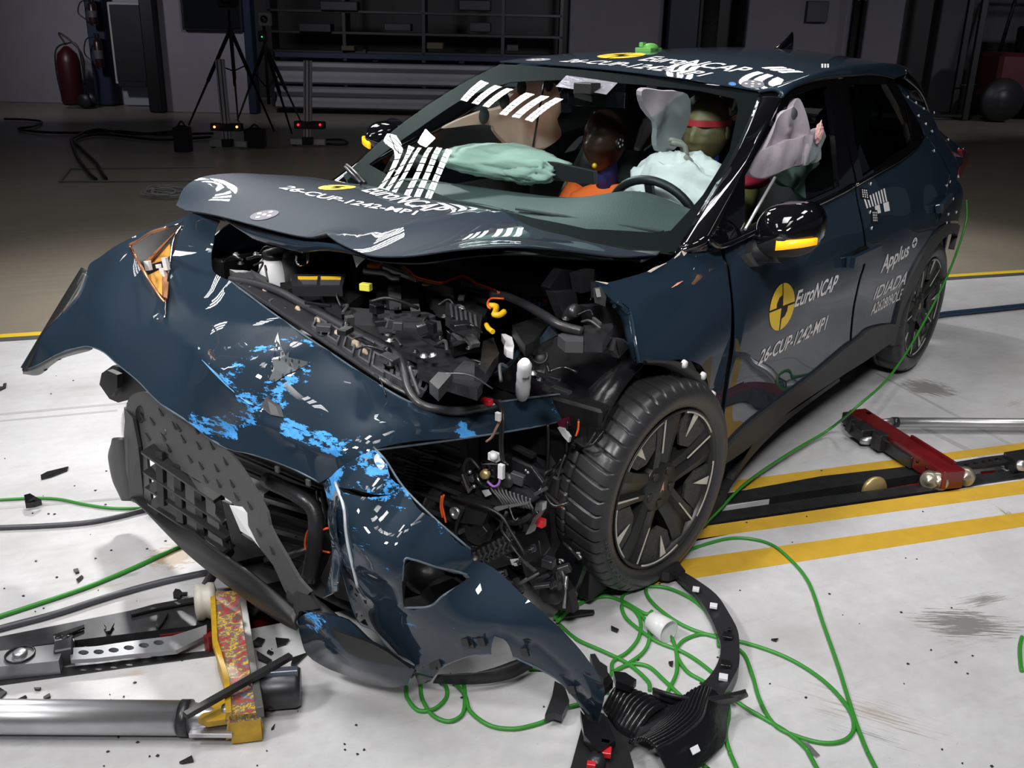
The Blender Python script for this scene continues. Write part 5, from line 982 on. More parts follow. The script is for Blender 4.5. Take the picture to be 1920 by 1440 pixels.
# ================================================================ wheels
TREAD = mat('tyre_rubber', (.028, .028, .031), rough=.36, bump=(40, .1))
RIMB = mat('rim_black', (.03, .03, .03), rough=.38, metal=.4); BRONZE = mat('rim_bright', (.62, .6, .54), rough=.35, metal=.3); CARB = mat('rim_insert', (.035, .036, .036), rough=.55, bump=(55, .8))
def wheel(c, n, name, roll=0., detail=True, side=1):
    e = empty(name, tuple(c)); e.parent = car; e.matrix_parent_inverse = abs_inv(car)
    n = Vector(n).normalized(); u = Vector((0, 0, 1)).cross(n).normalized(); v = n.cross(u); c = Vector(c)
    def W(r, a, h): return c+(u*math.cos(a)+v*math.sin(a))*r+n*h
    N = 672 if detail else 224; rows = []
    prof = [(.248, .098), (.262, .110), (.288, .115), (.308, .108), (.320, .096), (.326, .086), (.3285, .074), (.3295, .06), (.330, .048), (.330, .036), (.330, .024), (.330, .012), (.3295, .002), (.3295, -.006), (.3235, -.008), (.3235, -.014), (.3285, -.016), (.327, -.026), (.324, -.04), (.312, -.056), (.29, -.064), (.25, -.06), (.235, -.05)]
    rows = []
    for k in range(N):
        a = 2*math.pi*k/N; row = []
        for (r, h) in prof:
            g = -.012 if (k % 14 in (0, 1) and (.315 < r)) else 0
            sk_ = (h-.03)*.75
            row.append(W(r+g, a+sk_*(1 if r > .315 else .6), h))
        rows.append(row)
    rows.append(rows[0]); MB().grid([list(r) for r in rows]).build('tyre', TREAD, e)
    # rim barrel and lip
    MB().lathe([(.245, .10), (.249, .104), (.246, .108), (.238, .102), (.232, .085), (.215, -.02), (.215, -.09), (.245, -.1)], c, n, 72).build('rim', RIMB, e)
    MB().lathe([(0, .035), (.16, .035), (.165, .025), (.165, .005), (0, .005)], c-n*.03, n, 48).build('brake_disc', MET, e)
    MB().box(c+n*.0+u*.12+v*.06, (.07, .07, .14)).build('brake_caliper', DMET, e)
    for k in range(5):
        a = roll+2*math.pi*k/5
        def pt(r, da, h): return W(r, a+da, h)
        # spoke: a tapering ridged bar
        secs = []
        for r, w_, h in [(.03, .045, .075), (.07, .042, .078), (.12, .043, .085), (.18, .05, .092), (.236, .062, .094)]:
            da = w_/r if r > .04 else 1.1
            secs.append([pt(r, -da, h-.045), pt(r, -da, h-.008), pt(r, -da*.45, h), pt(r, da*.25, h-.012), pt(r, da*.5, h), pt(r, da, h-.006), pt(r, da, h-.045)])
        MB().grid(secs, smooth=False).build('spoke', RIMB, e, solid=.003)
        MB().prism([pt(.125, .17, .090), pt(.236, .125, .097), pt(.236, .15, .097), pt(.125, .205, .0895)], n*.002).build('spoke_inlay', BRONZE, e)
        # carbon-look insert between spokes
        b = a+math.pi/5
        def qt(r, da, h): return W(r, b+da, h)
        MB().prism([qt(.238, -.36, .090), qt(.238, -.2, .092), qt(.238, 0, .092), qt(.238, .2, .092), qt(.238, .30, .09), qt(.17, .28, .086), qt(.135, .05, .082), qt(.15, -.28, .084)], n*-.008).build('rim_insert', CARB, e)
        ins = [qt(.2415, t, .1045) for t in np.linspace(-.42, .36, 12)]; inn = [qt(.236, t, .1035) for t in np.linspace(-.42, .36, 12)]
        MB().grid([ins, inn]).build('rim_arc', BRONZE, e, solid=.002)
        MB().prism([qt(.236, .02, .0965), qt(.236, .14, .0965), qt(.165, .05, .0895)], n*.002).build('rim_arc', BRONZE, e)
        MB().lathe([(0, .0825), (.010, .0825), (.013, .0835), (.0145, .0825), (.0145, .07)], W(.055, a+math.pi/5, 0), n, 14).build('wheel_bolt', BLK, e)
    MB().lathe([(0, .084), (.03, .084), (.034, .081), (.074, .080), (.08, .074), (.08, .04)], c, n, 40).build('hub_cap', RIMB, e)
    MB().prism([W(.018, 1.4, .085), W(.016, -1.0, .085), W(.006, -1.6, .085), W(.016, -2.2, .085)], n*.0015).build('hub_emblem', mat('rose_copper', (.6, .3, .22), rough=.3, metal=.5), e)
    return e, W
FWC = np.array([.137, .785, .330]); fn = np.array([.118, .99, -.03])
fw, FWW = wheel(FWC-fn*.0+np.array([0, 0, .0]), fn, 'front_wheel', roll=.34)
def rim_text(W, txt, r, a0, a1, h, parent):
    me = text_mesh(txt, .01); bm = bmesh.new(); bm.from_mesh(me); xs = [v.co.x for v in bm.verts]; x0, x1 = min(xs), max(xs)
    for v in bm.verts:
        t = (v.co.x-x0)/(x1-x0); v.co = W(r+v.co.y*.025, a0+(a1-a0)*t, h)
    m_ = bpy.data.meshes.new('t'); bm.to_mesh(m_); bm.free(); link('tyre_lettering', m_, mat('letter_grey', (.07, .07, .075), rough=.5), parent)
rim_text(FWW, 'BRIDGESTONE', .283, 4.1, 3.3, .1175, fw)
wheel((-2.43, .785, .335), (.03, 1, -.02), 'rear_wheel', roll=.6, detail=False)
wheel((0.03, -.785, .335), (0, -1, 0), 'front_wheel', roll=.2, detail=False); wheel((-2.43, -.785, .335), (0, -1, 0), 'rear_wheel', roll=.1, detail=False)
for x in (-2.43,):
    for s in (1, -1): MB().lathe([(.365, -.1), (.37, .07)], (x, .79*s, .36), (0, s, 0), 30, a0=-.3, a1=math.pi+.3).lathe([(.0, -.1), (.37, -.1)], (x, .79*s, .36), (0, s, 0), 30).build('wheel_housing', BLK, car, solid=.004)
# ---- lower body
MB().box((-1.3, 0, .22), (2.3, 1.56, .06)).build('underbody', BLK, car)
# ================================================================ engine bay and the opened front left corner
def grp_(name, loc, parent=car):
    e = empty(name, tuple(loc)); e.parent = parent; e.matrix_parent_inverse = abs_inv(parent); return e
def plate(name, pts, ax, val, ex, m, parent=car):
    """flat plate with the outline pts (picture) on the plane ax=val, thickness vector ex"""
    return MB().prism([at(x, y, ax, val) for x, y in pts], ex).build(name, m, parent)
SHB = mat('shiny_black', (.010, .010, .012), rough=.22, bump=(30, .15)); SATB = mat('satin_black', (.02, .02, .023), rough=.35, bump=(70, .1)); GRM = mat('grey_moulding', (.05, .051, .056), rough=.38)
# block of machinery under everything
MB().box((.22, .0, .38), (.66, 1.1, .5)).build('motor_block', BLK, car)
MB().box((-.1, 0, .5), (.06, 1.5, .85)).build('firewall', BLK, car)
MB().prism([(-.06, -.7, .92), (-.06, .72, .92), (.06, .72, .86), (.10, -.7, .86)], (0, 0, -.03)).build('cowl_panel', BLK, car)
MB().box((.2, -.72, .55), (.6, .1, .55)).build('inner_wing', BLK, car)
# cowl edge, curved bright edge
P = [at(880, 468, 'x', .12), at(920, 478, 'x', .11), at(960, 493, 'x', .10), at(990, 501, 'x', .09), at(1053, 503, 'x', .04)]
strip('cowl_lip', P, [p+np.array([.04, 0, -.13]) for p in P], SHB, car, bulge=.02, out=(1, 0, 0)); MB().tube(spl(P, 5), .006, 6).build('cowl_seal', GREYP, car)
# fascia clip rail with seal
top = [(440, 532), (475, 556), (530, 592), (619, 652), (709, 712), (756, 738), (781, 750)]; up = [(452, 522), (500, 530), (560, 556), (640, 600), (720, 640), (770, 668), (830, 700)]
ra = [at(*p, 'x', x) for p, x in zip(top, (.70, .72, .745, .77, .79, .77, .75))]; rb = [at(*p, 'x', x) for p, x in zip(up, (.64, .62, .62, .64, .66, .64, .60))]
strip('fascia_carrier', ra, rb, SATB, car, bulge=.01, out=(.3, 0, 1), n=10, th=.006)
a_ = spl(ra, 8); b_ = spl(rb, 8); nA = len(a_)
def onrail(s, t):
    i = s*(nA-1); k = min(int(i), nA-2); f = i-k; p = a_[k]*(1-f)+a_[k+1]*f; q = b_[k]*(1-f)+b_[k+1]*f; return p*(1-t)+q*t
random.seed(11)
for k in range(10):
    s = .45+.053*k; c = onrail(s, .12+.02*(k % 2)); d = onrail(s+.012, .12)-onrail(s-.012, .12); d /= np.linalg.norm(d)
    m_ = MB(); u_ = onrail(s, .4)-onrail(s, .05); u_ /= np.linalg.norm(u_); w_ = np.cross(d, u_); R = Matrix((d, u_, w_)).transposed()
    q = c+u_*.030
    for (dx, dy, sx, sy) in ((0, .030, .046, .008), (0, -.030, .046, .008), (-.021, 0, .007, .062), (.021, 0, .007, .062)): m_.box(q+d*dx+u_*dy+w_*.012, (sx, sy, .028), R=R)
    m_.build('clip_socket', mat('socket_grey', (.085, .085, .095), rough=.4), car)
for k in range(14):
    s = .05+.07*k; a = onrail(s, .1+.1*(k % 3)); b = onrail(s+.01, .75); MB().bar(a+[0, 0, .008], b+[0, 0, .008], .008, .006).build('carrier_rib', GREYP if k % 2 else BLACK, car)
TAN = mat('foam_remnant', (.42, .34, .24), rough=.9, bump=(90, .6))
for s, t, l in ((.17, .55, .03), (.2, .5, .02), (.36, .5, .02), (.43, .52, .022), (.5, .5, .02), (.565, .5, .03), (.6, .45, .018), (.76, .5, .03), (.8, .5, .022)):
    c = onrail(s, t); c2 = onrail(s+.02, t-.12); MB().tube([c+[0, 0, .008], (c+c2)/2+[.004, 0, .012], c2+[0, 0, .008]], [l*.25, l*.42, l*.15], 7).build('adhesive_patch', TAN, car)
SEALP = [((432, 524), .66), ((470, 530), .65), ((520, 545), .65), ((560, 566), .65), ((620, 600), .66), ((680, 634), .67), ((725, 656), .68), ((748, 672), .69), ((757, 695), .71), ((763, 722), .73), ((775, 745), .74), ((797, 762), .74), ((850, 771), .69), ((905, 764), .60), ((940, 756), .56)]
MB().tube(spl([at(*p, 'x', x+.03) for p, x in SEALP], 6), .0115, 10).build('bonnet_seal', mat('seal_rubber', (.035, .035, .04), rough=.35), car)
# panel with two screws behind the seal
LCK = [(455, 505), (520, 520), (590, 540), (640, 555), (700, 590), (790, 625), (850, 655), (910, 690), (905, 715), (850, 700), (790, 672), (740, 650), (690, 628), (640, 598), (560, 560), (500, 538)]
plate('lock_carrier', LCK, 'z', .765, (0, 0, -.02), SATB)
for x, y in ((560, 552), (728, 630)): MB().lathe([(0, .008), (.012, .008), (.013, 0)], at(x, y, 'z', .805), (0, 0, 1), 6).build('screw', DMET, car)
for poly, z, m_, nm in [([(600, 545), (690, 545), (640, 580), (612, 575)], .80, SATB, 'air_guide'), ([(640, 575), (730, 582), (800, 585), (820, 592), (790, 602), (650, 592)], .79, GRM, 'air_guide'),
        ([(708, 598), (730, 596), (800, 598), (826, 602), (828, 612), (800, 610), (730, 606), (712, 606)], .80, GRM, 'bracket'), ([(740, 612), (826, 610), (830, 622), (800, 625), (750, 620)], .79, SATB, 'bracket'),
        ([(430, 505), (470, 508), (505, 530), (480, 530)], .84, GREYP, 'bracket'), ([(525, 530), (560, 526), (566, 538), (540, 542)], .84, BLACK, 'latch_box'), ([(470, 505), (500, 520), (505, 533), (480, 520)], .86, GREYP, 'bracket'),
        ([(700, 520), (780, 525), (785, 560), (725, 562), (705, 545)], .82, SHB, 'fuse_cover'), ([(727, 535), (752, 535), (752, 562), (730, 562)], .835, GRM, 'fuse_cover_rib'),
        ([(800, 548), (880, 565), (915, 580), (905, 600), (820, 575)], .84, BLK, 'air_box'), ([(836, 565), (905, 590), (898, 622), (850, 602), (835, 590)], .85, SATB, 'air_box'),
        ([(790, 520), (850, 540), (852, 555), (800, 540)], .86, SHB, 'bracket'), ([(850, 540), (900, 555), (895, 565), (852, 560)], .83, GREYP, 'heat_pad'),
        ([(838, 620), (870, 612), (890, 622), (884, 640), (850, 650)], .80, SHB, 'coolant_valve'), ([(845, 625), (880, 615), (888, 630), (860, 628)], .815, GREYP, 'torn_foil'),
        ([(960, 610), (1020, 590), (1035, 600), (1000, 640), (985, 648)], .82, BLK, 'battery_tray'), ([(870, 676), (890, 680), (890, 700), (850, 696)], .78, GRM, 'hinge_bracket'), ([(805, 715), (822, 697), (848, 700), (822, 730)], .80, GRM, 'clip_plate'),
        ([(780, 660), (850, 690), (905, 715), (895, 730), (835, 712), (785, 690)], .76, SATB, 'air_guide'), ([(905, 640), (925, 632), (935, 660), (910, 700), (900, 690)], .79, SATB, 'hinge_bracket')]:
    plate(nm, poly, 'z', z, (0, 0, -.03), m_)
# ribs on the air box
for k in range(6): MB().bar(at(845+k*9, 572+k*4, 'z', .855), at(848+k*9, 596+k*4, 'z', .855), .006, .008).build('air_box_rib', GREYP, car)
for k in range(8): MB().box(at(885+k*4, 556+k*1.6, 'z', .85), (.006, .006, .014)).build('cable_comb', BLACK, car)
# washer reservoir
rc = at(523, 505, 'z', .82); rs = grp_('washer_reservoir', rc)
MB().lathe([(0, -.08), (.05, -.08), (.062, -.04), (.066, 0), (.06, .03), (.045, .045), (.0, .045)], rc, (.1, 0, 1), 24).build('tank', WHP, rs)
MB().lathe([(.046, .04), (.05, .05), (.046, .062), (.03, .064), (0, .06)], rc, (.1, 0, 1), 24).build('cap', BLACK, rs)
MB().lathe([(0, .055), (.03, .055), (.038, .04), (.04, -.05), (0, -.05)], at(553, 505, 'z', .83), (.1, 0, 1), 20).build('brake_fluid_cap', GREYP, rs)
MB().tube(spl([at(556, 478, 'z', .93), at(556, 490, 'z', .91), at(562, 497, 'z', .9), at(574, 494, 'z', .9), at(577, 488, 'z', .91), at(577, 474, 'z', .93)], 4), .004, 6).build('bonnet_striker', CHR, car)
for q in ([(558, 518), (596, 518), (594, 532), (568, 532)], [(601, 518), (640, 518), (637, 533), (600, 533)]):
    plate('warning_label', q, 'z', .862, (0, 0, -.002), GREYP); plate('warning_label_band', [q[0], q[1], (q[1][0]-1, 523), (q[0][0]+1, 523)], 'z', .864, (0, 0, -.002), YELP)
plate('label_carrier', [(545, 514), (648, 514), (642, 537), (548, 537)], 'z', .86, (0, 0, -.03), SATB)
MB().box(at(686, 538, 'z', .86), (.022, .034, .022), rz=.3).build('yellow_plug', mat('lime_plug', (.75, .72, .1), rough=.4), car)
MB().lathe([(0, .004), (.014, .004), (.014, 0)], at(800, 534, 'z', .87), (0, 0, 1), 16).build('round_sticker', YELP, car)
plate('white_tag', [(659, 471), (668, 470), (685, 474), (684, 485), (672, 496), (668, 502)], 'x', .5, (-.003, 0, 0), WHP)
MB().box(at(703, 501, 'z', .88), (.035, .04, .025), rz=.5).build('orange_connector', ORG, car)
MB().tube(spl([at(683, 508, 'z', .88), at(700, 510, 'z', .88), at(722, 512, 'z', .88), at(735, 520, 'z', .87), at(750, 521, 'z', .87)], 4), .011, 8).build('silver_pipe', MET, car)
MB().bar(at(710, 497, 'z', .87), at(785, 525, 'z', .87), .022, .012).build('aluminium_bracket', MET, car)
W1 = [(756, 498), (770, 510), (785, 520), (826, 529), (849, 522), (868, 517), (884, 523), (895, 531), (917, 539), (936, 549)]
MB().tube(spl([at(*p, 'z', .89) for p in W1], 5), .0035, 6).build('orange_wire', ORG, car); MB().tube(spl([at(x-2, y+3, 'z', .885) for x, y in W1], 5), .003, 6).build('red_wire', mat('dull_red', (.45, .08, .05), rough=.5), car)
MB().tube(spl([at(750, 500, 'z', .88), at(765, 520, 'z', .86), at(785, 523, 'z', .86)], 4), .003, 6).build('orange_wire', ORG, car)
MB().tube(spl([at(920, 552, 'z', .88), at(945, 555, 'z', .88), at(986, 572, 'z', .87), at(1021, 592, 'z', .87), at(1050, 610, 'z', .86), at(1094, 622, 'z', .85)], 5), .013, 10).build('thick_hose', SATB, car)
MB().tube(spl([at(945, 560, 'z', .88), at(920, 560, 'z', .88), at(914, 572, 'z', .87), at(920, 580, 'z', .86)], 4), .003, 6).build('orange_wire', ORG, car)
MB().tube(spl([at(914, 573, 'z', .865), at(930, 574, 'z', .865), at(929, 584, 'z', .86), at(927, 590, 'z', .86), at(938, 590, 'z', .86), at(946, 584, 'z', .865)], 4), .0085, 8).build('yellow_duct_clip', YELP, car)
MB().tube(spl([at(912, 609, 'z', .84), at(916, 616, 'z', .84), at(924, 622, 'z', .84)], 4), .007, 8).build('yellow_clip', YELP, car)
for i, (x, y, c) in enumerate([(993, 567, (.1, .15, .7)), (1003, 566, (.4, .15, .1)), (1016, 560, (.1, .5, .15)), (1012, 572, (.1, .25, .8)), (997, 575, (.7, .7, .7)), (1022, 567, (.4, .1, .1))]):
    MB().box(at(x, y, 'z', .80), (.01, .012, .02)).build('fuse', mat('fuse_%d' % i, c, rough=.4), car)
plate('torn_white_boot', [(940, 626), (948, 626), (960, 632), (964, 648), (962, 660), (950, 656), (945, 650), (948, 640)], 'z', .79, (0, 0, -.02), WHP)
a = at(984, 678, 'z', .80); b = at(979, 745, 'z', .66)
MB().tube([a, a+(b-a)*.1, a+(b-a)*.3, a+(b-a)*.34, a+(b-a)*.6, a+(b-a)*.64, a+(b-a)*.9, b], [.012, .019, .018, .0195, .0185, .02, .019, .014], 14).build('white_bellows', WHP, car)
# bulged inner wheel housing with torn edge
IW = Surf([at(908, 703, 'x', .50), at(935, 690, 'x', .50), at(975, 652, 'x', .46), at(1009, 636, 'x', .44), at(1032, 606, 'x', .42), at(1046, 625, 'x', .40), at(1094, 641, 'x', .32), at(1131, 643, 'x', .26), at(1156, 677, 'x', .22), at(1199, 689, 'x', .16), at(1204, 728, 'x', .17), at(1180, 742, 'x', .2), at(1124, 740, 'x', .3), at(1010, 715, 'x', .42), at(1080, 690, 'x', .33), at(1060, 735, 'x', .37), at(950, 720, 'x', .45)], (.7, .55, .45), reg=1e-3)
sheet('inner_wheel_housing', IW, [(908, 703, 1), (935, 690), (975, 652), (1009, 636), (1032, 606, 1), (1046, 625, 1), (1094, 641), (1131, 643), (1156, 677), (1199, 689, 1), (1204, 728), (1185, 760, 1), (1124, 745), (1060, 742), (1000, 740), (940, 730)], SHB, car, g=.025)
strip('torn_housing_edge', [IW.p3(IW.hit(*p), .002)[0] for p in [(908, 703), (940, 688), (975, 652), (1009, 636), (1032, 607)]], [IW.p3(IW.hit(*p), .004)[0] for p in [(914, 706), (946, 691), (980, 657), (1014, 641), (1046, 626)]], PAINT, car, bulge=.002)
for x, y, r in ((1012, 667, .018), (1010, 695, .014), (1150, 734, .01)): MB().lathe([(0, .001), (r, .001), (r*1.2, .005), (r*1.35, 0)], IW.p3(IW.hit(x, y))[0], IW.n, 20).build('housing_hole', BLK, car)
plate('strut_brace', [(1046, 628), (1066, 618), (1094, 617), (1094, 641), (1060, 640)], 'z', .84, (0, 0, -.03), GREYP); plate('strut_bracket', [(1094, 610), (1147, 606), (1150, 612), (1130, 640), (1096, 638)], 'z', .85, (0, 0, -.03), DMET)
# fender inner structure and hinge area
plate('fender_bracket', [(1119, 530), (1136, 543), (1158, 568), (1150, 578), (1120, 560)], 'y', .70, (0, -.02, 0), SATB); plate('corner_module', [(1112, 540), (1122, 538), (1131, 555), (1129, 574), (1115, 568)], 'y', .73, (0, .01, 0), GRM); plate('module_label', [(1116, 541), (1123, 541), (1126, 556), (1119, 557)], 'y', .745, (0, .002, 0), mat('silver_label', (.5, .5, .52), rough=.3), car)
for poly, y_, m_ in [([(1055, 505), (1120, 512), (1112, 560), (1075, 580), (1040, 560), (1030, 540)], .62, SHB), ([(1085, 515), (1115, 505), (1112, 545), (1090, 550)], .66, SATB), ([(1040, 548), (1080, 545), (1085, 580), (1060, 600), (1050, 575)], .64, SATB), ([(1100, 575), (1150, 570), (1170, 590), (1180, 660), (1150, 640), (1110, 610)], .70, SATB)]: plate('wing_support', poly, 'y', y_, (0, -.03, 0), m_)
MB().lathe([(0, .01), (.018, .01), (.02, 0), (.02, -.03)], at(1077, 583, 'y', .67), (.3, .8, .5), 16).build('strut_nut', DMET, car)
Pp = [at(1140, 648, 'y', .76), at(1150, 640, 'y', .76), at(1182, 640, 'y', .78), at(1190, 655, 'y', .78)]
for q in ([(1155, 635), (1170, 636), (1183, 648), (1160, 672), (1150, 658)],): plate('fender_stay', q, 'y', .79, (0, -.02, 0), GRM); plate('fender_stay_pad', [(1153+2, 640), (1168, 639), (1178, 648), (1160, 666)], 'y', .797, (0, .003, 0), BLK)
strip('fender_return', [S.p3(S.hit(*zf(*p)))[0] for p in [(290, 685), (400, 760), (440, 820), (480, 1080), (515, 1285)]], [S.p3(S.hit(*zf(*p)))[0]-np.array([.03, .03, 0]) for p in [(280, 700), (370, 830), (400, 900), (450, 1100), (500, 1300)]], PAINT, car, bulge=.01)
MB().tube(spl([at(*zf(*p), 'y', .74) for p in [(275, 715), (330, 700), (400, 720), (430, 760), (400, 800), (360, 820)]], 4), .006, 6).build('folded_lip', PAINT, car)
for q in ([zf(600, 372), zf(660, 335), zf(790, 285), zf(720, 325), zf(630, 380)], [zf(75, 465), zf(190, 478), zf(210, 485), zf(195, 500)], [zf(940, 160), zf(1010, 165), zf(965, 215)], [zf(880, 225), zf(935, 170), zf(920, 205), zf(870, 240)]): px_decal('chipped_edge', [q], S, PRIM, car)
px_decal('orange_scrape', [[zf(845, 532), zf(900, 485), zf(955, 465), zf(900, 505)]], S, mat('salmon', (.75, .3, .2), rough=.5), car)
# fender liner rim with clips over the wheel
AR = [(1205, 676), (1240, 676), (1268, 678), (1295, 690), (1315, 710), (1328, 735), (1335, 765)]; AI = [(1215, 682), (1245, 685), (1262, 692), (1285, 705), (1302, 722), (1318, 748), (1330, 768)]
strip('fender_liner_rim', [S.p3(S.hit(*p), .004)[0] for p in AR], [S.p3(S.hit(*p), .004)[0]-np.array([0, .02, 0]) for p in AI], DARK, car, bulge=.006)
for x, y in ((1278, 682), (1313, 704), (1331, 739)): MB().lathe([(0, .012), (.010, .012), (.013, .004), (.013, 0)], S.p3(S.hit(x, y), .004)[0], (0, 1, 0), 10).build('liner_clip', WHP, car)
MB().box(at(1162, 755, 'y', .74), (.02, .03, .03), rx=.4).build('white_clip', WHP, car)
MB().lathe([(.345, -.13), (.355, .02)], FWC+np.array([-.02, 0, .03]), (0, 1, 0), 40, a0=-.1, a1=2.5).build('wheel_housing', SHB, car, solid=.005)
# wheel-well wall in front of the tyre
WL = Surf([at(1112, 765, 'x', .30), at(1160, 745, 'x', .22), at(1085, 800, 'x', .36), at(1030, 850, 'x', .40), at(1032, 950, 'x', .42), at(1045, 1070, 'x', .45), at(1095, 1060, 'x', .42), at(1082, 960, 'x', .40), at(1090, 860, 'x', .36), at(1060, 940, 'x', .43)], (1, .3, .2), reg=1e-3)
sheet('wheel_arch_liner_rest', WL, [(1112, 768, 1), (1150, 752), (1128, 800), (1100, 860), (1085, 930), (1086, 1000), (1098, 1075, 1), (1060, 1078), (1035, 1060, 1), (1030, 960), (1025, 870), (1050, 830), (1085, 800)], SATB, car, g=.03, th=.006)
# ---- everything in the opening below the fascia flap
def lump(name, px, py, x, d, m, rz=0, rx=0, ry=0): return MB().box(at(px, py, 'x', x), d, rz, rx, ry).build(name, m, car)
MB().box((.35, .45, .33), (.1, .7, .6)).build('front_bulkhead', BLK, car)
P = [at(745, 835, 'x', .62), at(835, 845, 'x', .6), at(830, 880, 'x', .6), at(795, 925, 'x', .62), at(770, 900, 'x', .64)]
MB().prism(P, (-.05, 0, 0)).build('air_shutter_frame', BLK, car)
for k in range(13): a = at(790-k*1.7+2, 842+k*6.2, 'x', .635); b = at(822-k*2.2, 846+k*6.2, 'x', .63); MB().bar(a, b, .012, .006).build('air_shutter_slat', DMET, car)
for k in range(8): a = at(762-k*1.0, 872+k*6., 'x', .645); b = at(785-k*1.4, 876+k*6., 'x', .645); MB().bar(a, b, .012, .006).build('air_shutter_slat', DMET, car)
MB().tube(spl([at(860, 830, 'x', .55), at(850, 870, 'x', .56), at(838, 900, 'x', .6), at(815, 930, 'x', .62), at(800, 960, 'x', .62)], 5), .024, 12).build('coolant_hose', SATB, car)
lump('side_member', 930, 850, .42, (.08, .5, .07), SATB, rx=-.1); lump('side_member_edge', 960, 834, .47, (.02, .16, .012), DMET, rx=-.15)
P = [(985, 860), (1000, 850), (1030, 856), (1033, 880), (1018, 920), (1005, 915), (985, 900)]; plate('white_washer_bottle', P, 'x', .40, (-.08, 0, 0), WHP)
MB().tube(spl([at(1002, 850, 'x', .44), at(1000, 880, 'x', .44), at(990, 905, 'x', .44)], 4), .007, 6).build('black_wire', BLACK, car); MB().tube([at(1028, 880, 'x', .45), at(998, 910, 'x', .45)], .006, 6).build('black_wire', BLACK, car)
# headlamp electronics module
mo = grp_('headlamp_module', at(915, 900, 'x', .62))
R_ = Matrix.Rotation(.35, 3, 'X')
plate('module_frame', [(893, 872), (925, 865), (935, 870), (932, 900), (905, 905), (892, 895)], 'x', .66, (-.03, 0, 0), SHB, mo)
MB().lathe([(.022, -.004), (.034, -.004), (.036, .006), (.033, .012)], at(912, 889, 'x', .665), (1, .1, .3), 24).build('fan_ring', SHB, mo); MB().lathe([(0, .012), (.012, .012), (.0145, 0)], at(911, 889, 'x', .668), (1, .1, .3), 16).build('fan_hub', mat('brass', (.6, .45, .2), rough=.35, metal=.6), mo)
for k in range(6): a = k*1.047; c = at(911, 889, 'x', .668); MB().bar(c, c+np.array([0, math.cos(a), math.sin(a)])*.033, .004, .004).build('fan_blade', BLACK, mo)
plate('module_base', [(895, 905), (945, 905), (985, 925), (1000, 940), (950, 955), (915, 945), (890, 925)], 'x', .66, (-.03, 0, 0), SATB, mo)
for k in range(11): MB().tube(spl([at(918+k*7.6, 908+k*2.6, 'x', .672), at(924+k*7, 920+k*2.4, 'x', .676), at(936+k*6.3, 934+k*1.9, 'x', .676), at(944+k*5.5, 946+k*.8, 'x', .672)], 4), .0032, 6).build('cooling_fin', GREYP, mo)
plate('module_label', [(903, 920), (915, 918), (921, 927), (910, 932)], 'x', .678, (-.002, 0, 0), mat('silver_label', (.5, .5, .52)), mo)
plate('silver_bracket', [(865, 890), (870, 888), (882, 920), (878, 926)], 'x', .67, (-.01, 0, 0), MET, mo); plate('silver_bracket', [(925, 952), (960, 946), (990, 942), (988, 946), (950, 953), (930, 960)], 'x', .68, (-.01, 0, 0), MET, mo)
for x, y, r in ((881, 885, .006), (887, 897, .006), (880, 905, .004), (926, 856, .011), (889, 912, .006)): MB().ball(at(x, y, 'x', .675), r).build('screw', WHP if r > .01 else MET, mo)
MB().box(at(927, 856, 'x', .66), (.02, .03, .022)).build('white_spool', WHP, mo)
MB().box(at(940, 884, 'x', .68), (.012, .016, .04)).build('white_connector', WHP, mo); MB().tube(spl([at(938, 895, 'x', .68), at(935, 908, 'x', .685), at(925, 912, 'x', .685), at(914, 903, 'x', .68)], 5), .0035, 6).build('violet_wire', mat('violet', (.3, .12, .45), rough=.4), mo)
MB().lathe([(.0, .0), (.022, 0), (.02, .012), (0, .012)], at(952, 900, 'x', .66), (1, .2, .2), 18).build('black_motor', SATB, mo)
# lower lamp body with washer
plate('horn_body', [(843, 938), (870, 932), (905, 940), (915, 960), (905, 985), (860, 980), (842, 965)], 'x', .68, (-.05, 0, 0), SATB); MB().lathe([(0, .004), (.009, .004), (.009, .008), (.0165, .008), (.0165, 0)], at(855, 961, 'x', .685), (1, 0, .1), 24).build('grey_washer', MET, car)
plate('lower_module', [(938, 950), (1000, 942), (1017, 946), (1008, 975), (990, 998), (945, 995), (925, 985)], 'x', .62, (-.06, 0, 0), SHB); plate('module_rim', [(1005, 943), (1017, 944), (1016, 958), (1003, 978), (995, 1000), (985, 1003), (1000, 972)], 'x', .64, (-.02, 0, 0), MET)
MB().tube(spl([at(940, 975, 'x', .64), at(965, 980, 'x', .65), at(990, 970, 'x', .65), at(1000, 955, 'x', .64)], 5), .008, 8).build('module_duct', BLACK, car)
plate('lamp_lower_body', [(865, 985), (915, 975), (925, 1000), (915, 1025), (880, 1020)], 'x', .64, (-.06, 0, 0), SHB)
# bumper bracket with webs
a0, b0 = at(900, 1045, 'x', .66), at(965, 1010, 'x', .62)
MB().bar(a0, b0, .045, .05).build('energy_absorber', BLACK, car)
for k in range(7): c = a0+(b0-a0)*(k+.5)/7; MB().box(c+[.026, 0, .0], (.008, .006, .045), rx=.5).box(c+[.026, .01, .0], (.008, .006, .04), rx=-.4).build('absorber_web', GRM, car)
MB().lathe([(0, .03), (.018, .03), (.02, .0)], a0+[.01, 0, -.0], (1, 0, 0), 16).build('absorber_boss', SATB, car)
MB().bar(at(870, 1070, 'x', .68), at(965, 1040, 'x', .62), .04, .03).build('lower_carrier', BLK, car)
for x, y in ((968, 1052), (941, 1075), (995, 1028)): MB().box(at(x, y, 'x', .68), (.01, .032, .018), rx=.45).box(at(x, y+5, 'x', .69), (.008, .014, .01), rx=.45).build('bright_clip', CHR, car)
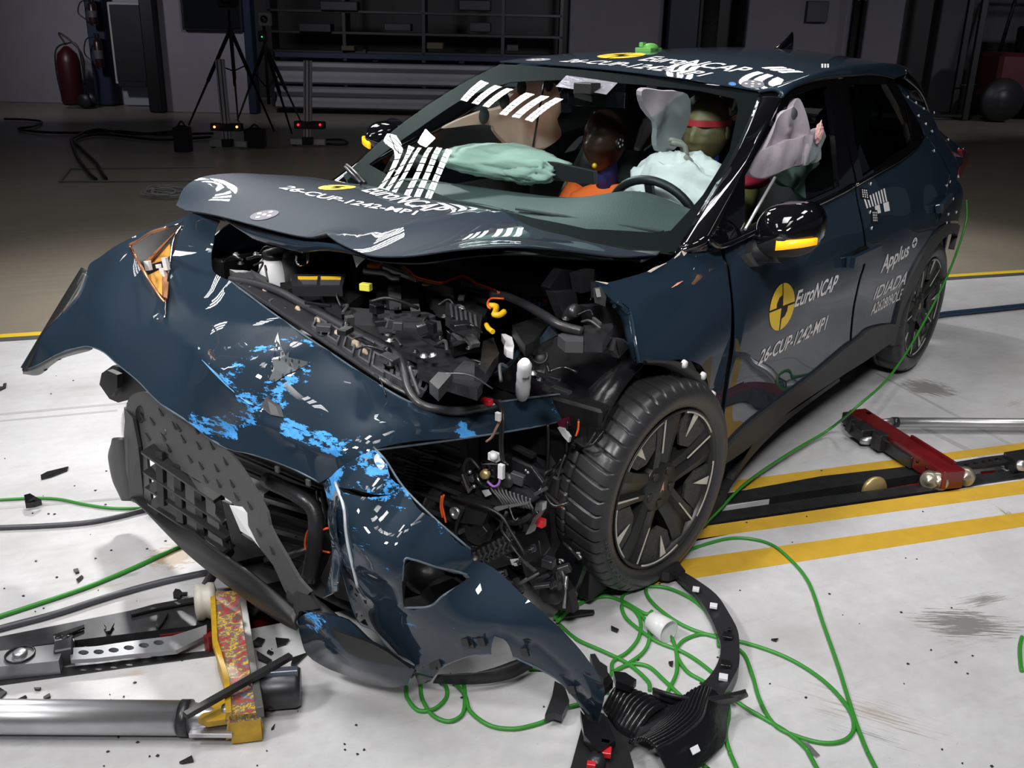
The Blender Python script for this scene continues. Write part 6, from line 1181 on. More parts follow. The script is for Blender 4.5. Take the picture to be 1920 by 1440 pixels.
for poly, x, m_ in [([(960, 1000), (1010, 1000), (1030, 1060), (1060, 1120), (1020, 1130), (985, 1080)], .52, SATB), ([(985, 1060), (1040, 1070), (1065, 1110), (1075, 1150), (1040, 1140), (1000, 1110)], .56, BLACK), ([(840, 1010), (900, 1000), (930, 1060), (960, 1090), (900, 1070)], .55, BLK), ([(1040, 1040), (1060, 1000), (1095, 1060), (1070, 1130), (1060, 1125)], .46, SHB)]: plate('torn_support', poly, 'x', x, (-.03, 0, 0), m_)
MB().lathe([(0, .02), (.022, .02), (.025, .012), (.035, .012), (.038, -.02), (.03, -.03)], at(1037, 1108, 'x', .57), (1, .2, .5), 24).build('round_motor', SATB, car)
MB().tube([at(1062, 1080, 'x', .55), at(1058, 1140, 'x', .57)], .005, 6).build('metal_pin', MET, car)
for x, y in ((1053, 1053), (1085, 1041)):
    mb = MB(); random.seed(int(x))
    for k in range(7): mb.ball(at(x+random.uniform(-4, 4), y+random.uniform(-4, 4), 'x', .50), .005, nu=6, nv=4)
    mb.build('crumpled_foil', MET, car)
# loose harness over the flap
H1 = [((915, 745), .60), ((935, 756), .62), ((940, 775), .66), ((939, 800), .67), ((938, 830), .66), ((941, 860), .66), ((950, 870), .66)]
MB().tube(spl([at(*p, 'x', x) for p, x in H1], 5), .0045, 6).build('wiring_harness', BLACK, car); MB().tube(spl([at(p[0]+4, p[1]+3, 'x', x) for p, x in H1], 5), .0035, 6).build('wiring_harness', BLACK, car)
MB().tube(spl([at(937, 790, 'x', .68), at(928, 808, 'x', .68), at(922, 820, 'x', .67), at(912, 828, 'x', .66)], 4), .0035, 6).build('tan_wire', mat('tan_wire', (.45, .25, .18), rough=.5), car)
MB().box(at(913, 753, 'x', .62), (.02, .03, .015)).build('red_connector', REDL, car); MB().box(at(934, 781, 'x', .69), (.01, .014, .022)).build('white_connector', WHP, car)
for P_, x in [([(1027, 795), (1028, 830), (1026, 870), (1024, 905), (1010, 940)], .46), ([(1064, 790), (1063, 820), (1062, 850)], .42), ([(1085, 785), (1086, 810)], .40), ([(845, 930), (930, 960), (960, 1000), (985, 1040)], .70), ([(950, 960), (940, 990), (960, 1020)], .69), ([(900, 880), (880, 860), (870, 880), (880, 910)], .68), ([(700, 870), (720, 860), (750, 855)], .7), ([(870, 950), (855, 990), (860, 1020)], .70), ([(985, 930), (1010, 925), (1025, 915), (1040, 880)], .5)]:
    MB().tube(spl([at(*p, 'x', x) for p in P_], 5), .0045, 6).build('loose_wire', BLACK, car)
for P_, x, m_ in [([(832, 928), (829, 945), (832, 962), (836, 980)], .72, ORG), ([(828, 930), (826, 950), (830, 970)], .72, ORG), ([(1085, 790), (1084, 805), (1080, 818)], .43, ORG), ([(1060, 853), (1050, 880), (1042, 920), (1050, 945)], .45, GREYP), ([(1040, 938), (1048, 945), (1055, 952)], .46, ORG), ([(585, 985), (575, 1000), (572, 1025), (580, 1038)], .95, ORG), ([(600, 1032), (618, 1036)], .95, ORG), ([(598, 996), (615, 990)], .95, ORG)]:
    MB().tube(spl([at(*p, 'x', x) for p in P_], 5), .003, 6).build('loose_wire', m_, car)
plate('maroon_connector', [(1044, 790), (1060, 784), (1062, 802), (1050, 806)], 'x', .42, (-.03, 0, 0), mat('maroon', (.12, .01, .03), rough=.3)); plate('torn_white_sheath', [(1045, 802), (1058, 805), (1068, 820), (1066, 830), (1055, 818)], 'x', .43, (-.01, 0, 0), WHP)
plate('relay', [(1075, 825), (1092, 820), (1095, 838), (1078, 845)], 'x', .42, (-.03, 0, 0), SATB)
plate('fender_link', [(1095, 850), (1103, 845), (1090, 898), (1080, 895)], 'x', .40, (-.015, 0, 0), GRM)
MB().box(at(1015, 980, 'x', .62), (.02, .02, .022)).build('red_white_connector', REDL, car)
for x, y in ((1064, 926),): MB().ball(at(x, y, 'x', .44), .012).build('grey_plug', MET, car)
# behind the front opening: slats and hoses
for k in range(7): MB().bar(at(500, 900+k*26, 'x', .86), at(620, 935+k*26, 'x', .80), .03, .012).build('grille_louvre', BLACK, car)
MB().tube(spl([at(500, 900, 'x', .92), at(560, 930, 'x', .95), at(590, 960, 'x', .95), at(590, 1020, 'x', .97), at(578, 1090, 'x', 1.0)], 5), .022, 10).build('front_hose', SATB, car); MB().tube(spl([at(600, 920, 'x', .9), at(605, 970, 'x', .93), at(590, 1030, 'x', .95), at(560, 1080, 'x', .98)], 5), .012, 8).build('front_hose', BLACK, car)
for x, y in ((520, 880), (578, 905)): MB().box(at(x, y, 'x', 1.05), (.006, .014, .016)).build('fascia_tab', GREYP, car)
P = [at(620, 940, 'x', .8), at(760, 930, 'x', .76), at(740, 1180, 'x', .9), at(640, 1140, 'x', .95), at(560, 1100, 'x', .95)]
MB().prism(P, (-.03, 0, 0)).build('inner_carrier', BLK, car)
MB().ball(at(795, 1080, 'x', .86), (.05, .06, .045)).build('fog_lamp_housing', SATB, car); MB().ball(at(830, 1110, 'x', .86), (.05, .07, .04)).build('fog_lamp_foam', BLACK, car); plate('fog_lamp_lens', [(805, 1100), (850, 1085), (870, 1098), (820, 1130)], 'x', .93, (-.01, 0, 0), SHB)
plate('torn_inner_blade', [(655, 1120), (680, 1110), (740, 1190), (770, 1240), (730, 1200)], 'x', 1.0, (-.02, 0, 0), BLACK)
for q in ([(620, 1040), (640, 1080), (660, 1130), (630, 1120), (600, 1085)], [(690, 1120), (740, 1150), (770, 1200), (755, 1225), (700, 1170)]): plate('torn_inner_blade', q, 'x', .98, (-.02, 0, 0), BLACK)
MB().tube([at(500, 1050, 'x', .98), at(548, 1040, 'x', .95), at(600, 1020, 'x', .9)], .014, 8).build('grille_strut', BLACK, car)

# small fittings: bolts, connectors, cable ties and thin wires over the machinery
rng = random.Random(21)
zones = [((600, 545), (900, 650), .815, 26), ((690, 640), (900, 730), .79, 16), ((440, 470), (500, 510), .86, 8), ((900, 680), (1040, 740), .74, 14), ((780, 560), (900, 620), .86, 10), ((1040, 520), (1120, 610), .86, 10)]
for (x0, y0), (x1, y1), z, n in zones:
    for k in range(n):
        x, y = rng.uniform(x0, x1), rng.uniform(y0, y1); p = at(x, y, 'z', z+rng.uniform(-.02, .02)); t = rng.random(); m_ = rng.choice([SHB, SATB, BLACK, GRM, GREYP, SHB])
        if t < .35: MB().box(p, (rng.uniform(.012, .04), rng.uniform(.012, .05), rng.uniform(.01, .03)), rz=rng.uniform(0, 3), rx=rng.uniform(-.4, .4)).build('connector', m_, car)
        elif t < .55: MB().lathe([(0, .008), (.006, .008), (.0065, .003), (.011, .003), (.011, 0)], p+[0, 0, .012], (rng.uniform(-.3, .3), rng.uniform(-.3, .3), 1), 8).build('bolt', rng.choice([DMET, MET, SHB]), car)
        elif t < .85:
            q = p+np.array([rng.uniform(-.09, .09), rng.uniform(-.12, .12), rng.uniform(-.03, .02)]); MB().tube(spl([p, (p+q)/2+[rng.uniform(-.02, .02), rng.uniform(-.02, .02), rng.uniform(.005, .03)], q], 5), rng.uniform(.002, .006), 6).build('wire', rng.choice([BLACK, SHB, GREYP]), car)
        else:
            q = p+np.array([rng.uniform(-.05, .05), rng.uniform(-.09, .09), 0]); MB().bar(p+[0, 0, .01], q+[0, 0, .01], rng.uniform(.008, .02), .008).build('rib', m_, car)
for (x0, y0), (x1, y1), xx, n in [((850, 860), (1020, 1000), .66, 26), ((880, 1010), (1060, 1110), .64, 26), ((720, 850), (850, 920), .62, 8), ((1020, 800), (1090, 900), .44, 8)]:
    for k in range(n):
        p = at(rng.uniform(x0, x1), rng.uniform(y0, y1), 'x', xx+rng.uniform(-.03, .02)); t = rng.random(); m_ = rng.choice([SHB, SATB, BLACK, SHB, GRM])
        if t < .4: MB().box(p, (rng.uniform(.01, .03), rng.uniform(.012, .045), rng.uniform(.008, .03)), rz=rng.uniform(-.5, .5), rx=rng.uniform(-.8, .8)).build('broken_part', m_, car)
        elif t < .5: MB().ball(p, rng.uniform(.003, .006), nu=8, nv=6).build('bolt', MET, car)
        elif t < .85:
            q = p+np.array([rng.uniform(-.03, .03), rng.uniform(-.09, .09), rng.uniform(-.08, .06)]); MB().tube(spl([p, (p+q)/2+[.02, rng.uniform(-.03, .03), rng.uniform(-.03, .03)], q], 5), rng.uniform(.002, .005), 6).build('wire', rng.choice([BLACK, SHB, GREYP]), car)
        else: q = p+np.array([0, rng.uniform(-.07, .07), rng.uniform(-.05, .05)]); MB().bar(p, q, rng.uniform(.006, .014), .006).build('bracket_rib', m_, car)
# ================================================================ cabin
DASH = mat('dash_plastic', (.045, .06, .062), rough=.55, bump=(160, .1)); SEATF = mat('seat_fabric', (.02, .02, .023), rough=.8, bump=(120, .2)); TRIM = mat('cabin_trim', (.03, .032, .035), rough=.6)
CURT = mat('curtain_cloth', (.85, .66, .58), rough=.85, bump=(30, .3)); MINT = mat('mint_cloth', (.50, .62, .57), rough=.85, bump=(35, .35)); LILAC = mat('side_cloth', (.72, .66, .74), rough=.85, bump=(30, .35)); SAGE = mat('sage_cloth', (.25, .38, .33), rough=.85, bump=(30, .3))
rows = []
for y in np.linspace(-.68, .70, 29):
    hump = .055*math.exp(-((y-.38)/.20)**2); z0 = .97+.005*y; d = .0
    rows.append([np.array([.06, y, z0-.01]), np.array([-.1, y, z0+.0+hump*.1]), np.array([-.25, y, z0+.02+hump*.4]), np.array([-.38, y, z0+.035+hump]), np.array([-.46, y, z0+.03+hump*1.1]), np.array([-.52, y, z0+.005+hump*.9]), np.array([-.54, y, z0-.05]), np.array([-.48, y, z0-.16]), np.array([-.42, y, .62])])
MB().grid(rows).build('dashboard', DASH, car, solid=.01)
MB().bar((-.20, .05, 1.0), (-.20, .62, 1.0), .02, .006).build('dash_crease', TRIM, car)
vt = grp_('dash_vent', (-.17, .60, 1.0)); MB().prism([at(*z2(*p), 'z', 1.012) for p in [(1445, 825), (1490, 815), (1590, 845), (1560, 862), (1480, 855)]], (0, 0, -.004)).build('vent_frame', BLACK, vt)
for k in range(6): MB().prism([at(*z2(1478+k*17, 852), 'z', 1.02), at(*z2(1492+k*17, 855), 'z', 1.02), at(*z2(1488+k*17, 832+k*1.5), 'z', 1.03)], (0, 0, .004)).build('vent_blade', DASH, vt)
# screen
def cloth_mat(m):
    nt = m.node_tree; b = nt.nodes['Principled BSDF']; o = nt.nodes['Material Output']; t = nd(nt, 'BsdfTranslucent'); t.inputs[0].default_value = b.inputs['Base Color'].default_value; x = nd(nt, 'MixShader'); x.inputs[0].default_value = .4
    nt.links.new(b.outputs[0], x.inputs[1]); nt.links.new(t.outputs[0], x.inputs[2]); nt.links.new(x.outputs[0], o.inputs[0])
for m_ in (CURT, MINT, LILAC, SAGE): cloth_mat(m_)
MB().prism([at(998, 296, 'x', -.52), at(1113, 322, 'x', -.52), at(1113, 346, 'x', -.52), at(998, 334, 'x', -.52)], (-.025, 0, 0)).build('infotainment_screen', BLK, car)
# steering wheel with airbag
sc_ = np.array([-.60, .37, .93]); sn = Vector((-.93, 0, .37)).normalized(); st = grp_('steering_wheel', sc_); uu = Vector((0, 1, 0)); vv = sn.cross(uu).normalized()
MB().tube([Vector(sc_)+(uu*math.cos(a)+vv*math.sin(a))*.18 for a in np.linspace(0, 2*math.pi, 41)[:-1]], .016, 10, closed=True).build('wheel_rim', BLK, st)
MB().ball(sc_, (.05, .07, .06)).build('wheel_hub', BLACK, st)
for a in (0, math.pi, math.pi*1.5): MB().bar(Vector(sc_), Vector(sc_)+(uu*math.cos(a)+vv*math.sin(a))*.17, .03, .02).build('wheel_spoke', BLACK, st)
def cloth(name, c, r, m, parent=car, amp=.12, seed=0, R=None, f=5., nu=56, nv=36):
    V = []; R = R or Matrix.Identity(3); mb = MB()
    for j in range(nv+1):
        t = math.pi*j/nv
        for i in range(nu):
            p = 2*math.pi*i/nu; d = Vector((math.sin(t)*math.cos(p), math.sin(t)*math.sin(p), math.cos(t)))
            k = 1+amp*(noise.noise(d*f*.5+Vector((seed, 0, 0)))*1.2+abs(noise.noise(d*f+Vector((0, seed, 3))))*-.9+noise.noise(d*f*2.3)*.25)
            V.append(Vector(c)+R @ Vector((d.x*r[0]*k, d.y*r[1]*k, d.z*r[2]*k)))
    F = [(j*nu+i, (j+1)*nu+i, (j+1)*nu+(i+1) % nu, j*nu+(i+1) % nu) for j in range(nv) for i in range(nu)]
    return mb.add(V, F, 0, True).build(name, m, parent)
cloth('driver_airbag', (-.74, .38, .985), (.14, .23, .19), FABW, amp=.16, seed=3, f=6)
cloth('passenger_airbag', at(945, 303, 'x', -.58), (.17, .30, .065), MINT, amp=.16, seed=8, f=3)
cloth('passenger_airbag_tail', at(975, 318, 'x', -.50), (.06, .16, .05), MINT, amp=.2, seed=12, f=4)
# curtain airbags hanging on both sides
def curtain(name, outl, ax, val, m, wob=.02, seed=0., th=.02, g=.035, parent=car):
    P = [at(x, y, ax, val) for x, y in outl]; c = np.mean(P, 0); n = {'y': (0, 1, 0), 'x': (1, 0, 0)}[ax]
    rnd = random.Random(seed); ctr = [p+np.array(n)*rnd.uniform(-wob, wob) for p in P]
    for k in range(14):
        a, b = rnd.choice(P), rnd.choice(P); t = rnd.random(); ctr.append((a*(1-t)+b*t)*.7+c*.3+np.array(n)*rnd.uniform(-wob, wob)*1.5)
    Sx = Surf(ctr, n, reg=2e-3); return sheet(name, Sx, [tuple(P3_) for P3_ in ctr[:len(P)]], m, parent, g=g, th=th), Sx
q = [z2(*p) for p in [(900, 270), (1035, 262), (1060, 330), (1075, 400), (1060, 430), (1065, 500), (980, 550), (900, 555), (830, 545), (775, 480), (770, 460), (700, 455), (565, 470), (640, 430), (720, 400), (780, 380), (820, 330), (880, 290)]]
cu_, CUs = curtain('curtain_airbag', q, 'y', -.52, CURT, .03, 4)
for x, y in ((885, 290), (810, 350), (720, 415), (1005, 275)): MB().lathe([(0, .012), (.018, .012), (.03, .004), (.034, 0)], at(*z2(x, y), 'y', -.495), (0, 1, .0), 18).build('curtain_button', GREYP, car)
for A in ([(985, 265), (960, 400), (935, 550)],): MB().tube([at(*z2(*p), 'y', -.49) for p in A], .005, 5).build('curtain_seam', GREYP, car)
q = [z2(*p) for p in [(1408, 308), (1500, 305), (1600, 320), (1605, 420), (1580, 500), (1545, 560), (1500, 570), (1470, 440)]]
curtain('rear_curtain_airbag', q, 'y', .30, mat('grey_cloth', (.3, .29, .31), rough=.85), .02, 5)
# side airbags at the left front window
q = [z3(*p) for p in [(405, 835), (440, 755), (520, 650), (600, 615), (665, 580), (690, 760), (740, 745), (755, 790), (740, 860), (730, 920), (700, 950), (610, 960), (470, 1010), (410, 1040), (310, 1010), (350, 930)]]
curtain('side_airbag', q, 'y', .70, LILAC, .03, 6, g=.025)
q = [z3(*p) for p in [(330, 1000), (370, 900), (460, 850), (600, 800), (735, 790), (740, 830), (710, 900), (690, 945), (610, 960), (480, 1005), (410, 1035)]]
curtain('side_airbag_fold', q, 'y', .725, LILAC, .015, 9, g=.02)
MB().lathe([(0, .01), (.012, .01), (.02, .003), (.022, 0)], at(*z3(582, 660), 'y', .735), (0, 1, .2), 16).build('airbag_button', GREYP, car)
cloth('airbag_torn_tab', at(*z3(730, 770), 'y', .73), (.03, .012, .035), mat('pink_cloth', (.75, .45, .45), rough=.8), amp=.3, seed=2)
q = [z3(*p) for p in [(480, 1010), (560, 980), (680, 950), (720, 890), (735, 950), (700, 990), (675, 1050), (660, 1150), (625, 1110), (560, 1080), (520, 1040)]]
curtain('seat_airbag', q, 'y', .62, SAGE, .03, 7)
q = [z3(*p) for p in [(900, 540), (950, 525), (1030, 535), (1055, 590), (1040, 700), (1000, 800), (985, 980), (975, 860), (940, 720)]]
curtain('rear_side_airbag', q, 'y', .60, mat('grey_green_cloth', (.35, .40, .37), rough=.85), .02, 8)
MB().prism([at(*z3(*p), 'y', .3) for p in [(1045, 690), (1130, 690), (1148, 738), (1040, 725)]], (0, -.01, 0)).build('rear_quarter_reflector', SAGE, car)
# seats
def seat(x, y):
    e = grp_('front_seat' if x > -1.6 else 'rear_seat', (x, y, .3)); W_ = .25
    rows = [[np.array([x+.25-.5*s, y+W_*math.cos(a)*(1.0), .42+.08*math.sin(a)*1.0-.03*s]) for a in np.linspace(0, 2*math.pi, 17)[:-1]] for s in np.linspace(0, 1, 6)]
    MB().grid(rows, closed_u=True).add(rows[0], [tuple(range(16))]).build('seat_cushion', SEATF, e)
    rows = []
    for s in np.linspace(0, 1, 9): w_ = W_*(1-.35*max(0, s-.6)/.4); xx = x-.24-.20*s; rows.append([np.array([xx+.07*math.sin(a), y+w_*math.cos(a), .45+.62*s]) for a in np.linspace(0, 2*math.pi, 17)[:-1]])
    MB().grid(rows, closed_u=True).add(rows[-1], [tuple(range(16))]).build('seat_backrest', SEATF, e)
    MB().ball((x-.46, y, 1.16), (.06, .14, .12)).build('headrest', SEATF, e)
seat(-1.05, .37); seat(-1.05, -.37); seat(-1.95, .37); seat(-1.95, -.37)
MB().box((-1.3, 0, .35), (1.6, .2, .25)).build('centre_console', TRIM, car)
for s in (1, -1): MB().box((-.75, .8*s, .62), (1.2, .03, .6)).build('door_inner_trim', TRIM, car); MB().box((-1.85, .8*s, .62), (.8, .03, .6)).build('door_inner_trim', TRIM, car)
hl2 = Surf([tuple(np.array(p)-[0, 0, .045]) for p in [(-1.0, 0, 1.475), (-1.0, -.5, 1.43), (-1.0, .5, 1.42), (-1.5, 0, 1.505), (-1.5, .52, 1.46), (-1.5, -.52, 1.46), (-2.9, 0, 1.44), (-2.9, .45, 1.4), (-2.9, -.45, 1.4), (-2.2, 0, 1.5)]], (0, 0, 1))
sheet('roof_lining', hl2, [(-.98, .52, 0, 1), (-.96, 0, 0), (-.98, -.52, 0, 1), (-2, -.55, 0), (-2.9, -.45, 0, 1), (-2.9, .45, 0, 1), (-2, .55, 0)], SEATF, car, g=.1)
MB().box((-2.95, 0, .8), (.04, 1.2, .6)).build('luggage_backdrop', BLK, car)
c = at(1120, 185, 'x', -.80); MB().box(c, (.03, .24, .06), rz=.15).build('rear_view_mirror', GLOSS, car); MB().box(c+[.06, -.01, .04], (.07, .08, .04)).build('camera_housing', BLK, car)
poly_decal('roof_sticker', [[(0, 0), (1, 0), (1, 1), (0, 1)]], WS, [(1042, 163), (1137, 178), (1158, 156), (1062, 142)], mat('foil_sticker', (.45, .45, .52), rough=.2, metal=.5, bump=(25, .5)), car)
# wiper arms
for a_, b_, c_ in (((655, 318), (668, 330), (690, 352)), ((652, 322), (662, 333), (682, 352))): MB().tube([WS.p3(WS.hit(*a_), .02)[0], WS.p3(WS.hit(*b_), .02)[0], WS.p3(WS.hit(*c_), .02)[0]], .007, 6).build('wiper_arm', BLACK, car)
# ---- crash test dummies
SKB = mat('dummy_brown', (.055, .025, .018), rough=.35); SKO = mat('dummy_olive', (.16, .12, .06), rough=.5); TEE = mat('orange_shirt', (.9, .14, .02), rough=.8, bump=(60, .2)); BLU = mat('blue_collar', (.02, .03, .2), rough=.7)
def head(c, yaw, m, parent, sz=1., tilt=0.):
    R = Matrix.Rotation(yaw, 3, 'Z') @ Matrix.Rotation(tilt, 3, 'X'); c = Vector(c); V = []; nu, nv = 48, 40
    for j in range(nv+1):
        t = math.pi*j/nv
        for i in range(nu):
            p = 2*math.pi*i/nu; d = Vector((math.sin(t)*math.cos(p), math.sin(t)*math.sin(p), math.cos(t))); x, y, z = d.x*.098, d.y*.076, d.z*.122
            if z < -.02: y *= 1-.32*min(1, (-z-.02)/.09); x = x*(1-.12*min(1, (-z-.02)/.09)) + (.010 if d.x > 0 else -.0)
            if d.x > 0:
                x += .026*math.exp(-((y/.014)**2))*math.exp(-((z+.012)/.026)**2)*(1 if z < .02 else .4)     # nose
                x -= .012*math.exp(-(((abs(y)-.032)/.018)**2))*math.exp(-((z-.018)/.016)**2)                # eye sockets
                x += .008*math.exp(-((y/.026)**2))*math.exp(-((z+.062)/.008)**2)-.005*math.exp(-((y/.03)**2))*math.exp(-((z+.070)/.003)**2)  # lips
                x += .010*math.exp(-((y/.022)**2))*math.exp(-((z+.098)/.016)**2)
                x += .004*math.exp(-((z-.042)/.012)**2)
            V.append(c+R @ (Vector((x, y, z))*sz))
    F = [(j*nu+i, (j+1)*nu+i, (j+1)*nu+(i+1) % nu, j*nu+(i+1) % nu) for j in range(nv) for i in range(nu)]
    mb = MB().add(V, F, 0, True)
    for s in (1, -1): mb.ball(c+R @ (Vector((-.005, .076*s, -.0))*sz), (.018*sz, .008*sz, .028*sz), R=R, nu=12, nv=8)
    return mb.build('head', m, parent), R
def dummy(name, lab, hc, yaw, m, shirt, seatx, y, tilt=0., sz=1.):
    e = empty(name, (seatx, y, .5)); tag(e, lab, 'crash test dummy'); h, R = head(hc, yaw, m, e, sz, tilt); hc = np.array(hc)
    hips = np.array([seatx+.0, y, .52]); neck = hc+np.array([-.03, 0, -.155]); sh = neck+np.array([-.02, 0, -.05])
    bm_ = MB(); rows = []
    for k, (t, wx, wy) in enumerate([(0, .14, .17), (.25, .12, .15), (.5, .12, .165), (.75, .125, .19), (.9, .10, .185), (1, .055, .09), (1.08, .05, .055), (1.25, .046, .048)]):
        cc = hips+(sh-hips)*min(t, 1)+(neck-sh)*max(0, (t-1)/.25); rows.append([cc+np.array([wx*math.cos(a), wy*math.sin(a), 0]) for a in np.linspace(0, 2*math.pi, 25)[:-1]])
    bm_.grid(rows[:7], closed_u=True).build('shirt', shirt, e)
    MB().tube([neck+np.array([-.005, 0, -.05]), neck+np.array([.01, 0, .05]), hc+[-.02, 0, -.06]], [.05, .048, .046], 16).build('neck', BLU, e)
    return e, sh, R
c1 = at(1135, 262, 'x', -1.22)
d1, sh1, R1 = dummy('crash_test_dummy', 'dark brown crash test dummy in an orange shirt seen through the middle of the windscreen', c1, math.radians(352), SKB, TEE, -1.12, c1[1], sz=1.12)
cc = Vector(c1)+R1 @ Vector((.01, .088, -.005)); pp = MB().lathe([(0, .006), (.024, .006), (.026, 0)], cc, R1 @ Vector((0, 1, .1)), 20).build('target_patch', BLK, d1)
dd = MB()
for k in range(5): a = k*1.256; u1 = R1 @ Vector((1, 0, 0)); v1 = Vector((0, 0, 1)); dd.lathe([(0, .001), (.0055, .001)], cc+(R1 @ Vector((0, 1, .1))).normalized()*.0065+(u1*math.cos(a)+v1*math.sin(a))*.015, R1 @ Vector((0, 1, .1)), 8)
dd.build('target_dots', WHP, d1); MB().ball(Vector(c1)+R1 @ Vector((.098, .03, -.10)), .011).build('chin_spot', YELP, d1)
c2 = at(1326, 245, 'x', -1.12)
d2, sh2, R2 = dummy('crash_test_dummy', 'olive crash test dummy with a red band, in the driver seat behind the steering wheel', c2, 0, SKO, mat('olive_shirt', (.10, .10, .02), rough=.8), -1.05, c2[1], sz=1.12)
MB().grid([[Vector(c2)+Vector((.1125*math.cos(a), .088*math.sin(a), h_)) for h_ in (.022, .046)] for a in np.linspace(0, 2*math.pi, 41)]).build('head_band', mat('red_band', (.45, .02, .03), rough=.6), d2)
def arm(e, a, b, c, m, mh, side):
    MB().tube(spl([a, (np.array(a)+b)/2+[0, 0, .01], b, (np.array(b)+c)/2, c], 5), [.052, .05, .05, .05, .05, .048, .048, .046, .045, .044, .043, .043, .042, .04, .038, .036, .034, .032, .031, .03, .03], 12).build('arm', m, e)
    c = Vector(c); d = (Vector(c)-Vector(b)).normalized(); s_ = d.cross(Vector((0, 0, 1))).normalized(); u_ = s_.cross(d)
    hm = MB(); hm.ball(c+d*.045, (.045, .042, .02), R=Matrix((d, s_, u_)).transposed(), nu=14, nv=8)
    for k, (l, sp) in enumerate([(.07, -.032), (.08, -.011), (.076, .010), (.06, .031)]): b0 = c+d*.075+s_*sp; hm.tube(spl([b0, b0+d*l*.5+u_*.008, b0+d*l*.8-u_*.012, b0+d*l-u_*.03], 3), [.010]*8+[.009, .006], 8)
    t0 = c+d*.03+s_*(-.04*side); hm.tube(spl([t0, t0+d*.03-s_*.02*side, t0+d*.055-s_*.022*side-u_*.01], 3), [.011, .011, .0105, .010, .0095, .009, .007], 8)
    hm.build('hand', mh, e)
HG = mat('dummy_hand', (.25, .23, .22), rough=.5)
arm(d2, sh2+[0, .17, -.02], sh2+[.28, .26, -.22], at(1300, 325, 'x', -.78), mat('olive_shirt', (.1, .1, .02)), HG, 1); arm(d2, sh2+[0, -.17, -.02], sh2+[.28, -.22, -.24], (-.72, .22, .95), mat('olive_shirt', (.1, .1, .02)), HG, -1)
arm(d1, sh1+[0, .17, -.02], sh1+[.15, .22, -.28], (-.85, c1[1]+.12, .66), TEE, SKB, 1); arm(d1, sh1+[0, -.17, -.02], sh1+[.15, -.22, -.28], (-.85, c1[1]-.12, .66), TEE, SKB, -1)
for e_, y_ in ((d1, c1[1]), (d2, c2[1])):
    for s in (.1, -.1): MB().tube(spl([(-1.1, y_+s, .55), (-.9, y_+s*1.3, .6), (-.68, y_+s*1.4, .62), (-.62, y_+s*1.3, .45), (-.5, y_+s*1.2, .26)], 5), .065, 12).build('leg', mat('dummy_brown', (.05, .02, .02)), e_)
MB().ball(at(*z3(350, 1050), 'y', .55), (.10, .05, .03)).build('red_sleeve', mat('red_sleeve', (.3, .01, .03), rough=.7), d2)
# ================================================================ things on the floor around the car
def zq(x, y): return (x/3.097, 1000+y/3.097)
def zr(x, y): return (1320+x/3.2, 740+y/3.2)
def zs(x, y): return (1040+x/2.182, 1020+y/2.182)
def zt2(x, y): return (700+x/1.92, 1100+y/1.92)
def gp(p, z=0.): return gr(p[0], p[1], z)
# ---- green measuring cables
def green(pts, lab, r=.0054, f=zs, m=GREENC, rise=0.):
    P = runout([gp(f(*p[:2]), r+(p[2] if len(p) > 2 else 0)) for p in pts]); o = MB().tube(spl(P, 8), r, 8).build('cable', m, None); return tag(o, lab, 'cable')
green([(0, 303, .02), (25, 275, .02), (60, 240), (140, 210), (280, 170), (400, 110), (470, 60), (500, 45), (620, 0), (740, -25), (870, -5), (960, 60), (1040, 160), (1100, 330), (1160, 500), (1210, 660), (1240, 750), (1280, 850), (1330, 950)], 'green cable rising from the wheel and sweeping in one long curve to the bottom right')
green([(10, 315, .02), (100, 245, .005), (200, 215), (280, 235), (370, 285), (400, 275)], 'short green cable end running to the white plastic cup')
green([(20, 330), (90, 390), (200, 440), (300, 490), (380, 560), (390, 600)], 'green cable running from the torn corner down to the crumpled liner')
green([(415, 110), (385, 150), (375, 200), (420, 260), (520, 330), (640, 375), (800, 410), (960, 470), (1100, 560), (1200, 670), (1225, 750), (1190, 800), (1110, 815), (1000, 790), (900, 740), (840, 640), (810, 540), (780, 460), (740, 420), (700, 370)], 'green cable making the big loop right of the arch trim')
green([(235, 520), (240, 480), (300, 440), (345, 380), (350, 310), (310, 255), (275, 235), (290, 200), (360, 175), (460, 180), (560, 225), (630, 290), (665, 370), (672, 420)], 'green cable loop passing inside the black arch trim, around the cup')
green([(230, 530), (300, 490), (365, 440), (388, 380), (370, 310), (310, 260), (275, 250), (290, 300), (345, 350), (420, 400), (520, 440), (600, 490), (680, 560), (740, 640, .012), (850, 710), (950, 770), (1030, 840), (1080, 930)], 'green cable crossing under the trim toward the bottom edge')
green([(470, 360), (495, 430), (500, 520), (470, 590), (460, 610)], 'short green cable piece hanging below the cup')
green([(655, 375), (590, 370), (520, 400), (500, 450), (540, 520), (620, 570), (700, 640, .012), (712, 700), (700, 780), (720, 860), (750, 930)], 'green cable curving back under the trim by the small white tag')
green([(215, 610), (225, 540), (300, 495), (380, 500), (450, 560), (520, 625), (560, 650)], 'green cable arching over the top of the crumpled liner')
green([(600, 900), (640, 930), (680, 960)], 'green cable tip emerging under the liner at the bottom edge')
green([(118, 360), (122, 400), (160, 445), (220, 440), (262, 400), (262, 360), (240, 340)], 'small green cable loop below the torn blade, leftmost', f=zt2)
green([(170, 350), (175, 400), (210, 460), (270, 485), (320, 460), (330, 400), (325, 340)], 'green cable loop below the arch, second from the left', f=zt2)
green([(290, 345), (330, 390), (350, 450), (420, 500), (500, 512), (570, 500), (625, 480), (680, 440), (760, 420)], 'green cable running along the floor under the torn corner to the liner', f=zt2)
green([(560, 295), (640, 300), (700, 320)], 'short green cable visible through the torn arch', f=zt2)
green([(1912, 380), (1904, 420), (1906, 480), (1912, 520)], 'green cable loop at the right edge of the floor')
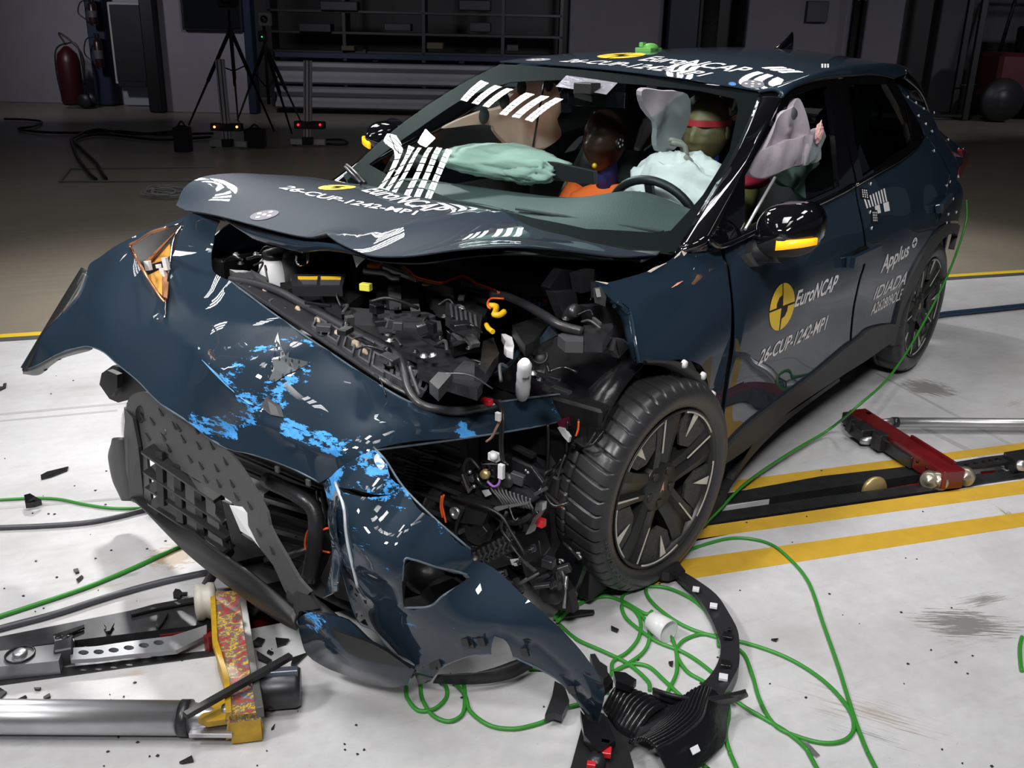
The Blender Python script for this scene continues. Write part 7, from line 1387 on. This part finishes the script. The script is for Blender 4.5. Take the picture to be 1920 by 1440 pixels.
o = green([(0, 937), (60, 934), (110, 936), (160, 946), (215, 953), (285, 951), (360, 940)], 'green cable wandering left from the grille surround, the upper one', f=lambda x, y: (x, y))
green([(-20, 1162), (60, 1136), (160, 1102), (250, 1065), (340, 1023), (420, 990)], 'straight green cable crossing the floor at lower left', f=lambda x, y: (x, y), r=.007)
# the long thin cable running up along the body
P = [gr(1290, 1010, .01), gr(1340, 965, .02), gr(1400, 905, .03), gr(1480, 850, .03), gr(1555, 805, .04), at(1610, 760, 'y', 1.0), at(1660, 715, 'y', .96), at(1700, 660, 'y', .93), at(1740, 590, 'y', .92), at(1775, 520, 'y', .91), at(1800, 455, 'x', -3.0), at(1812, 410, 'x', -3.15), at(1812, 375, 'x', -3.2)]
tag(MB().tube(spl(P, 8), .0055, 8).build('cable', GREENC, None), 'thin green cable climbing from the floor past the rear wheel to the tail', 'cable')
def grey(pts, r, lab, m=GREYC):
    tag(MB().tube(spl(runout([gr(x, y, r) for x, y in pts]), 8), r, 10).build('hose', m, None), lab, 'hose')
grey([(-20, 990), (80, 986), (160, 980), (220, 969), (275, 955), (340, 942)], .0085, 'black hose beside the green cable, running left from the grille surround')
grey([(-20, 1184), (100, 1152), (200, 1120), (300, 1092), (400, 1070), (480, 1050), (560, 1035)], .0095, 'thick grey hose crossing the floor behind the guide rail')
# ---- guide rails in the floor
def railbox(name, pts, z0, z1, m, lab, cat='guide rail', parent=None):
    o = MB().prism([(p[0], p[1], z0) for p in [gr(*q) for q in pts]], (0, 0, z1-z0)).build(name, m, parent)
    if parent is None: tag(o, lab, cat)
    return o
railbox('guide_rail', [(-30, 1203), (170, 1163), (400, 1117), (620, 1075), (640, 1110), (400, 1172), (140, 1204), (-30, 1228)], -.05, .006, DMET, 'worn dark steel guide rail, far side of the floor slot at lower left')
railbox('guide_rail', [zr(100, 610), zr(700, 500), zr(1230, 440), zr(1290, 490), zr(700, 580), zr(80, 672)], -.05, .008, DMET, 'black steel guide rail along the upper yellow line, right of the front wheel')
railbox('guide_rail', [zr(20, 720), zr(700, 622), zr(1340, 540), zr(1960, 445), zr(1960, 498), zr(700, 680), zr(20, 780)], -.05, .006, DMET, 'black steel guide rail along the wide yellow line, right of the front wheel')
railbox('guide_rail', [(-30, 1270), (200, 1245), (420, 1218), (420, 1228), (200, 1258), (-30, 1290)], -.05, .004, DMET, 'dark steel strip on the near side of the floor slot at lower left')
rr_ = railbox('pull_bar', [zr(470, 645), zr(540, 630), zr(860, 590), zr(1290, 515), zr(1310, 535), zr(900, 600), zr(520, 655)], -.05, -.01, REDP, 'red steel pull bar lying in the slot under the red trolley', 'bar')
railbox('pull_bar', [(285, 1172), (350, 1163), (430, 1150), (540, 1138), (540, 1150), (400, 1172), (300, 1186)], -.05, -.01, REDP, 'red steel pull bar in the slot behind the painted trolley', 'bar')
tag(MB().lathe([(0, -.01), (.05, -.01), (.055, 0), (.05, .01), (0, .01)], gr(*zr(1020, 570), -.02), (TN[0], TN[1], 0), 20).build('pulley', mat('brass', (.6, .45, .2)), None), 'small brass-coloured pulley set in the slot between the rails', 'pulley')
# ---- red trolley at the right
rt = empty('trolley', tuple(gr(*zr(1150, 380)))); tag(rt, 'long red steel trolley bar with three rollers lying across the right rails', 'trolley')
A = gr(*zr(870, 215)); B = gr(*zr(1375, 560)); A[2] = B[2] = .05; ax_ = (B-A)/np.linalg.norm(B-A); sx_ = np.array([-ax_[1], ax_[0], 0]);
if sx_@(CP-A) < 0: sx_ = -sx_
A = A-sx_*.045; B = B-sx_*.045
MB().bar(A-ax_*.03, B, .085, .07).build('beam', REDP, rt)
MB().bar(A-ax_*.06+[0, 0, -.012], A+ax_*.42+[0, 0, -.012]+sx_*.0, .10, .05).build('beam_underside', DMET, rt)
MB().bar(A+ax_*.30+[0, 0, .04]-sx_*.03, B+[0, 0, .04]-sx_*.03, .012, .02).build('rib', REDP, rt)
for t in (.28, .36, .46, .56, .68, .80, .9): c = A+(B-A)*t+sx_*.044; MB().lathe([(0, .002), (.006, .002), (.006, 0)], c+[0, 0, .008], sx_, 10).build('rivet_hole', BLK, rt)
cl = A+(B-A)*.22+sx_*.07; MB().box(cl, (.1, .07, .055), rz=math.atan2(ax_[1], ax_[0])).build('clamp_block', DMET, rt); MB().box(cl+sx_*.03-ax_*.04+[0, 0, .015], (.03, .03, .06), rz=math.atan2(ax_[1], ax_[0])).build('clamp_jaw', DMET, rt)
cl = A+(B-A)*.40+sx_*.055; MB().box(cl, (.06, .04, .07), rz=math.atan2(ax_[1], ax_[0])).build('side_box', DMET, rt); MB().lathe([(0, .03), (.012, .03), (.018, .0), (.018, -.02)], A+(B-A)*.31+sx_*.075-[0, 0, .02], sx_, 14).build('bolt', MET, rt)
for p, r in (((1345, 530), .033), ((1400, 540), .036), ((1555, 515), .036), ((1500, 500), .034)):
    q = gr(*zr(*p)); d = ray(*zr(*p)); c = gr(*zr(p[0], p[1]+28)); c[2] = r
    MB().lathe([(0, -.018), (r*.5, -.018), (r*.6, -.014), (r, -.014), (r, .014), (r*.9, .016), (r*.55, .016), (r*.5, .02), (r*.25, .02), (r*.2, .026), (0, .026)], c, sx_*.75+ax_*.65, 28).build('roller', mat('roller_steel', (.32, .30, .25), rough=.35, metal=.6), rt)
c = gr(*zr(1480, 560)); c[2] = .035; MB().box(c, (.05, .045, .05), rz=math.atan2(ax_[1], ax_[0])).build('axle_block', MET, rt)
MB().box(B+[0, 0, 0]+ax_*.02, (.05, .09, .075), rz=math.atan2(ax_[1], ax_[0])).build('end_cap', REDP, rt)
def metaltube(name, a, b, r, lab, parts=True):
    e = empty(name, tuple(a)); tag(e, lab, 'tube'); d = (b-a)/np.linalg.norm(b-a)
    MB().tube([a, b], r, 28).build('tube_body', MET, e)
    MB().tube([b-d*.012, b+d*.012], r*1.06, 28).build('tube_collar', DMET, e); MB().tube([b+d*.012, b+d*.05, b+d*.10, b+d*.14], [r*.95, r*.7, r*.5, r*.5], 20).build('tube_neck', MET, e); return e, d
a, b = gr(1960, 812, .0), gr(1675, 810, .0); a[2] = b[2] = .045
te, td = metaltube('steel_tube', a+(a-b)*1.2, b, .021, 'bright steel tube on the right joined to the red trolley'); MB().box(b+td*.13+[0, 0, .0], (.06, .05, .04)).build('fork_end', REDP, te); MB().lathe([(0, .04), (.012, .04), (.012, .0)], b+td*.12, (0, 0, 1), 10).build('pin', DMET, te)
a, b = gr(-120, 1372), gr(352, 1375); a[2] = b[2] = .045
te2, td = metaltube('steel_tube', a+(a-b)*.8, b, .040, 'thick scuffed steel tube at the bottom left joined to the painted trolley')
MB().tube([a+[0, 0, .002], b-td*.12+[0, 0, .002]], .0402, 28, cap=False).build('blue_smear', mat('blue_smear', (.30, .40, .55), rough=.4, metal=.5, noise_=(20, .9)), te2) if False else None
MB().box(b+td*.07+[0, 0, -.01], (.1, .10, .012), rz=math.atan2(td[1], td[0])).build('fork_end', MET, te2); MB().lathe([(0, .035), (.014, .035), (.014, -.03)], b+td*.10, (0, 0, 1), 12).build('pin', MET, te2)
# ---- painted trolley at the left
def multi():
    m = bpy.data.materials.new('chipped_paint'); m.use_nodes = True; nt = m.node_tree; b = nt.nodes['Principled BSDF']; L = nt.links; tc = nd(nt, 'TexCoord')
    mp = nd(nt, 'Mapping'); mp.inputs['Rotation'].default_value = (0, 0, .7); mp.inputs['Scale'].default_value = (1, 1.5, 1); L.new(tc.outputs['Object'], mp.inputs[0])
    n = nd(nt, 'TexNoise', Scale=10., Detail=6, Roughness=.65); L.new(mp.outputs[0], n.inputs['Vector']); r = nd(nt, 'ValToRGB'); cr = r.color_ramp; cr.interpolation = 'CONSTANT'
    cols = [(0, (.22, .02, .02)), (.36, (.12, .12, .10)), (.415, (.40, .04, .04)), (.455, (.15, .15, .13)), (.49, (.65, .40, .02)), (.515, (.14, .14, .13)), (.55, (.42, .05, .04)), (.585, (.12, .17, .26)), (.62, (.65, .4, .02))]
    cr.elements[0].position = 0; cr.elements[0].color = cols[0][1]+(1,); cr.elements[1].position = cols[1][0]; cr.elements[1].color = cols[1][1]+(1,)
    for p, c in cols[2:]: el = cr.elements.new(p); el.color = c+(1,)
    L.new(n.outputs['Fac'], r.inputs[0]); L.new(r.outputs[0], b.inputs['Base Color']); b.inputs['Roughness'].default_value = .45
    bp = nd(nt, 'Bump', Strength=.5, Distance=.004); L.new(n.outputs['Fac'], bp.inputs['Height']); L.new(bp.outputs[0], b.inputs['Normal']); return m
MUL = multi(); YCH = mat('chipped_yellow', (.75, .45, .02), rough=.45, noise_=(22, .85)); WDM = mat('worn_grey_paint', (.14, .14, .13), rough=.45, noise_=(30, .7))
pt = empty('trolley', tuple(gr(440, 1250))); tag(pt, 'trolley beam with chipped red and yellow paint, lying across the left rail', 'trolley')
zT = .085
TL, TR_, BR_, BL_ = at(*zq(1235, 340), 'z', zT), at(*zq(1400, 330), 'z', zT), at(*zq(1510, 1040), 'z', zT), at(*zq(1330, 1060), 'z', zT)
M1, M2 = at(*zq(1250, 640), 'z', zT), at(*zq(1318, 860), 'z', zT)
MB().prism([TL, TR_, BR_, BL_, M2, M1], (0, 0, -.02)).build('top_plate', MUL, pt)
MB().prism([TL+[0, 0, -.02], TR_+[0, 0, -.02], BR_+[0, 0, -.02], BL_+[0, 0, -.02], M2+[0, 0, -.02], M1+[0, 0, -.02]], (0, 0, -.06)).build('beam', YCH, pt)
MB().bar((TL+M1)/2*0+TL+[0, 0, -.005], M1+[0, 0, -.005], .014, .022).bar(M1, M2, .014, .022).bar(M2, BL_, .014, .022).build('edge_weld', YCH, pt)
MB().bar(TR_+[0, 0, -.0], BR_+[0, 0, -.0], .018, .03).build('side_angle', WDM, pt)
MB().prism([BL_+[0, 0, .001], BR_+[0, 0, .001], at(*zq(1530, 1120), 'z', .03), at(*zq(1310, 1170), 'z', .03)], (0, 0, -.015)).build('end_plate', YCH, pt)
MB().prism([gp(zq(1150, 1075), .07), gp(zq(1215, 1000), .07), gp(zq(1310, 960), .07), gp(zq(1310, 1080), .07), gp(zq(1200, 1095), .07)], (0, 0, -.015)).build('fork_plate', YCH, pt)
MB().prism([gp(zq(1155, 1130), .025), gp(zq(1240, 1090), .025), gp(zq(1310, 1080), .025), gp(zq(1310, 1160), .025), gp(zq(1200, 1150), .025)], (0, 0, -.015)).build('fork_plate', YCH, pt)
axd = (TR_-TL)/np.linalg.norm(TR_-TL)
c = at(*zq(1195, 395), 'z', .055); MB().lathe([(0, -.03), (.03, -.03), (.05, -.026), (.052, -.01), (.046, 0), (.052, .01), (.05, .026), (.03, .03), (0, .03)], c, -axd+np.array([.25, 0, 0]), 32).build('roller', mat('roller_cream', (.55, .53, .46), rough=.4, noise_=(12, .4)), pt)
c = at(*zq(1480, 400), 'z', .05); MB().lathe([(0, -.02), (.03, -.02), (.04, 0), (.03, .02), (0, .02)], c, axd, 24).build('roller', DMET, pt)
c = at(*zq(1600, 900), 'z', .05); MB().lathe([(0, -.06), (.045, -.06), (.05, -.05), (.05, .05), (.045, .06), (0, .06)], c, axd, 24).build('motor', DMET, pt); MB().box(at(*zq(1610, 810), 'z', .10), (.10, .02, .02), rz=math.atan2(axd[1], axd[0])).build('motor_clamp', mat('blue_metal', (.12, .14, .18), rough=.35, metal=.6), pt)
MB().box(at(*zq(1508, 930), 'z', .055), (.012, .02, .035), rz=.5).build('blue_tape', mat('blue_tape', (.05, .3, .6), rough=.6), pt); MB().tube(spl([at(*zq(1560, 1020), 'z', .03), at(*zq(1620, 1010), 'z', .01), at(*zq(1640, 970), 'z', .02)], 4), .003, 6).build('wire', DMET, pt)
MB().box(at(*zq(1225, 640), 'z', .02), (.03, .02, .06)).build('red_stop', REDP, pt)
# perforated link arms
def link_arm(name, pts, holes, z, lab, m, th=.012):
    e = empty(name, tuple(gp(pts[0]))); tag(e, lab, 'link arm'); q = [at(x, y, 'z', z) for x, y in pts]
    Sl = Surf(q+[sum(q)/len(q)], (0, 0, 1), reg=1e-2); hs = []
    for x, y, r in holes: hs.append([(x+r*math.cos(a), y+r*.45*math.sin(a)) for a in np.linspace(0, 6.28, 13)[:-1]])
    sheet('arm_plate', Sl, [tuple(p)+(1,) for p in pts], m, e, g=.02, th=th, holes=hs, smooth=False); return e
le = link_arm('link_arm', [zq(*p) for p in [(405, 665), (560, 655), (760, 625), (1000, 595), (1110, 560), (1200, 530), (1200, 590), (1020, 680), (780, 700), (560, 725), (410, 735)]], [(*zq(485, 692), 10), (*zq(573, 688), 10), (*zq(660, 678), 10), (*zq(748, 664), 10), (*zq(836, 650), 10), (*zq(922, 634), 10)], .035, 'pale perforated steel link arm between the rail block and the painted trolley', mat('link_grey', (.33, .34, .36), rough=.35, metal=.6, noise_=(15, .4)))
link_arm('link_arm', [zr(1500, 405), zr(1700, 372), zr(1800, 360), zr(1860, 375), (1905, 868), zr(1860, 400), zr(1700, 430), zr(1520, 445)][:4]+[zr(1850, 400), zr(1700, 425), zr(1520, 440)], [(*zr(1765, 388), 7), (*zr(1720, 395), 5), (*zr(1680, 402), 5), (*zr(1630, 412), 5), (*zr(1575, 420), 5)], .04, 'dark perforated link arm behind the red trolley', DMET)
rb = empty('rail_block', tuple(gr(60, 1230))); tag(rb, 'machined metal block with a ring bolt at the left edge of the rail', 'block')
MB().prism([gp(zq(-60, 690), .045), gp(zq(340, 640), .045), gp(zq(355, 700), .045), gp(zq(340, 740), .045), gp(zq(-60, 780), .045)], (0, 0, -.04)).build('block_body', mat('block_metal', (.38, .38, .40), rough=.35, metal=.7, noise_=(10, .5)), rb)
MB().box(at(*zq(375, 690), 'z', .03), (.045, .05, .05), rz=2.6).build('hinge', DMET, rb); MB().lathe([(.035, 0), (.037, .006), (.033, .006)], at(*zq(118, 710), 'z', .045), (0, 0, 1), 28).build('ring_groove', DMET, rb); MB().lathe([(0, .012), (.014, .012), (.018, .008), (.018, 0)], at(*zq(118, 705), 'z', .045), (0, 0, 1), 20).build('ring_bolt', MET, rb)
MB().prism([gp(zq(310, 595), .03), gp(zq(420, 590), .03), gp(zq(430, 625), .03), gp(zq(320, 630), .03)], (0, 0, -.02)).build('bolt_plate', MET, rb)
for x in (338, 375, 410): MB().lathe([(0, .003), (.008, .003), (.009, 0)], at(*zq(x, 605), 'z', .03), (0, 0, 1), 12).build('bolt_hole', BLK, rb)
rb2 = empty('rail_block', tuple(gr(*zr(1880, 400)))); tag(rb2, 'black hinge block on the rail at the right edge', 'block')
MB().prism([gp(zr(1800, 345), .06), gp(zr(1960, 320), .06), gp(zr(1960, 380), .06), gp(zr(1870, 400), .06)], (0, 0, -.05)).build('block_body', DMET, rb2); MB().lathe([(0, .02), (.02, .02), (.022, 0)], at(*zr(1895, 425), 'z', .05), (.3, .8, .3), 16).build('hinge_pin', MET, rb2)
MB().prism([gp(zr(1660, 460), .0), gp(zr(1750, 452), .0), gp(zr(1740, 480), .0), gp(zr(1665, 488), .0)], (0, 0, -.03)).build('red_shoe', REDP, rb2)
# ---- black debris
def shard(pts, f, z, lab, m=BLACK, th=.006, name='plastic_shard', group='black plastic debris on the floor', lift=None):
    q = [gp(f(*p), z) for p in pts]
    o = MB().prism(q, (0, 0, th)).build(name, m, None)
    return tag(o, lab, 'debris', group)
def zw(x, y): return (x*300/675., 560+y*300/675.)
DB = [([(172, 750), (200, 735), (290, 713), (285, 728), (215, 755), (175, 765)], zw, 'long thin black shard on the white floor left of the grille'),
      ([(0, 375), (12, 375), (15, 362), (28, 360), (25, 378), (0, 390)], zw, 'black plastic piece at the left edge, halfway up'), ([(310, 1148), (330, 1143), (335, 1158), (320, 1162)], zw, 'small black shard left of the tan floor patch'),
      ([(322, 1190), (345, 1172), (352, 1178), (330, 1200)], zw, 'small pointed black shard just under the green cable at left'), ([(1005, 355), (1020, 330), (1045, 335), (1060, 352), (1090, 350), (1088, 365), (1050, 368), (1040, 382), (1008, 380)], zq, 'jagged black clip lying above the rail beside the trolley roller'),
      ([(755, 460), (900, 420), (1135, 378), (1138, 405), (900, 448), (765, 482)], zq, 'long black bar lying on the edge of the left rail'), ([(310, 600), (490, 540), (492, 555), (400, 595), (320, 615)], zq, 'thin black bar lying on the rail block'),
      ([(605, 535), (640, 522), (665, 530), (640, 575), (615, 580), (620, 560)], zq, 'torn black piece lying on the rail, left one'), ([(905, 520), (940, 465), (978, 470), (950, 520), (920, 560), (908, 545)], zq, 'torn black piece lying on the rail, nearer the trolley'),
      ([(1465, 640), (1500, 612), (1540, 625), (1520, 660), (1480, 665)], zq, 'black fragment right of the painted trolley, topmost'), ([(1600, 615), (1680, 622), (1660, 650), (1610, 665)], zq, 'black fragment under the torn blade edge'), ([(1490, 690), (1580, 745), (1560, 765), (1500, 740)], zq, 'black fragment right of the painted trolley, middle one'), ([(1560, 685), (1590, 700), (1575, 712), (1550, 700)], zq, 'tiny black fragment between the larger ones by the trolley'),
      ([(1700, 730), (1790, 700), (1720, 770), (1690, 770)], zq, 'black fragment touching the torn lower blade'), ([(0, 905), (40, 930), (0, 970)], zq, 'black triangular shard at the bottom left edge'), ([(60, 995), (150, 950), (158, 958), (80, 1000)], zq, 'thin black sliver above the thick steel tube'), ([(198, 905), (240, 905), (230, 916), (205, 915)], zq, 'small grey-black chip above the tube, left one'), ([(252, 960), (290, 938), (295, 955), (260, 972)], zq, 'small black chip above the tube, right one'),
      ([(880, 695), (898, 692), (896, 710), (882, 712)], zq, 'small black cube-like chip in the shade below the link arm'), ([(1042, 1338), (1115, 1300), (1125, 1330), (1060, 1342)], zq, 'grey-black shard near the bottom edge, below the tube'), ([(1575, 1145), (1598, 1115), (1590, 1140)], zq, 'small black sliver right of the trolley end'), ([(1435, 1190), (1445, 1170), (1460, 1190)], zq, 'small black triangle below the trolley end'), ([(230, 340), (262, 355), (255, 365), (232, 355)], zs, 'small dark chip on the floor left of the cup'), ([(465, 488), (485, 485), (482, 505), (470, 500)], zs, 'small dark chip inside the cable loops below the cup'), ([(885, 395), (915, 392), (905, 402)], zs, 'small grey chip right of the arch trim'),
      ([(75, 275), (160, 276), (163, 288), (80, 300), (40, 305)], zs, 'black bar end sticking out beside the torn corner'), ([(680, 1187), (695, 1183), (690, 1192)], zq, 'tiny black chip below the steel tube'), ([(1445, 520), (1510, 560), (1500, 580), (1440, 545)], lambda x, y: (x, y+5000), '')]
for i, (p, f, l) in enumerate(DB):
    if l: shard(p, f, .012 if 'rail' in l or 'bar' in l else .001, l, m=BLACK if i % 3 else SHB)
rng = random.Random(5); cr = MB()
for k in range(170):
    x, y = (rng.uniform(0, 1900), rng.uniform(880, 1438)) if k % 2 else (rng.uniform(0, 700), rng.uniform(700, 1438)); 
    if 1600 < y: continue
    p = gr(x, y, .001); r = rng.uniform(.0015, .005); a = rng.uniform(0, 6)
    cr.prism([p+np.array([r*math.cos(a+t)*(1+rng.uniform(-.4, .4)), r*math.sin(a+t), 0]) for t in (0, 1.5, 2.9, 4.6)], (0, 0, .002))
tag(cr.build('crumbs', DARK, None, origin=(1, 0, 0)), 'fine dark crumbs scattered over the white floor', 'crumbs', kind='stuff')
st_ = empty('black_stick', tuple(gr(*zq(1080, 1060)))); tag(st_, 'long black square stick leaning over the painted trolley', 'stick')
MB().bar(at(*zq(1075, 1060), 'z', .10), at(*zq(1690, 712), 'z', .12), .018, .014).build('stick_body', BLACK, st_)
cr2 = MB().prism([gp(zw(105, 850), .02), gp(zw(130, 843), .03), gp(zw(150, 855), .03), gp(zw(178, 870), .01), gp(zw(150, 880), .01), gp(zw(110, 885), .01)], (0, 0, .02)); tag(cr2.build('mirror_fragment', SHB, None), 'glossy black mirror-like fragment beside the green cable at left', 'debris')
# ---- white cup
a, b = at(*zs(430, 300), 'z', .035), at(*zs(432, 345), 'z', .04); a = gr(*zs(405, 315), .036); b = gr(*zs(460, 352), .036); a[2] = b[2] = .034; d = (b-a)/np.linalg.norm(b-a)
cp_ = mat('frosted_plastic', (.85, .87, .88), rough=.3, alpha=.75); tag(MB().lathe([(0, 0), (.025, 0), (.028, .003), (.034, .07), (.032, .07), (.026, .005), (0, .005)], a-d*.01, d, 36).build('plastic_cup', cp_, None), 'frosted white plastic cup lying on its side among the green cables', 'cup')
# ---- detached wheel arch trim
wa = empty('wheel_arch_trim', tuple(gr(*zs(720, 400)))); tag(wa, 'curved black wheel arch trim lying on the floor below the front wheel', 'trim')
IN = [(470, 115), (520, 165), (580, 225), (625, 290), (660, 365), (680, 430), (672, 490), (640, 550), (590, 600), (545, 632)]; OUT = [(510, 120), (590, 170), (660, 225), (710, 300), (745, 370), (752, 440), (750, 510), (720, 575), (680, 640), (640, 680)]
ia = spl([gp(zs(*p), .015) for p in IN], 6); oa = spl([gp(zs(*p), .035) for p in OUT], 6); rows = []
for p, q in zip(ia, oa): rows.append([p, p+[0, 0, .012], (p+q)/2+[0, 0, .012], q+[0, 0, .012], q-[0, 0, .03]])
MB().grid(rows, smooth=False).build('trim_body', SATB, wa, solid=.004)
for x, y, m_, s in ((578, 185, WHP, .012), (650, 253, WHP, .013), (690, 545, WHP, .014), (708, 375, SHB, .016), (700, 490, SHB, .016), (715, 350, SHB, .006)): MB().box(at(*zs(x, y), 'z', .048), (s*1.6, s*1.6, .008), rz=.4).build('trim_clip', m_, wa)
MB().prism([gp(zs(*p), .05) for p in [(402, 80), (440, 68), (495, 52), (520, 90), (535, 108), (500, 108), (470, 118), (440, 115), (408, 100)]], (0, 0, -.03)).build('trim_end', BLACK, wa); MB().prism([gp(zs(*p), .06) for p in [(420, 72), (455, 65), (455, 80), (425, 95)]], (0, 0, -.008)).build('trim_tab', GRM, wa)
# second arch trim seen below the torn corner
wb = empty('wheel_arch_trim', tuple(gr(930, 1260))); tag(wb, 'dark curved arch trim lying under the torn front corner', 'trim')
IN = [(250, 322), (350, 312), (430, 295), (500, 270), (560, 248)]; OUT = [(215, 345), (330, 350), (430, 345), (510, 325), (580, 285)]
ia = spl([gp(zt2(*p), .05) for p in IN], 6); oa = spl([gp(zt2(*p), .02) for p in OUT], 6); MB().grid([[p, (p+q)/2+[0, 0, .012], q] for p, q in zip(ia, oa)]).build('trim_body', DARK, wb, solid=.006)
# ---- crumpled wheel arch liner
wl_ = empty('wheel_arch_liner', tuple(gr(*zs(450, 760)))); tag(wl_, 'crumpled ribbed black wheel arch liner lying at the bottom centre', 'liner')
def ribbed(name, A, B, zc, n, amp, ribs, m=SHB, k=60):
    A = spl([gp(zs(*p[:2]) if len(p) > 1 else zs(*p[0]), z) for *p, z in A], 8); B = spl([gp(zs(*p[:2]) if len(p) > 1 else zs(*p[0]), z) for *p, z in B], 8); rows = []
    # resample along
    def rs(C, t): i = t*(len(C)-1); j = min(int(i), len(C)-2); return C[j]*(1-(i-j))+C[j+1]*(i-j)
    for i in range(k+1):
        t = i/k; a, b = rs(A, t), rs(B, t); row = []
        for j in range(n+1):
            s = j/n; row.append(a*(1-s)+b*s+np.array([0, 0, zc*math.sin(math.pi*s)+(amp*abs(math.sin(math.pi*ribs*t))*(.25+.75*math.sin(math.pi*s)) if ribs > 1 else (amp*abs(math.sin(math.pi*n/4*s)) if s < .62 else 0))]))
        rows.append(row)
    return MB().grid(rows).build(name, m, wl_, solid=.004)
def zl(x, y): return ((x/3.175-20)*2.182, (y/3.175+210)*2.182)
ribbed('ribbed_panel', [(zl(345, 320), .05), (zl(400, 390), .05), (zl(450, 455), .05), (zl(535, 497), .05)], [(zl(470, 180), .08), (zl(560, 212), .09), (zl(650, 245), .09), (zl(735, 300), .09)], .02, 12, .012, 9, k=108)
MB().prism([gp(zs(*zl(*p)), .075) for p in [(538, 500), (620, 470), (700, 405), (755, 330), (772, 262), (690, 235), (640, 300), (590, 370)]], (0, 0, -.012)).build('smooth_fold', SATB, wl_)
ribbed('ribbed_panel', [(zl(505, 520), .05), (zl(600, 470), .06), (zl(700, 390), .07), (zl(775, 300), .07)], [(zl(760, 760), .01), (zl(900, 680), .01), (zl(1010, 590), .012), (zl(1080, 500), .015), (zl(1092, 380), .03), (zl(1105, 285), .05)], .05, 64, .009, 1)
for A in ([(400, 600, .10), (480, 625, .11), (580, 640, .10), (700, 625, .09), (780, 615, .08)],): strip('liner_edge', [gp(zs(x, y), z) for x, y, z in A], [gp(zs(x+5, y+25 if x < 740 else y+3), z-.03) for x, y, z in A], BLACK, wl_, bulge=.01, out=(0, 0, 1))
MB().prism([gp(zs(*p), .062) for p in [(553, 838), (585, 822), (596, 848), (565, 865)]], (0, 0, .002)).build('white_label', WHP, wl_)
for q, z, m_ in [([zl(100, 760), zl(160, 660), zl(230, 400), zl(300, 395), zl(340, 335), (zl(400, 380)), zl(445, 455), zl(540, 500), zl(500, 540), zl(530, 640), zl(560, 760)], .05, BLACK), ([(215, 520), (240, 560), (200, 600), (185, 560)], .14, SHB), ([(240, 520), (290, 525), (335, 555), (310, 580), (250, 560)], .13, SHB), ([(145, 450), (165, 448), (185, 480), (215, 500), (218, 540), (200, 550), (175, 530), (155, 490)], .16, SATB), ([(0, 560), (40, 580), (60, 640), (30, 700), (0, 690), (-40, 700), (-10, 620)], .04, SATB), ([(105, 680), (140, 720), (180, 740), (200, 690), (250, 800), (180, 850), (120, 780)], .08, SHB)]:
    MB().prism([gp(zs(*p), z) for p in q], (0, 0, -.02)).build('torn_bracket', m_, wl_)
for x, y, w_ in ((200, 850, .035), (178, 820, .018), (150, 905, .02), (85, 980, .02)): MB().box(at(*zs(x, y), 'z', .065), (w_*.7, w_, .015), rz=.5).build('red_clip', REDL, wl_)
MB().box(at(*zs(207, 820), 'z', .07), (.012, .02, .02), rz=.4).build('white_clip', WHP, wl_)
MB().lathe([(0, .02), (.016, .02), (.022, 0), (.022, -.02)], at(*zs(170, 895), 'z', .055), (0, 0, 1), 16).build('round_sensor', SATB, wl_)
tag(MB().prism([gp(zs(*p), .001) for p in [(1000, 800), (1020, 800), (1085, 868), (1070, 876), (1050, 860)]], (0, 0, .003)).build('metal_tag', MET, None), 'small bright metal strip lying beside the big green loop', 'tag')
pp_ = MB().prism([gp(zs(*p), .002) for p in [(30, 330), (60, 370), (130, 460), (190, 530), (150, 560), (60, 420)]], (0, 0, .001)); tag(pp_.build('paper_sheet', WHP, None), 'white sheet of paper lying under the torn corner by the cables', 'paper')
# ---- the LED floodlights
K = [(-4.85, -5.35), (-4.3, -4.0), (-2.7, -6.6), (-2.4, -5.2), (-11.6, -3.9), (-12.6, -6.0), (-14.3, -4.6), (.2, -7.3), (2.4, -2.4), (1.6, -10.)]
LBL = ['LED floodlight of three bars reflected high in the windscreen, left group', 'LED floodlight reflected in the middle of the windscreen', 'LED floodlight reflected low at the left of the windscreen', 'LED floodlight reflected low in the windscreen, right group', 'LED floodlight reflected in the roof, second one', 'LED floodlight reflected in the roof, third one', 'LED floodlight reflected at the rear of the roof', 'LED floodlight reflected beside the headlamp opening', 'LED floodlight reflected on the fascia shoulder', 'LED floodlight farthest to the right-hand side of the car']
for (x, y), l in zip(K, LBL): fixture((x, y, 6.0), math.radians(5), l, 1.0 if x < -7 else 1.35, tgt=(0, 0, 1.))
